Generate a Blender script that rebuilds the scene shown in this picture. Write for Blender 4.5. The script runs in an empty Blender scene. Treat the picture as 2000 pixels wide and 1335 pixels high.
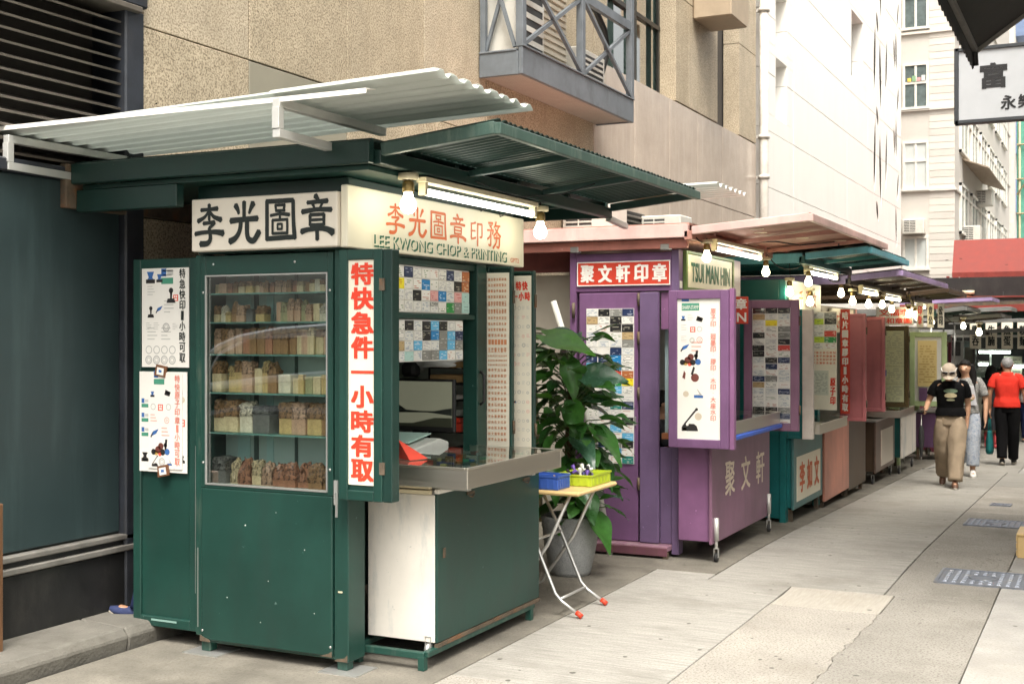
import bpy, bmesh, math, random
from mathutils import Vector, Matrix, Quaternion, noise as mnoise
R = random.Random(7)
scene = bpy.context.scene
COL = scene.collection
rad = math.radians
# ------------------------------------------------------------------ camera, sky, sun, exposure
cam_d = bpy.data.cameras.new('camera'); cam = bpy.data.objects.new('camera', cam_d); COL.objects.link(cam)
cam.location = (0, 0, 1.70)
YAW = math.atan(1170 / 2394)
cam.rotation_euler = (rad(90), 0, YAW)
cam_d.sensor_width = 36.0; cam_d.lens = 36.0 * 2394 / 2000
cam_d.shift_y = (655 - 667.5) / 2000.0
cam_d.clip_start = 0.05; cam_d.clip_end = 900
cam_d.dof.use_dof = True; cam_d.dof.focus_distance = 7.2; cam_d.dof.aperture_fstop = 9.0
scene.camera = cam
world = bpy.data.worlds.new('World'); scene.world = world; world.use_nodes = True
wn = world.node_tree.nodes; wl = world.node_tree.links
bg = wn['Background']; sky = wn.new('ShaderNodeTexSky'); sky.sky_type = 'NISHITA'; sky.sun_disc = False
SUN_EL, SUN_AZ = 62.0, 150.0          # azimuth clockwise from +Y
sky.sun_elevation = rad(SUN_EL); sky.sun_rotation = rad(SUN_AZ)
sky.air_density = 1.6; sky.dust_density = 9.0; sky.ozone_density = 0.3
hs = wn.new('ShaderNodeHueSaturation'); hs.inputs['Saturation'].default_value = 0.25; hs.inputs['Value'].default_value = 1.15
warm = wn.new('ShaderNodeMix'); warm.data_type = 'RGBA'; warm.blend_type = 'MULTIPLY'; warm.inputs[0].default_value = 1.0; warm.inputs[7].default_value = (1.0, .985, .95, 1)
wl.new(sky.outputs[0], hs.inputs['Color']); wl.new(hs.outputs[0], warm.inputs[6]); wl.new(warm.outputs[2], bg.inputs[0]); bg.inputs[1].default_value = 0.15
sun_d = bpy.data.lights.new('sun', 'SUN'); sun_d.energy = 1.5; sun_d.angle = rad(22); sun_d.color = (1.0, 0.955, 0.88)
sun = bpy.data.objects.new('sun', sun_d); COL.objects.link(sun)
sd = Vector((math.sin(rad(SUN_AZ)) * math.cos(rad(SUN_EL)), math.cos(rad(SUN_AZ)) * math.cos(rad(SUN_EL)), math.sin(rad(SUN_EL))))
sun.rotation_euler = (-sd).to_track_quat('-Z', 'Y').to_euler(); sun.location = (6, -6, 20)
vs = scene.view_settings; vs.view_transform = 'Standard'; vs.look = 'None'; vs.gamma = 1.0; vs.use_curve_mapping = False
vs.exposure = 0.95
scene.cycles.use_denoising = True
scene.cycles.use_adaptive_sampling = True; scene.cycles.adaptive_threshold = 0.025; scene.cycles.adaptive_min_samples = 32
scene.cycles.max_bounces = 8; scene.cycles.transparent_max_bounces = 12; scene.cycles.sample_clamp_indirect = 6.0
try:
    scene.cycles.use_light_tree = True
except Exception:
    pass

def gz(y):
    if y < 9: return 0.0
    if y < 11: return -0.0075 * (y - 9) ** 2
    return -0.03 - 0.03 * (y - 11)

# ------------------------------------------------------------------ materials
MATS = {}
def mat(name, col, rough=0.55, metal=0.0, var=0.12, scale=6.0, bump=0.05, bscale=90.0, dirt=0.0, dcol=(0.05, 0.04, 0.03),
        dscale=5.0, dstretch=(1, 1, 1), alpha=1.0, emit=None, estr=0.0, trans=0.0, spec=0.5, coat=0.0, speck=0.0, speckcol=(0.02, 0.02, 0.02), sscale=120.0, stretch=(1, 1, 1), srange=(.50, .64)):
    if name in MATS: return MATS[name]
    m = bpy.data.materials.new(name); m.use_nodes = True; MATS[name] = m
    nt = m.node_tree; N = nt.nodes; L = nt.links; b = N['Principled BSDF']
    tc = N.new('ShaderNodeTexCoord')
    def mapped(st):
        mp = N.new('ShaderNodeMapping'); mp.inputs['Scale'].default_value = st; L.new(tc.outputs['Object'], mp.inputs['Vector']); return mp.outputs[0]
    nz = N.new('ShaderNodeTexNoise'); nz.inputs['Scale'].default_value = scale; nz.inputs['Detail'].default_value = 8; nz.inputs['Roughness'].default_value = 0.62
    L.new(mapped(stretch), nz.inputs['Vector'])
    mx = N.new('ShaderNodeMix'); mx.data_type = 'RGBA'; mx.inputs[0].default_value = 0.5
    c1 = tuple(max(0, c * (1 - var)) for c in col) + (1,); c2 = tuple(min(1, c * (1 + var)) for c in col) + (1,)
    mr = N.new('ShaderNodeMapRange'); mr.inputs[1].default_value = 0.3; mr.inputs[2].default_value = 0.7
    L.new(nz.outputs['Fac'], mr.inputs[0]); L.new(mr.outputs[0], mx.inputs[0]); mx.inputs[6].default_value = c1; mx.inputs[7].default_value = c2
    out = mx.outputs[2]
    if speck > 0:
        sp = N.new('ShaderNodeTexNoise'); sp.inputs['Scale'].default_value = sscale; sp.inputs['Detail'].default_value = 4; sp.inputs['Roughness'].default_value = 0.7
        L.new(tc.outputs['Object'], sp.inputs['Vector'])
        sr = N.new('ShaderNodeMapRange'); sr.inputs[1].default_value = srange[0]; sr.inputs[2].default_value = srange[1]; sr.inputs[4].default_value = speck
        L.new(sp.outputs['Fac'], sr.inputs[0])
        m3 = N.new('ShaderNodeMix'); m3.data_type = 'RGBA'; L.new(sr.outputs[0], m3.inputs[0]); L.new(out, m3.inputs[6]); m3.inputs[7].default_value = tuple(speckcol) + (1,)
        out = m3.outputs[2]
    if dirt > 0:
        dn = N.new('ShaderNodeTexNoise'); dn.inputs['Scale'].default_value = dscale; dn.inputs['Detail'].default_value = 10; dn.inputs['Roughness'].default_value = 0.7
        L.new(mapped(dstretch), dn.inputs['Vector'])
        dr = N.new('ShaderNodeMapRange'); dr.inputs[1].default_value = 0.50; dr.inputs[2].default_value = 0.72; dr.inputs[4].default_value = dirt
        L.new(dn.outputs['Fac'], dr.inputs[0])
        m2 = N.new('ShaderNodeMix'); m2.data_type = 'RGBA'; L.new(dr.outputs[0], m2.inputs[0]); L.new(out, m2.inputs[6]); m2.inputs[7].default_value = tuple(dcol) + (1,)
        out = m2.outputs[2]
    L.new(out, b.inputs['Base Color'])
    rr = N.new('ShaderNodeMapRange'); rr.inputs[3].default_value = max(0.02, rough - 0.08); rr.inputs[4].default_value = min(1, rough + 0.1)
    L.new(nz.outputs['Fac'], rr.inputs[0]); L.new(rr.outputs[0], b.inputs['Roughness'])
    b.inputs['Metallic'].default_value = metal; b.inputs['Specular IOR Level'].default_value = spec
    b.inputs['Alpha'].default_value = alpha; b.inputs['Transmission Weight'].default_value = trans; b.inputs['Coat Weight'].default_value = coat
    if emit: b.inputs['Emission Color'].default_value = tuple(emit) + (1,); b.inputs['Emission Strength'].default_value = estr
    if bump > 0:
        bn = N.new('ShaderNodeTexNoise'); bn.inputs['Scale'].default_value = bscale; bn.inputs['Detail'].default_value = 5
        L.new(mapped(stretch), bn.inputs['Vector'])
        bp = N.new('ShaderNodeBump'); bp.inputs['Strength'].default_value = bump; bp.inputs['Distance'].default_value = 0.01
        L.new(bn.outputs['Fac'], bp.inputs['Height']); L.new(bp.outputs[0], b.inputs['Normal'])
    return m

def glass(name, tint=(0.9, 0.96, 0.94), refl=0.12, rough=0.02):
    if name in MATS: return MATS[name]
    m = bpy.data.materials.new(name); m.use_nodes = True; MATS[name] = m
    N = m.node_tree.nodes; L = m.node_tree.links; N.clear()
    o = N.new('ShaderNodeOutputMaterial'); t = N.new('ShaderNodeBsdfTransparent'); g = N.new('ShaderNodeBsdfGlossy'); mx = N.new('ShaderNodeMixShader')
    lw = N.new('ShaderNodeLayerWeight'); lw.inputs[0].default_value = 0.3
    mr = N.new('ShaderNodeMapRange'); mr.inputs[3].default_value = refl; mr.inputs[4].default_value = 0.9
    nz = N.new('ShaderNodeTexNoise'); nz.inputs['Scale'].default_value = 3.0
    nr = N.new('ShaderNodeMapRange'); nr.inputs[3].default_value = rough; nr.inputs[4].default_value = rough + 0.05
    L.new(nz.outputs['Fac'], nr.inputs[0]); L.new(nr.outputs[0], g.inputs['Roughness'])
    t.inputs[0].default_value = tuple(tint) + (1,); g.inputs[0].default_value = (1, 1, 1, 1)
    L.new(lw.outputs['Facing'], mr.inputs[0]); L.new(mr.outputs[0], mx.inputs[0]); L.new(t.outputs[0], mx.inputs[1]); L.new(g.outputs[0], mx.inputs[2]); L.new(mx.outputs[0], o.inputs[0])
    return m

def printmat(name, paper, ink, rows=9, dens=0.52, rough=0.4, coord='Generated', cols=14.0, margin=0.08):
    """paper with lines of small print: flat print only"""
    if name in MATS: return MATS[name]
    m = bpy.data.materials.new(name); m.use_nodes = True; MATS[name] = m
    N = m.node_tree.nodes; L = m.node_tree.links; b = N['Principled BSDF']
    tc = N.new('ShaderNodeTexCoord'); sp = N.new('ShaderNodeSeparateXYZ'); L.new(tc.outputs[coord], sp.inputs[0])
    ad = N.new('ShaderNodeMath'); ad.operation = 'ADD'; L.new(sp.outputs[0], ad.inputs[0]); ad.inputs[1].default_value = 0.0
    rowm = N.new('ShaderNodeMath'); rowm.operation = 'MULTIPLY'; L.new(sp.outputs[2], rowm.inputs[0]); rowm.inputs[1].default_value = rows
    fl = N.new('ShaderNodeMath'); fl.operation = 'FLOOR'; L.new(rowm.outputs[0], fl.inputs[0])
    fr = N.new('ShaderNodeMath'); fr.operation = 'FRACT'; L.new(rowm.outputs[0], fr.inputs[0])
    band = N.new('ShaderNodeMath'); band.operation = 'GREATER_THAN'; L.new(fr.outputs[0], band.inputs[0]); band.inputs[1].default_value = 0.55
    oi = N.new('ShaderNodeObjectInfo')
    cb = N.new('ShaderNodeCombineXYZ'); mu = N.new('ShaderNodeMath'); mu.operation = 'MULTIPLY'; L.new(ad.outputs[0], mu.inputs[0]); mu.inputs[1].default_value = cols
    L.new(mu.outputs[0], cb.inputs[0]); L.new(fl.outputs[0], cb.inputs[1])
    om = N.new('ShaderNodeMath'); om.operation = 'MULTIPLY'; L.new(oi.outputs['Random'], om.inputs[0]); om.inputs[1].default_value = 77.0; L.new(om.outputs[0], cb.inputs[2])
    nz = N.new('ShaderNodeTexNoise'); nz.inputs['Scale'].default_value = .8; nz.inputs['Detail'].default_value = 0; L.new(cb.outputs[0], nz.inputs['Vector'])
    gt = N.new('ShaderNodeMath'); gt.operation = 'GREATER_THAN'; L.new(nz.outputs['Fac'], gt.inputs[0]); gt.inputs[1].default_value = dens
    an = N.new('ShaderNodeMath'); an.operation = 'MULTIPLY'; L.new(gt.outputs[0], an.inputs[0]); L.new(band.outputs[0], an.inputs[1])
    cur = an.outputs[0]
    for ax in (0, 2):
        for op, lim in (('GREATER_THAN', margin), ('LESS_THAN', 1 - margin)):
            g = N.new('ShaderNodeMath'); g.operation = op; L.new(sp.outputs[ax], g.inputs[0]); g.inputs[1].default_value = lim
            k = N.new('ShaderNodeMath'); k.operation = 'MULTIPLY'; L.new(cur, k.inputs[0]); L.new(g.outputs[0], k.inputs[1]); cur = k.outputs[0]
    mx = N.new('ShaderNodeMix'); mx.data_type = 'RGBA'; L.new(cur, mx.inputs[0]); mx.inputs[6].default_value = tuple(paper) + (1,); mx.inputs[7].default_value = tuple(ink) + (1,)
    L.new(mx.outputs[2], b.inputs['Base Color']); b.inputs['Roughness'].default_value = rough
    return m

# ------------------------------------------------------------------ mesh building
class MB:
    def __init__(s): s.v = []; s.f = []; s.m = []; s.cur = 0; s.sm = []; s.smooth = False
    def add(s, vs, fs):
        o = len(s.v); s.v += [tuple(a) for a in vs]
        for f in fs: s.f.append(tuple(i + o for i in f)); s.m.append(s.cur); s.sm.append(s.smooth)
        return s
    def box(s, x0, x1, y0, y1, z0, z1):
        if x0 > x1: x0, x1 = x1, x0
        if y0 > y1: y0, y1 = y1, y0
        if z0 > z1: z0, z1 = z1, z0
        return s.add([(x0, y0, z0), (x1, y0, z0), (x1, y1, z0), (x0, y1, z0), (x0, y0, z1), (x1, y0, z1), (x1, y1, z1), (x0, y1, z1)],
                     [(0, 3, 2, 1), (4, 5, 6, 7), (0, 1, 5, 4), (1, 2, 6, 5), (2, 3, 7, 6), (3, 0, 4, 7)])
    def bar(s, p0, p1, w, h, up=(0, 0, 1)):
        p0, p1 = Vector(p0), Vector(p1); d = (p1 - p0).normalized(); u = Vector(up)
        if abs(d.dot(u)) > 0.98: u = Vector((0, 1, 0))
        r = d.cross(u).normalized(); u = r.cross(d).normalized()
        vs = []
        for p in (p0, p1):
            for a, b in ((-1, -1), (1, -1), (1, 1), (-1, 1)): vs.append(p + r * a * w / 2 + u * b * h / 2)
        return s.add(vs, [(0, 1, 2, 3), (7, 6, 5, 4), (0, 4, 5, 1), (1, 5, 6, 2), (2, 6, 7, 3), (3, 7, 4, 0)])
    def tube(s, pts, r, n=8, cap=True):
        pts = [Vector(p) for p in pts]; k = len(pts)
        rs = r if isinstance(r, (list, tuple)) else [r] * k
        o = len(s.v); vs = []; ref = None
        for i, p in enumerate(pts):
            d = (pts[min(i + 1, k - 1)] - pts[max(i - 1, 0)]).normalized()
            if ref is None:
                ref = Vector((0, 0, 1)) if abs(d.z) < 0.9 else Vector((1, 0, 0))
            a = d.cross(ref).normalized(); bb = a.cross(d).normalized(); ref = bb
            for j in range(n):
                t = 2 * math.pi * j / n; vs.append(p + (a * math.cos(t) + bb * math.sin(t)) * rs[i])
        fs = []
        for i in range(k - 1):
            for j in range(n):
                fs.append((i * n + j, i * n + (j + 1) % n, (i + 1) * n + (j + 1) % n, (i + 1) * n + j))
        q = s.smooth; s.smooth = True; s.add(vs, fs); s.smooth = q
        if cap:
            for i, e in ((0, True), (k - 1, False)):
                f = [o + i * n + j for j in range(n)]
                if e: pass
                else: f.reverse()
                s.f.append(tuple(f)); s.m.append(s.cur); s.sm.append(False)
        return s
    def lathe(s, prof, c=(0, 0, 0), n=20, axis='z', smooth=True):
        vs = []; c = Vector(c)
        for r, h in prof:
            for j in range(n):
                t = 2 * math.pi * j / n; p = Vector((r * math.cos(t), r * math.sin(t), h))
                if axis == 'x': p = Vector((p.z, p.x, p.y))
                if axis == 'y': p = Vector((p.x, p.z, p.y))
                vs.append(c + p)
        fs = []
        for i in range(len(prof) - 1):
            for j in range(n): fs.append((i * n + j, i * n + (j + 1) % n, (i + 1) * n + (j + 1) % n, (i + 1) * n + j))
        q = s.smooth; s.smooth = smooth; s.add(vs, fs); s.smooth = q
        return s
    def prism(s, poly, x0, x1, ax='x'):
        """poly: 2D points in the plane across ax; extruded x0..x1"""
        def P(a, b, t): return (t, a, b) if ax == 'x' else ((a, t, b) if ax == 'y' else (a, b, t))
        n = len(poly); vs = [P(a, b, x0) for a, b in poly] + [P(a, b, x1) for a, b in poly]
        fs = [tuple(range(n - 1, -1, -1)), tuple(range(n, 2 * n))] + [(i, (i + 1) % n, n + (i + 1) % n, n + i) for i in range(n)]
        return s.add(vs, fs)
    def quad(s, a, b, c, d): return s.add([a, b, c, d], [(0, 1, 2, 3)])
    def mesh(s, name, mats, bevel=0.0, org=(0, 0, 0), fixn=True):
        me = bpy.data.meshes.new(name)
        ox, oy, oz = org
        me.from_pydata([(x - ox, y - oy, z - oz) for x, y, z in s.v], [], s.f)
        if not isinstance(mats, (list, tuple)): mats = [mats]
        for m in mats: me.materials.append(m)
        me.polygons.foreach_set('material_index', s.m); me.polygons.foreach_set('use_smooth', s.sm)
        if bevel > 0 or fixn:
            bm = bmesh.new(); bm.from_mesh(me)
            bmesh.ops.recalc_face_normals(bm, faces=bm.faces)
            if bevel > 0:
                es = [e for e in bm.edges if len(e.link_faces) == 2 and e.calc_face_angle(0) > 0.6]
                bmesh.ops.bevel(bm, geom=es, offset=bevel, segments=1, affect='EDGES', clamp_overlap=True)
            bm.to_mesh(me); bm.free()
        me.update(); return me
def link(name, me, parent=None, loc=(0, 0, 0), rot=None, scale=None):
    o = bpy.data.objects.new(name, me); COL.objects.link(o); o.location = loc
    if rot is not None: o.rotation_euler = rot
    if scale is not None: o.scale = scale
    if parent is not None: o.parent = parent
    return o
def part(name, mb, m, parent=None, bevel=0.0, org=(0, 0, 0), loc=(0, 0, 0), rot=None, label=None):
    o = link(name, mb.mesh(name, m, bevel, org), parent, loc, rot)
    if label: o['label'] = label
    return o
def tag(o, label=None, cat=None, group=None, kind=None):
    if label: o['label'] = label
    if cat: o['category'] = cat
    if group: o['group'] = group
    if kind: o['kind'] = kind
    return o
def thing(name, label, cat, loc=(0, 0, 0), rotz=0.0, group=None):
    o = bpy.data.objects.new(name, None); COL.objects.link(o); o.empty_display_size = 0.1
    o.location = loc; o.rotation_euler = (0, 0, rotz); return tag(o, label, cat, group)
def single(name, mb, m, label, cat, loc=(0, 0, 0), rot=None, group=None, bevel=0.0, org=(0, 0, 0)):
    return tag(part(name, mb, m, None, bevel, org, loc, rot), label, cat, group)
def copy_tree(o, parent=None):
    c = o.copy(); COL.objects.link(c)
    if parent is not None: c.parent = parent
    for ch in list(o.children): copy_tree(ch, c)
    return c
UNIT = {}
def piece(name, m, parent, x0, x1, y0, y1, z0, z1, rot=None):
    """a box piece that shares one unit mesh per material"""
    if m.name not in UNIT:
        UNIT[m.name] = MB().box(-.5, .5, -.5, .5, -.5, .5).mesh('piece_' + m.name, m)
    return link(name, UNIT[m.name], parent, ((x0 + x1) / 2, (y0 + y1) / 2, (z0 + z1) / 2), rot, (abs(x1 - x0), abs(y1 - y0), abs(z1 - z0)))

# ------------------------------------------------------------------ lettering
def text_geo(s, bold=0.0):
    c = bpy.data.curves.new('lettering', 'FONT'); c.body = s; c.offset = bold; c.resolution_u = 2
    o = bpy.data.objects.new('lettering', c); COL.objects.link(o)
    dg = bpy.context.evaluated_depsgraph_get(); me = bpy.data.meshes.new_from_object(o.evaluated_get(dg))
    vs = [(v.co.x, v.co.y) for v in me.vertices]; fs = [tuple(p.vertices) for p in me.polygons]
    bpy.data.objects.remove(o); bpy.data.curves.remove(c); bpy.data.meshes.remove(me)
    return vs, fs
TG = {}
def glyphs(s, bold=0.0):
    k = (s, bold)
    if k not in TG: TG[k] = text_geo(s, bold)
    return TG[k]
def lay(mb, vs, fs, o, right, up, w, h, thick=0.0015, keep=False):
    """fit 2D geometry into the w x h box whose lower left corner is o"""
    if not vs: return
    xs = [a for a, b in vs]; ys = [b for a, b in vs]
    x0, x1, y0, y1 = min(xs), max(xs), min(ys), max(ys)
    sx = w / max(1e-6, x1 - x0); sy = h / max(1e-6, y1 - y0); dx = dy = 0
    if keep:
        k = min(sx, sy); dx = (w - k * (x1 - x0)) / 2; dy = (h - k * (y1 - y0)) / 2; sx = sy = k
    o, right, up = Vector(o), Vector(right), Vector(up); n = right.cross(up) * thick
    mb.add([o + n + right * ((a - x0) * sx + dx) + up * ((b - y0) * sy + dy) for a, b in vs], fs)
def laybold(mb, c, o, right, up, w, h, bold, keep=False):
    """heavy strokes: the same glyph a few times, shifted by a fraction of the stroke, each a hair above the last"""
    vs, fs = glyphs(c, 0.0)
    if bold < 0.012: lay(mb, vs, fs, o, right, up, w, h, keep=keep); return
    d = h * bold; dx = d if len(c) == 1 else min(d, h * .03); w2, h2 = w - 2 * dx, h - 2 * d * .6
    for k, (a, b) in enumerate(((0, 0), (2, 0), (0, 2), (2, 2), (1, 1), (0, 1), (2, 1))):
        lay(mb, vs, fs, Vector(o) + Vector(right) * a * dx + Vector(up) * b * d * .6, right, up, w2, h2, thick=0.0015 + .00012 * k, keep=keep)
def write(mb, s, o, right, up, w, h, bold=0.02, vertical=False, gap=0.12, keep=False):
    if not vertical:
        laybold(mb, s, o, right, up, w, h, bold, keep)
    else:
        n = len(s); ch = h / n; o, up_, ri = Vector(o), Vector(up), Vector(right)
        for i, c in enumerate(s):
            if c == ' ': continue
            hh = ch * (1 - gap); ww = w
            if c == '一': hh = ch * 0.12
            if c in '1·': ww = w * (0.45 if c == '1' else 0.12)
            if c == '·': hh = ch * 0.12
            laybold(mb, c, o + up_ * (h - ch * (i + 1) + (ch - hh) / 2) + ri * (w - ww) / 2, right, up, ww, hh, bold if c not in '一·' else 0)
# brush-drawn clerical characters: strokes as (points, start width, middle width, end width)
def H(x0, y0, x1, y1, a=7, b=6, c=9): return ([(x0, y0), ((x0 + x1) / 2, (y0 + y1) / 2), (x1, y1)], a, b, c)
BR = {
 '李': [H(22, 86, 78, 88), H(50, 99, 50, 60, 8, 7, 6), ([(46, 80), (34, 68), (12, 59)], 5, 6, 9), ([(54, 80), (66, 68), (90, 60)], 5, 7, 10),
       H(30, 53, 68, 55, 7, 6, 8), ([(68, 55), (60, 47), (50, 42)], 8, 6, 6), ([(50, 42), (54, 16), (44, 4), (20, 3)], 7, 9, 11), ([(3, 28), (30, 31), (70, 31), (97, 27)], 8, 7, 12)],
 '光': [H(50, 99, 50, 58, 9, 8, 8), ([(22, 92), (30, 80), (33, 70)], 11, 8, 5), ([(80, 95), (72, 82), (66, 70)], 12, 8, 5), ([(6, 54), (40, 56), (94, 57)], 11, 9, 10),
       ([(40, 55), (36, 30), (22, 12), (3, 4)], 9, 9, 12), ([(60, 56), (60, 22), (66, 8), (82, 5), (99, 26)], 9, 10, 11)],
 '圖': [H(9, 94, 9, 3, 8, 8, 8), H(6, 95, 92, 95, 8, 8, 8), ([(91, 95), (92, 50), (96, 4)], 8, 8, 9), H(8, 6, 92, 8, 8, 8, 8), H(34, 85, 66, 85, 5, 5, 5), H(36, 85, 38, 72, 5, 5, 5), H(64, 85, 62, 72, 5, 5, 5), H(36, 72, 66, 72, 5, 5, 5),
       ([(20, 61), (50, 64), (80, 61)], 5, 5, 7), H(50, 74, 50, 52, 5, 5, 5), H(26, 50, 75, 50, 5, 5, 5), H(27, 50, 27, 17, 5, 5, 5), H(73, 50, 73, 17, 5, 5, 5), H(26, 18, 75, 18, 5, 5, 5), H(42, 40, 58, 40, 4, 4, 4), H(43, 40, 43, 28, 4, 4, 4), H(57, 40, 57, 28, 4, 4, 4), H(42, 28, 58, 28, 4, 4, 4)],
 '章': [([(44, 101), (50, 95), (54, 88)], 10, 8, 7), H(20, 85, 82, 87, 7, 7, 9), ([(36, 82), (40, 76), (42, 70)], 6, 5, 5), ([(66, 83), (62, 76), (58, 70)], 6, 5, 5), ([(4, 64), (50, 68), (94, 66)], 9, 7, 9),
       H(28, 56, 72, 56, 6, 6, 6), H(29, 56, 29, 31, 7, 6, 6), H(71, 56, 71, 31, 7, 6, 6), H(29, 44, 71, 44, 5, 5, 5), H(29, 32, 71, 32, 6, 6, 6), ([(2, 17), (25, 22), (75, 22), (99, 12)], 10, 7, 13), H(50, 32, 51, -3, 8, 8, 8)],
 '印': [([(44, 84), (30, 80), (14, 78)], 8, 6, 5), H(17, 80, 17, 22, 7, 7, 7), H(17, 52, 42, 53, 6, 5, 7), ([(16, 22), (30, 24), (45, 28)], 7, 6, 8), H(56, 80, 88, 81, 7, 6, 7), ([(88, 81), (88, 40), (82, 32), (72, 32)], 7, 7, 6), H(59, 81, 58, -2, 7, 8, 7)],
 '務': [H(12, 92, 42, 94, 7, 6, 7), ([(42, 94), (34, 84), (26, 76)], 6, 5, 5), ([(20, 84), (28, 78), (36, 70)], 5, 6, 7), H(4, 64, 46, 66, 7, 6, 8), ([(46, 66), (42, 56), (38, 50)], 7, 6, 5), ([(28, 65), (28, 20), (24, 6), (12, 10)], 7, 7, 6), ([(26, 48), (18, 38), (5, 30)], 5, 6, 8),
       ([(66, 100), (60, 88), (52, 78)], 8, 6, 5), H(58, 85, 94, 86, 6, 6, 7), ([(84, 85), (70, 62), (48, 46)], 7, 6, 8), ([(58, 74), (76, 58), (97, 46)], 5, 7, 10), H(50, 38, 90, 39, 7, 6, 7), ([(90, 39), (88, 14), (82, 2), (68, 6)], 7, 8, 6), ([(70, 50), (66, 22), (44, -2)], 7, 7, 9)],
}
def brush(mb, ch, o, right, up, w, h, t0=0.0015, fat=1.0):
    o, right, up = Vector(o), Vector(right), Vector(up); n = right.cross(up)
    for si, (pts, a, b, c) in enumerate(BR[ch]):
        # smooth the stroke
        P = [Vector(p) for p in pts]; Q = []
        seg = len(P) - 1; st = 5 if seg > 1 else 2
        for i in range(seg):
            p0, p1, p2, p3 = P[max(0, i - 1)], P[i], P[i + 1], P[min(seg, i + 2)]
            for k in range(st):
                t = k / st
                Q.append(0.5 * ((2 * p1) + (-p0 + p2) * t + (2 * p0 - 5 * p1 + 4 * p2 - p3) * t * t + (-p0 + 3 * p1 - 3 * p2 + p3) * t ** 3))
        Q.append(P[-1]); L = len(Q) - 1; le = []; ri = []
        for i, q in enumerate(Q):
            d = (Q[min(i + 1, L)] - Q[max(i - 1, 0)]).normalized(); nn = Vector((-d.y, d.x)); t = i / L
            wd = (a + (b - a) * t * 2 if t < .5 else b + (c - b) * (t - .5) * 2) * 0.5 * fat
            wd += mnoise.noise(Vector((q.x * .3, q.y * .3, si))) * 0.5
            le.append(q + nn * wd); ri.append(q - nn * wd)
        d0 = (Q[0] - Q[1]).normalized(); d1 = (Q[-1] - Q[-2]).normalized()
        poly = [Q[0] + d0 * a * .4] + le + [Q[-1] + d1 * c * .4] + ri[::-1]
        nv = len(le); vs = poly; fs = []
        fs.append((0, 1, 2 * nv + 1)); fs.append((nv + 1, nv + 2, nv))
        for i in range(nv - 1): fs.append((1 + i, 2 + i, 2 * nv - i, 2 * nv + 1 - i))
        mb.add([o + n * (t0 + si * 0.00012) + right * (p.x / 100 * w) + up * (p.y / 100 * h) for p in vs], fs)
X, Y, Z = Vector((1, 0, 0)), Vector((0, 1, 0)), Vector((0, 0, 1))

def chars(st, s, m, o, right, up, w, h, bold=.03, vertical=True, gap=.1, org=(0, 0, 0), br=False, fat=1.0, step=None):
    """each character its own part; vertical: w x h is the whole column, else w x h is one character and step its pitch"""
    o = Vector(o); n = len(s)
    for i, c in enumerate(s):
        if c in ' ': continue
        mb = MB()
        if br: brush(mb, c, o + Vector(right) * step * i, right, up, w, h, fat=fat)
        elif vertical: write(mb, c, o + Vector(up) * (h / n) * (n - 1 - i), right, up, w, h / n, bold, True, gap)
        else: write(mb, c, o + Vector(right) * step * i, right, up, w, h, bold)
        part('character', mb, m, st, org=org)
# ================================================================== SETTING
GS = dict()
asph = mat('ground_dark', (0.16, 0.15, 0.125), 0.85, var=.25, scale=3, bump=.3, bscale=60, dirt=.7, dcol=(.06, .055, .045), dscale=2.2)
brush_c = mat('concrete_brushed', (0.31, 0.297, 0.268), 0.85, var=.30, scale=9, stretch=(.35, 7, 1), bump=.7, bscale=16, dirt=.85, dcol=(.17, .16, .135), dscale=.9, dstretch=(1, 1.3, 1), speck=.5, speckcol=(.17, .155, .125), sscale=75)
brush_d = mat('concrete_worn', (0.285, 0.272, 0.242), 0.85, var=.30, scale=8, stretch=(.35, 6, 1), bump=.7, bscale=16, dirt=.65, dcol=(.16, .145, .115), dscale=1.3, speck=.5, speckcol=(.13, .12, .09), sscale=70)
aggr = mat('concrete_aggregate', (0.325, 0.305, 0.268), 0.9, var=.14, scale=2.0, bump=.8, bscale=85, dirt=.8, dcol=(.19, .172, .14), dscale=.9, speck=.85, speckcol=(.13, .105, .08), sscale=78)
aggr2 = mat('concrete_aggregate_grey', (0.265, 0.25, 0.22), 0.9, var=.14, scale=2.0, bump=.8, bscale=85, dirt=.8, dcol=(.14, .128, .105), dscale=.8, speck=.85, speckcol=(.105, .09, .068), sscale=74)
pale_c = mat('concrete_pale', (0.315, 0.305, 0.283), 0.85, var=.16, scale=3, bump=.5, bscale=60, dirt=.5, dcol=(.25, .23, .19), dscale=1.0, speck=.5, speckcol=(.2, .18, .15), sscale=70)
patch_c = mat('concrete_patch', (0.345, 0.32, 0.275), 0.8, var=.14, scale=9, stretch=(7, .6, 1), bump=.5, bscale=28, dirt=.35, dcol=(.26, .22, .16), dscale=3)
stain_shade_c = mat('concrete_stained', (0.165, 0.152, 0.125), 0.85, var=.3, scale=3, bump=.6, bscale=60, dirt=.8, dcol=(.075, .066, .05), dscale=1.6, speck=.5, speckcol=(.09, .08, .06), sscale=65)  # stained concrete, colour darkened further to stand for shade under the stalls

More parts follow.
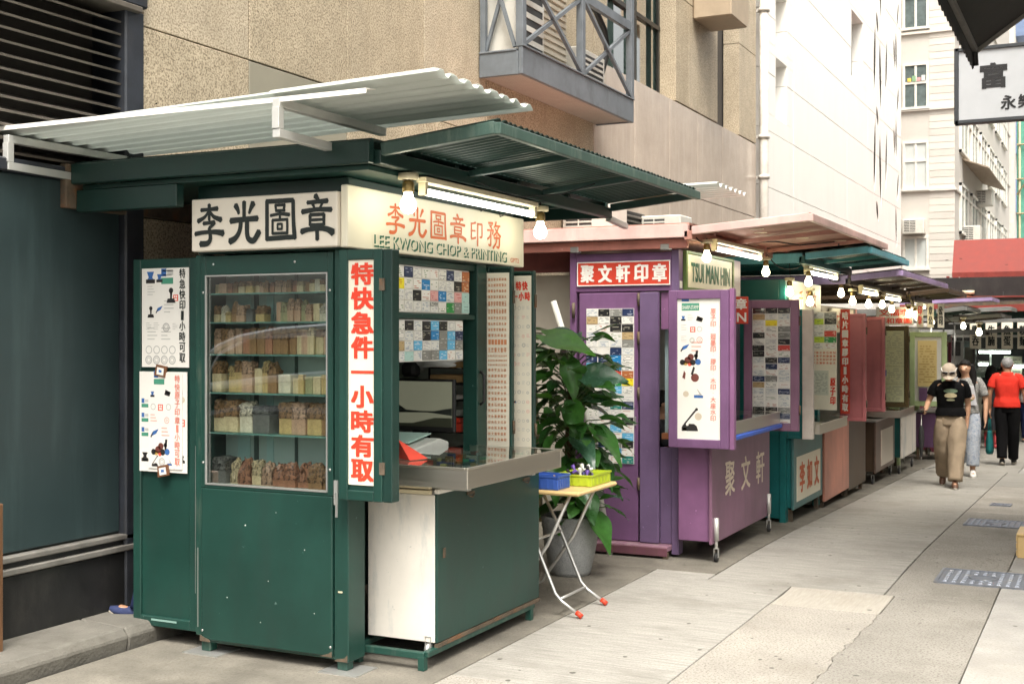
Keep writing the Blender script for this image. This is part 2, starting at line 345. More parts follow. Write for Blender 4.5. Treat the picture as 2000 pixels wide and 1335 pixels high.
g = MB()
ys = [-40, -10, 0, 4, 9, 9.5, 10, 10.5, 11, 20, 40, 90, 400]
for a, b in zip(ys[:-1], ys[1:]):
    g.quad((-300, a, gz(a) - .06), (300, a, gz(a) - .06), (300, b, gz(b) - .06), (-300, b, gz(b) - .06))
part('ground', g, asph)['kind'] = 'structure'
pave = bpy.data.objects.new('pavement', None); COL.objects.link(pave); pave['kind'] = 'structure'
def slab(x0, x1, y0, y1, m, wob=0.006, gap=0.007, edge0=None, edge1=None, dz=0.0, ny=None):
    """a cast slab with recessed joints; its sides wander a little"""
    mb = MB(); n = ny or max(2, int((y1 - y0) / .35)); n = min(n, 120)
    L = []; 
    for i in range(n + 1):
        t = i / n; y = y0 + gap / 2 + (y1 - y0 - gap) * t
        a = x0 + gap / 2 + abs(mnoise.noise(Vector((x0 * 3, y * 2.3, 1.7)))) * wob; b = x1 - gap / 2 - abs(mnoise.noise(Vector((x1 * 3, y * 2.3, 9.1)))) * wob
        if edge0: a += edge0(t)
        if edge1: b += edge1(t)
        L.append((a, b, y, gz(y) + dz))
    vs = []
    for a, b, y, z in L: vs += [(a, y, z), (b, y, z), (a, y, z - .05), (b, y, z - .05)]
    fs = []
    for i in range(n):
        o = 4 * i; p = o + 4
        fs += [(o, o + 1, p + 1, p), (o + 2, o, p, p + 2), (o + 1, o + 3, p + 3, p + 1)]
    fs += [(2, 3, 1, 0), (4 * n, 4 * n + 1, 4 * n + 3, 4 * n + 2)]
    mb.add(vs, fs)
    return part('slab', mb, m, pave, bevel=0.003)
def jag(t):
    y = 2.6 + 5.11 * t
    return -.09 + .075 * t + .045 * mnoise.noise(Vector((y * 2.2, 1, 2))) + .035 * mnoise.noise(Vector((y * 7.5, 4, 2))) + .02 * mnoise.noise(Vector((y * 19, 4, 2)))
slab(-4.78, -2.98, 3.2, 8.50, stain_shade_c)
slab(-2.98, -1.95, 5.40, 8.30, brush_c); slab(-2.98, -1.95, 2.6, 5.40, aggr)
slab(-5.15, -4.78, 8.5, 12.0, stain_shade_c); slab(-4.78, -2.53, 8.50, 11.4, stain_shade_c); slab(-4.78, -2.53, 11.4, 15.0, stain_shade_c); slab(-4.78, -2.53, 15, 19.0, stain_shade_c)
slab(-2.53, -1.34, 8.30, 11.2, brush_c); slab(-2.53, -1.34, 11.2, 13.9, brush_d); slab(-2.53, -1.34, 13.9, 16.6, brush_d); slab(-2.53, -1.34, 16.6, 19, brush_d)
slab(-2.98, -2.53, 8.30, 8.50, brush_c)
slab(-1.95, -1.27, 2.6, 7.71, aggr, edge1=lambda t: jag(t), ny=120, wob=0, gap=.004)
slab(-1.95, -1.27, 7.71, 8.30, patch_c, wob=.02)
slab(-1.27, -.67, 2.6, 8.30, aggr2, edge0=lambda t: jag((t * 5.70) / 5.11) if t < .896 else 0.0, ny=120, wob=0, gap=.004)
slab(-1.34, -.67, 8.30, 8.42, aggr2)
slab(-1.34, -.67, 8.42, 10.35, aggr2); slab(-1.34, -.67, 10.35, 13.3, aggr2); slab(-1.34, -.67, 13.3, 16.6, aggr); slab(-1.34, -.67, 16.6, 19.0, brush_d)
for a, b in ((2.6, 5.2), (5.2, 7.9), (7.9, 10.9), (10.9, 14), (14, 19)):
    slab(-.67, .62, a, b, pale_c)
    slab(.62, 1.7, a, b, pale_c)
for a in (19, 22.2, 25.4, 29, 33, 38, 44):
    b = {19: 22.2, 22.2: 25.4, 25.4: 29, 29: 33, 33: 38, 38: 44, 44: 60}[a]
    for x0, x1, m in ((-4.78, -2.5, stain_shade_c), (-2.5, -1.2, brush_d), (-1.2, .3, pale_c), (.3, 1.7, pale_c)):
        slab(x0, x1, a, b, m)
# roadway in front of the corner
slab(-12, -5.3, -6, 3.2, asph, dz=-.01); slab(-5.3, 4, -6, 2.6, pale_c, dz=-.01); slab(-5.3, -2.98, 2.6, 3.2, pale_c, dz=-.005)
# kerb step along the wall
kerb_m = mat('kerb_concrete', (0.145, 0.137, 0.117), .85, var=.2, scale=4, bump=.5, bscale=60, dirt=.7, dcol=(.07, .065, .05), dscale=3.5, speck=.3, speckcol=(.1, .09, .08))
kb = bpy.data.objects.new('kerb', None); COL.objects.link(kb); kb['kind'] = 'structure'
for a, b in ((3.6, 5.06), (5.06, 6.3), (6.3, 7.5), (7.5, 8.5)):
    mb = MB(); mb.prism([(-5.2, -.04), (-4.80, -.04), (-4.785, .07), (-4.82, .115), (-5.2, .13)], a + .004, b - .004, 'y'); part('kerb_stone', mb, kerb_m, kb, bevel=.008)

# ------------------------------------------------------------------ corner building with granite facing
granite = mat('granite', (0.50, 0.42, 0.30), .6, var=.16, scale=3, bump=.12, bscale=200, dirt=.55, dcol=(.27, .215, .14), dscale=1.3, dstretch=(1, 3, .4), speck=.9, speckcol=(.15, .115, .07), sscale=75, srange=(.46, .60))
granite2 = mat('granite_pale', (0.53, 0.45, 0.33), .55, var=.16, scale=5, bump=.1, bscale=200, dirt=.35, dcol=(.25, .195, .12), dscale=1.4, dstretch=(1, 3, .4), speck=.85, speckcol=(.17, .13, .085), sscale=75, srange=(.46, .60))
polish = mat('granite_polished', (0.50, 0.42, 0.35), .16, var=.10, scale=3, bump=.01, dirt=.5, dcol=(.62, .55, .47), dscale=2.2, dstretch=(1, 5, .35), speck=.35, speckcol=(.32, .25, .19), sscale=110)
smoothp = mat('grey_render', (0.27, 0.25, 0.19), .6, var=.07, scale=3, bump=.06, bscale=120)
dark_core = mat('dark_core', (0.05, 0.044, 0.038), .9)
black_m = mat('blackened_metal', (0.012, 0.012, 0.012), .5, var=.3, dirt=.25, dcol=(.08, .075, .065), dscale=4, dstretch=(1, 1, .4))
blue_frame = mat('dark_blue_frame', (0.022, 0.026, 0.034), .45, var=.3, dirt=.25, dcol=(.07, .06, .05), dscale=6, dstretch=(2, 2, .3))
teal_panel = mat('teal_shutter', (0.021, 0.038, 0.040), .5, var=.18, scale=1.2, bump=.03, bscale=140, dirt=.45, dcol=(.045, .075, .075), dscale=2.6, dstretch=(3, 3, .3))
sill_m = mat('grey_sill', (0.22, 0.21, 0.19), .5, var=.2, metal=.3, dirt=.4, dcol=(.08, .07, .06))
win_glass = glass('window_glass', (.25, .33, .33), .35, .03)
slat_m = mat('louver_slat', (0.11, 0.095, 0.078), .5, var=.3, metal=.2, dirt=.35, dcol=(.13, .12, .105), dscale=5, dstretch=(1, .5, 6))

gb = thing('corner_building', 'tan granite clad building with dark louvers and teal shutter behind the stalls', 'building', (-5.15, 4.45, 0))
OG = (-5.15, 4.45, 0)
core = MB().box(-14, -5.42, 4.47, 19.55, -.5, 9.0); part('wall', core, dark_core, gb, org=OG)
XW = -5.15
def panels(parent, m, ye, ze, opens=(), th=.25, gap=.009, name='granite_panel', org=OG, xw=XW, pick=None):
    for i in range(len(ye) - 1):
        for j in range(len(ze) - 1):
            rects = [(ye[i] + gap / 2, ye[i + 1] - gap / 2, ze[j] + gap / 2, ze[j + 1] - gap / 2)]
            for (a, b, c, d) in opens:
                nr = []
                for (p, q, r, s) in rects:
                    if b <= p or a >= q or d <= r or c >= s: nr.append((p, q, r, s)); continue
                    if c > r: nr.append((p, q, r, c))
                    if d < s: nr.append((p, q, d, s))
                    lo, hi = max(r, c), min(s, d)
                    if a > p: nr.append((p, a, lo, hi))
                    if b < q: nr.append((b, q, lo, hi))
                rects = nr
            if not rects: continue
            mb = MB(); off = R.uniform(0, .004)
            for (p, q, r, s) in rects: mb.box(xw - th, xw + off, p, q, r, s)
            part(name, mb, (pick(i, j) if pick else m), parent, bevel=.004, org=org)
W1 = (13.0, 15.45, 4.79, 9.2); W2 = (17.35, 18.5, 4.70, 9.2)
panels(gb, granite, [5.56, 6.555, 7.72, 8.87, 10.0, 11.2, 12.6], [-.1, 1.2, 2.4, 3.53, 5.6, 7.6, 9.2], pick=lambda i, j: smoothp if (i in (1, ) and j == 2) else (granite2 if (i + j) % 3 == 0 else granite))
panels(gb, granite2, [12.6, 13.9, 16.0, 17.35, 18.5, 19.5], [4.79, 6.2, 7.6, 9.2], (W1, W2), pick=lambda i, j: granite if i in (0, 1) else granite2)
panels(gb, polish, [12.6, 13.9, 15.2, 16.4, 17.6, 18.6, 19.5], [-.4, 1.2, 2.4, 3.6, 4.78], (), name='polished_panel', pick=None)
# louver bay
lv = MB().box(-5.5, -5.40, 4.5, 5.46, 2.6, 3.6); part('louver_back', lv, dark_core, gb, org=OG)
for k in range(13):
    z = 2.66 + k * .072
    mb = MB(); mb.prism([(-5.36, z + .045), (-5.17, z - .012), (-5.165, z), (-5.355, z + .057)], 4.5, 5.40, 'y')
    part('louver_slat', mb, slat_m, gb, org=OG)
mb = MB().box(-5.4, -5.13, 5.40, 5.555, .13, 3.6); part('corner_frame', mb, blue_frame, gb, bevel=.01, org=OG)
mb = MB().box(-5.4, -5.10, 4.45, 5.555, 3.62, 4.7); part('lintel', mb, blue_frame, gb, bevel=.01, org=OG)
mb = MB().box(-5.4, -5.09, 4.45, 5.5, 3.585, 3.62); part('drip_ledge', mb, slat_m, gb, bevel=.005, org=OG)
mb = MB().box(-5.4, -5.14, 4.45, 5.40, 2.555, 2.625); part('transom', mb, blue_frame, gb, bevel=.008, org=OG)
mb = MB().box(-5.4, -5.175, 4.5, 5.40, .56, 2.555); part('shutter_panel', mb, teal_panel, gb, bevel=.01, org=OG)
mb = MB().box(-5.4, -5.13, 4.45, 5.47, .52, .552).box(-5.4, -5.12, 4.45, 5.47, .455, .49); part('sill', mb, sill_m, gb, bevel=.006, org=OG)
mb = MB().box(-5.4, -5.15, 4.45, 5.5, .493, .517); part('sill_gap', mb, black_m, gb, org=OG)
mb = MB().box(-5.4, -5.14, 4.45, 5.555, .10, .452); part('plinth', mb, black_m, gb, bevel=.006, org=OG)
wood_m = mat('brown_wood', (.13, .065, .03), .5, var=.3, scale=12, stretch=(3, 3, .4), bump=.2)
mb = MB().box(-5.06, -4.985, 4.345, 4.40, .1, .86); single('wooden_post', mb, wood_m, 'brown wooden post standing at the corner of the dark shutter, cut by the picture edge', 'post', org=(-5.02, 4.4, .1), loc=(-5.02, 4.4, .1), bevel=.006)
# windows of the granite building
fr_m = mat('bronze_frame', (.03, .028, .024), .4, var=.2, metal=.3)
def bigwin(y0, y1, z0, z1, muls, trans, depth=.22, blinds=True):
    f = MB(); xa, xb = XW - depth - .06, XW - depth
    f.box(xa, xb, y0, y0 + .06, z0, z1).box(xa, xb, y1 - .06, y1, z0, z1).box(xa, xb, y0, y1, z0, z0 + .07)
    for y in muls: f.box(xa, xb + .01, y - .035, y + .035, z0, z1)
    for z in trans: f.box(xa, xb + .008, y0, y1, z - .03, z + .03)
    w = part('window', f, fr_m, gb, bevel=.004, org=OG)
    es = [y0] + list(muls) + [y1]
    for a, b in zip(es[:-1], es[1:]):
        part('pane', MB().box(xa + .02, xa + .03, a, b, z0, z1), win_glass, w, org=OG)
    return w
bigwin(13.0, 15.45, 4.79, 9.2, (14.5,), (5.75, 7.6)); bigwin(17.35, 18.5, 4.70, 9.2, (17.62,), (), depth=.32)
room_m = mat('room_wall', (.25, .24, .2), .8)
blind_m = mat('blind_fabric', (.42, .46, .42), .7, var=.08)
for i in range(9):
    if i in (3, 6): continue
    y = 13.1 + i * .27
    part('blind', MB().box(-5.405, -5.4, y, y + .20, 4.86, 9.1), blind_m, gb, org=OG)
tan_m = mat('tan_fascia', (.38, .30, .21), .5, var=.1)
mb = MB(); mb.prism([(16.15, 6.02), (16.95, 6.02), (17.05, 6.12), (17.05, 6.45), (16.15, 6.45)], -5.14, -4.6, 'x'); part('canopy', mb, tan_m, gb, bevel=.02, org=OG)
# drain pipe at the end of the granite wall
pipe_m = mat('pipe_paint', (.66, .62, .56), .5, var=.15, dirt=.4, dcol=(.2, .15, .1), dscale=4)
t = thing('drain_pipe', 'pale vertical drain pipe between the granite wall and the white tiled building', 'pipe', (-5.05, 19.62, gz(19.6)))
part('pipe', MB().tube([(0, 0, 0), (0, 0, 9.4)], .075, 12), pipe_m, t)
for z in (2.4, 4.55, 5.2, 7.25, 8.9):
    part('bracket', MB().lathe([(.077, z - .03), (.095, z - .03), (.095, z + .03), (.077, z + .03)], n=12).box(-.13, -.07, -.02, .02, z - .02, z + .02), pipe_m, t)
# steel air-conditioner cage on the wall
steel = mat('cage_steel', (.165, .185, .205), .5, var=.18, metal=.3, dirt=.5, dcol=(.05, .055, .06), dscale=3.5, dstretch=(1, 1, .5))
conc_u = mat('cage_floor', (.38, .35, .31), .7, var=.1, scale=3, speck=.4, speckcol=(.2, .16, .12))
cg = thing('steel_cage', 'blue grey steel balcony cage with crossed braces on the granite wall', 'balcony', (-4.93, 9.84, 4.03))
OC = (-4.93, 9.84, 4.03); ca, cb2, cz = 9.84, 12.67, 4.03
part('floor_slab', MB().box(-5.14, -4.74, ca + .03, cb2 - .03, cz + .012, cz + .07), conc_u, cg, org=OC)
part('edge_beam', MB().box(-4.745, -4.705, ca, cb2, cz, cz + .245).box(-4.76, -4.69, ca, cb2, cz + .245, cz + .262), steel, cg, bevel=.004, org=OC)
part('end_beam', MB().box(-5.14, -4.747, ca, ca + .04, cz, cz + .21).box(-5.14, -4.765, ca - .01, ca + .05, cz + .21, cz + .228), steel, cg, bevel=.004, org=OC)
part('end_beam', MB().box(-5.14, -4.747, cb2 - .04, cb2, cz, cz + .21), steel, cg, bevel=.004, org=OC)
for y in (ca + .035, 11.25, cb2 - .035):
    part('post', MB().box(-4.77, -4.70, y - .04, y + .04, cz + .247, cz + 2.0), steel, cg, bevel=.004, org=OC)
part('post', MB().box(-5.13, -5.08, ca, ca + .05, cz + .23, cz + 2.0), steel, cg, org=OC)
part('top_rail', MB().box(-4.76, -4.71, ca, cb2, cz + 1.0, cz + 1.09), steel, cg, org=OC)
for a, b in ((ca + .06, 11.22), (11.29, cb2 - .06)):
    part('brace', MB().bar((-4.735, a, cz + .27), (-4.735, b, cz + 1.0), .035, .035), steel, cg, org=OC)
    part('brace', MB().bar((-4.715, a, cz + 1.0), (-4.715, b, cz + .27), .035, .035), steel, cg, org=OC)
part('brace', MB().bar((-4.79, ca + .02, cz + .25), (-5.09, ca + .02, cz + 1.2), .03, .03), steel, cg, org=OC)
part('brace', MB().bar((-5.09, ca + .045, cz + .25), (-4.79, ca + .045, cz + 1.2), .03, .03), steel, cg, org=OC)
# air conditioners
ac_m = mat('ac_casing', (.62, .60, .54), .45, var=.05, dirt=.3, dcol=(.35, .3, .22), dscale=4)
ac_d = mat('ac_grille', (.05, .05, .05), .6)
def aircon(label, loc, w, d, h, face='-y', group=None, n=5, name='air_conditioner', rows=7, m=None):
    t = thing(name, label, 'air conditioner', loc, 0, group)
    part('casing', MB().box(-w / 2, w / 2, -d / 2, d / 2, 0, h), m or ac_m, t, bevel=.012)
    if face == '-y':
        part('grille_opening', MB().box(-w * .42, w * .1, -d / 2 - .004, -d / 2 + .03, h * .12, h * .9), ac_d, t)
        for k in range(rows):
            z = h * (.14 + .76 * k / rows); part('grille_slat', MB().box(-w * .42, w * .1, -d / 2 - .014, -d / 2 - .004, z, z + h * .045), m or ac_m, t)
        part('grille_bar', MB().box(-w * .17, -w * .15, -d / 2 - .018, -d / 2 - .006, h * .12, h * .9), m or ac_m, t)
    else:
        part('grille_opening', MB().box(w / 2 - .03, w / 2 + .004, -d * .42, d * .42, h * .12, h * .9), ac_d, t)
        for k in range(rows):
            z = h * (.14 + .76 * k / rows); part('grille_slat', MB().box(w / 2 + .004, w / 2 + .014, -d * .42, d * .42, z, z + h * .045), m or ac_m, t)
    return t
aircon('cream air conditioner with square grille inside the left end of the steel cage', (-4.97, 10.25, 4.10), .30, .62, 1.1, '+x')
t = thing('roof_louver_unit', 'beige ribbed ventilation unit inside the steel cage', 'vent unit', (-4.98, 10.9, 4.11))
vt = mat('vent_beige', (.50, .45, .36), .6, var=.06)
part('casing', MB().box(-.12, .08, -.30, .36, 0, 1.15), vt, t, bevel=.01)
for k in range(16): part('rib', MB().box(.08, .095, -.28, .34, .05 + k * .066, .085 + k * .066), vt, t)
t = thing('duct_hose', 'black curved hose hanging in the right end of the steel cage', 'hose', (-4.95, 12.1, 4.2))
part('hose', MB().tube([(0.05, -.5, .95), (.06, -.3, .98), (.07, -.1, .92), (.08, .12, .76), (.08, .2, .55), (.06, .12, .35), (.02, .02, .1), (0, 0, -.1)], .035, 8), black_m, t)
aircon('white condenser inside the right end of the steel cage beside the hose', (-4.98, 11.85, 4.10), .24, .7, .55, '+x')
# ------------------------------------------------------------------ white panelled building
whitep = mat('white_panel', (.88, .86, .81), .4, var=.02, scale=2, bump=.02, dirt=.18, dcol=(.62, .58, .52), dscale=1.2, dstretch=(1, 3, .3))
wb = thing('white_building', 'tall white panelled building with square niches and leaf shaped slits', 'building', (-5.15, 19.75, gz(20)))
OW = (-5.15, 19.75, gz(20))
part('wall', MB().box(-14, -5.55, 19.78, 34.65, -.6, 13), mat('white_core', (.5, .5, .47), .7), wb, org=OW)
NICHE = [(20.8, 21.6, 5.42, 6.45), (20.8, 21.6, 6.62, 7.6), (27.6, 29.0, 7.45, 8.9)]
zs = [-.6, .3, 1.27, 2.24, 3.21, 4.18, 5.13, 6.1, 7.07, 8.04, 9.0, 10, 11, 12, 13]
panels(wb, whitep, [19.8, 22.1, 24.65, 27.1, 29.6], zs, NICHE, th=.40, name='white_panel', org=OW)
panels(wb, whitep, [29.6, 32.1, 34.7], zs, (), th=.014, name='white_panel', org=OW)
for (a, b, c, d) in NICHE[2:]:
    w = part('window', MB().box(-5.45, -5.40, a, b, c, c + .06).box(-5.45, -5.40, a, a + .05, c, d).box(-5.45, -5.40, b - .05, b, c, d), fr_m, wb, org=OW)
    part('pane', MB().box(-5.44, -5.43, a, b, c, d), glass('dark_glass', (.06, .05, .04), .2), w, org=OW)
part('return_wall', MB().box(-14, -5.15, 34.66, 34.72, -.6, 13), whitep, wb, org=OW)
part('slit_backing', MB().box(-5.549, -5.195, 29.65, 34.66, -.5, 12.9), mat('slit_shadow', (.09, .078, .06), .8), wb, org=OW)
def lens(cut, cy, cz, L, wd, ang):
    n = 7; pts = []
    for i in range(n + 1):
        t = -1 + 2 * i / n; pts.append((t * L / 2, wd / 2 * (1 - t * t)))
    for i in range(n - 1, 0, -1):
        t = -1 + 2 * i / n; pts.append((t * L / 2, -wd / 2 * (1 - t * t)))
    c, s_ = math.cos(ang), math.sin(ang)
    cut.prism([(cy + a * c - b_ * s_, cz + a * s_ + b_ * c) for a, b_ in pts], -5.6, -5.0, 'x')
cut = MB()
for r_, z in enumerate((5.9, 8.2, 10.5)):
    lens(cut, 30.6, z + .2, 1.9, .34, rad(86)); lens(cut, 31.4, z - .1, 1.9, .34, rad(97)); lens(cut, 32.3, z + .3, 1.6, .30, rad(84)); lens(cut, 30.95, z - 1.15, .6, .26, rad(125))
    lens(cut, 33.6, z + .9, .9, .28, rad(110)); lens(cut, 34.2, z - .2, .9, .28, rad(70)); lens(cut, 33.9, z - 1.3, 1.2, .28, rad(98))
cut_o = link('slit_cutter', cut.mesh('slit_cutter', whitep, 0, OW), wb)
pans = [o for o in wb.children if o.name.startswith('white_panel') and max(v.co.y for v in o.data.vertices) + OW[1] > 29.8]
for o in pans:
    md = o.modifiers.new('cut', 'BOOLEAN'); md.operation = 'DIFFERENCE'; md.object = cut_o; md.solver = 'EXACT'
dg = bpy.context.evaluated_depsgraph_get(); dg.update()
new = [(o, bpy.data.meshes.new_from_object(o.evaluated_get(dg))) for o in pans]
for o, me in new: o.modifiers.clear(); o.data = me
bpy.data.objects.remove(cut_o)
# ------------------------------------------------------------------ cream building beyond
cream = mat('cream_tile_wall', (.53, .50, .455), .6, var=.05, scale=2, dirt=.3, dcol=(.5, .46, .41), dscale=1, dstretch=(1, 1, .3))
cream2 = mat('cream_render', (.60, .565, .51), .6, var=.05, scale=2, dirt=.25, dcol=(.5, .45, .4), dscale=1)
wfr = mat('white_frame', (.70, .68, .62), .5)
curt = mat('curtain', (.52, .55, .53), .8, var=.1, stretch=(20, 1, 1))
dkg = mat('far_glass', (.10, .13, .13), .15, var=.3)
cbd = thing('cream_building', 'cream tiled old apartment block with stacked windows beyond the white building', 'building', (-4.0, 37, gz(37)))
OB = (-4.0, 37, gz(37)); XC = -4.02
part('wall', MB().box(-10, XC, 37, 58, -1, 17), cream, cbd, org=OB)
for z in (1.95, 5.85, 8.18, 10.4, 13): part('ledge', MB().box(-10, XC + .06, 36.92, 58, z, z + .07), cream2, cbd, org=OB)
# tile courses on the corner strip beside the windows
for k in range(46):
    z = 2.05 + k * .2
    part('tile_course', MB().box(-4.70, XC + .012, 36.985, 37.01, z, z + .185), cream2 if k % 3 else cream, cbd, org=OB)
def win(parent, x0, x1, y, z0, z1, muls=1, tr=None, cur=False, org=OB, back=None):
    f = MB(); f.box(x0 - .07, x0, y - .06, y + .1, z0 - .07, z1 + .07).box(x1, x1 + .07, y - .06, y + .1, z0 - .07, z1 + .07).box(x0, x1, y - .06, y + .1, z1, z1 + .07).box(x0 - .1, x1 + .1, y - .10, y + .1, z0 - .07, z0)
    for k in range(1, muls + 1):
        xm = x0 + (x1 - x0) * k / (muls + 1); f.box(xm - .03, xm + .03, y - .045, y + .02, z0, z1)
    if tr: f.box(x0, x1, y - .05, y + .02, tr - .035, tr + .035)
    w = part('window', f, wfr, parent, org=org)
    part('pane', MB().box(x0, x1, y - .02, y - .012, z0, z1), curt if cur else dkg, w, org=org)
    return w
for (z0, z1, tr, cur) in ((10.6, 11.45, None, 0), (8.3, 9.5, 9.0, 0), (5.95, 7.25, 6.75, 1), (3.65, 4.5, None, 1)):
    win(cbd, -5.37, -4.78, 37, z0, z1, 1, tr, cur)
pk = [(.75, .55, .10), (.2, .35, .2), (.6, .3, .3), (.65, .65, .6)]
for i, c in enumerate(pk): tag(part('window_box', MB().box(-5.3 + i * .13, -5.2 + i * .13, 36.93, 36.97, 9.04, 9.14 + .06 * (i % 2)), mat('pot_col%d' % i, c)), ['yellow', 'green', 'pink', 'white'][i] + ' small pot on the upper window ledge of the cream block', 'pot')
aircon('window air conditioner on the lowest visible floor of the cream block', (-5.1, 36.85, 4.62), .60, .42, .42, '-y')
# street face of the cream building
for fl, z in enumerate((2.3, 4.7, 7.1, 9.5)):
    for j in range(6):
        y = 38.2 + j * 3.1
        f = MB().box(XC, XC + .08, y, y + .08, z, z + 1.5).box(XC, XC + .08, y + 2, y + 2.08, z, z + 1.5).box(XC, XC + .08, y, y + 2.08, z + 1.42, z + 1.5).box(XC, XC + .1, y, y + 2.08, z, z + .08).box(XC, XC + .07, y + 1.0, y + 1.07, z, z + 1.5)
        w = part('window', f, wfr, cbd, org=OB); part('pane', MB().box(XC + .01, XC + .03, y + .08, y + 2, z + .08, z + 1.42), dkg, w, org=OB)
cor = mat('rusty_sheet', (.28, .22, .16), .7, var=.25, dirt=.6, dcol=(.12, .08, .05))
for k in range(12):
    y = 39 + k * .55
    part('awning_sheet', MB().prism([(XC, 7.02), (XC + .75, 6.72), (XC + .75, 6.68), (XC, 6.98)], y, y + .5, 'y'), cor, cbd, org=OB)
for i, (y, z) in enumerate(((39.5, 4.5), (43.5, 6.0), (42.0, 4.15))):
    aircon(['window air conditioner on a bracket low on the street side of the cream block', 'air conditioner high under the rusty awning of the cream block', 'second bracket air conditioner farther along the cream block'][i], (XC + .25, y, z), .5, .7, .5, '-y')
# farther blocks
fb_cols = [((.62, .60, .55), 'pale grey block with blue window bays far down the lane'), ((.55, .50, .44), 'beige narrow block behind the pale grey one')]
blue_w = mat('blue_bay', (.16, .22, .36), .4)
for i, (c, lab) in enumerate(fb_cols):
    y0 = 60 + i * 16; x1 = -3.95 - .1 * i
    b = thing('far_block', lab, 'building', (x1, y0, gz(y0))); ob = (x1, y0, gz(y0)); mm = mat('far_wall%d' % i, c, .7)
    part('wall', MB().box(-14, x1, y0, y0 + 14, -3, 22 - i * 3), mm, b, org=ob)
    for fl in range(6):
        for j in range(4):
            y = y0 + 1 + j * 3.2; z = 2 + fl * 2.7
            w = part('window', MB().prism([(y, z), (y + 1.6, z), (y + 1.6, z + 1.5), (y, z + 1.5)], x1, x1 + .5, 'x'), blue_w if i == 0 else wfr, b, org=ob)
            part('pane', MB().box(x1 + .5, x1 + .52, y + .1, y + 1.5, z + .1, z + 1.4), dkg, w, org=ob)
# green scaffold netting and bamboo far right
net = mat('green_net', (.10, .32, .24), .8, var=.15); bam = mat('bamboo', (.5, .42, .26), .6)
t = thing('scaffold', 'bamboo scaffold with green netting far down the lane', 'scaffold', (-3.2, 50, gz(50)))
for k in range(5):
    part('pole', MB().tube([(.1 + .35 * k, 0, 0), (.1 + .35 * k, 0, 11)], .04, 6), bam, t)
for k in range(8): part('pole', MB().tube([(0, -.05, 1 + k * 1.3), (1.7, -.05, 1 + k * 1.3)], .035, 6), bam, t)
for k in range(4): part('brace', MB().tube([(0, -.1, 1 + k * 2.4), (1.7, -.1, 3.4 + k * 2.4)], .03, 6), bam, t)
part('net', MB().box(0, 1.7, .06, .08, 6.3, 11), net, t)
# building on the right-hand side, just outside the frame, that carries the awning and the hanging sign
rb = thing('opposite_building', 'plain grey building on the far right that carries the dark awning', 'building', (1.75, 6, 0))
ORB = (1.75, 6, 0)
part('wall', MB().box(1.75, 9, 6, 44, -1.4, 8.5), mat('opposite_wall', (.45, .42, .37), .7, dirt=.4, dcol=(.25, .22, .18)), rb, org=ORB)
for j in range(9):
    for fl in range(2):
        y = 7 + j * 4; w = part('window', MB().box(1.68, 1.8, y, y + 2, 1 + fl * 3.6, 3 + fl * 3.6), wfr, rb, org=ORB); part('pane', MB().box(1.67, 1.69, y + .1, y + 1.9, 1.1 + fl * 3.6, 2.9 + fl * 3.6), dkg, w, org=ORB)
aw = thing('black_awning', 'black sloping canopy with metal edge over the right side of the lane', 'awning', (1.7, 9.3, 6.15))
OA = (1.7, 9.3, 6.15)
awm = mat('black_canvas', (.016, .016, .015), .7, var=.2)
part('canopy_sheet', MB().add([(-1.08, 6.6, 4.22), (-1.08, 11.54, 4.22), (1.7, 11.54, 6.15), (1.7, 6.6, 6.15), (-1.08, 6.6, 4.26), (-1.08, 11.54, 4.26), (1.7, 11.54, 6.19), (1.7, 6.6, 6.19)], [(0, 1, 2, 3), (7, 6, 5, 4), (0, 4, 5, 1), (1, 5, 6, 2), (2, 6, 7, 3), (3, 7, 4, 0)]), awm, aw, org=OA)
part('edge_rail', MB().bar((-1.08, 6.6, 4.22), (-1.08, 11.54, 4.22), .05, .07), sill_m, aw, org=OA)
part('edge_rail', MB().bar((-1.08, 11.54, 4.22), (1.7, 11.54, 6.15), .04, .06), sill_m, aw, org=OA)
val = MB()
for k in range(30):
    y = 6.6 + k * .165; val.prism([(y, 4.2), (y + .16, 4.2), (y + .16, 4.07), (y + .08, 4.04), (y, 4.07)], -1.10, -1.09, 'x')
part('valance', val, awm, aw, org=OA)
part('bracket', MB().tube([(-1.08, 11.45, 4.2), (-1.078, 11.5, 4.14), (-1.076, 11.52, 4.08)], .028, 6), black_m, aw, org=OA)
# hanging sign
sg = thing('hanging_sign', 'grey hanging shop sign with black characters at the upper right', 'sign', (-.9, 14.8, 4.13)); OS = (-.9, 14.8, 4.13)
sgm = mat('sign_grey', (.46, .48, .50), .45, var=.04); ink = mat('black_ink', (.012, .012, .013), .5); rim = mat('sign_rim', (.05, .055, .06), .45, metal=.3)
part('board', MB().box(-1.56, .5, 14.8, 14.92, 4.15, 4.93), sgm, sg, org=OS)
part('rim', MB().box(-1.60, .54, 14.78, 14.94, 4.93, 4.97).box(-1.60, .54, 14.78, 14.94, 4.11, 4.15).box(-1.61, -1.56, 14.78, 14.94, 4.11, 4.97).box(.5, .54, 14.78, 14.94, 4.15, 4.93), rim, sg, bevel=.004, org=OS)
chars(sg, '富名', ink, (-1.335, 14.797, 4.485), X, Z, .29, .29, .045, False, org=OS, step=.47); chars(sg, '永樂街', ink, (-1.115, 14.797, 4.235), X, Z, .16, .16, .03, False, org=OS, step=.18)
part('bracket', MB().tube([(-1.3, 14.86, 4.97), (-1.3, 14.86, 5.3), (1.75, 14.86, 5.3)], .02, 6).tube([(.2, 14.86, 4.97), (.2, 14.86, 5.3)], .02, 6), black_m, sg, org=OS)
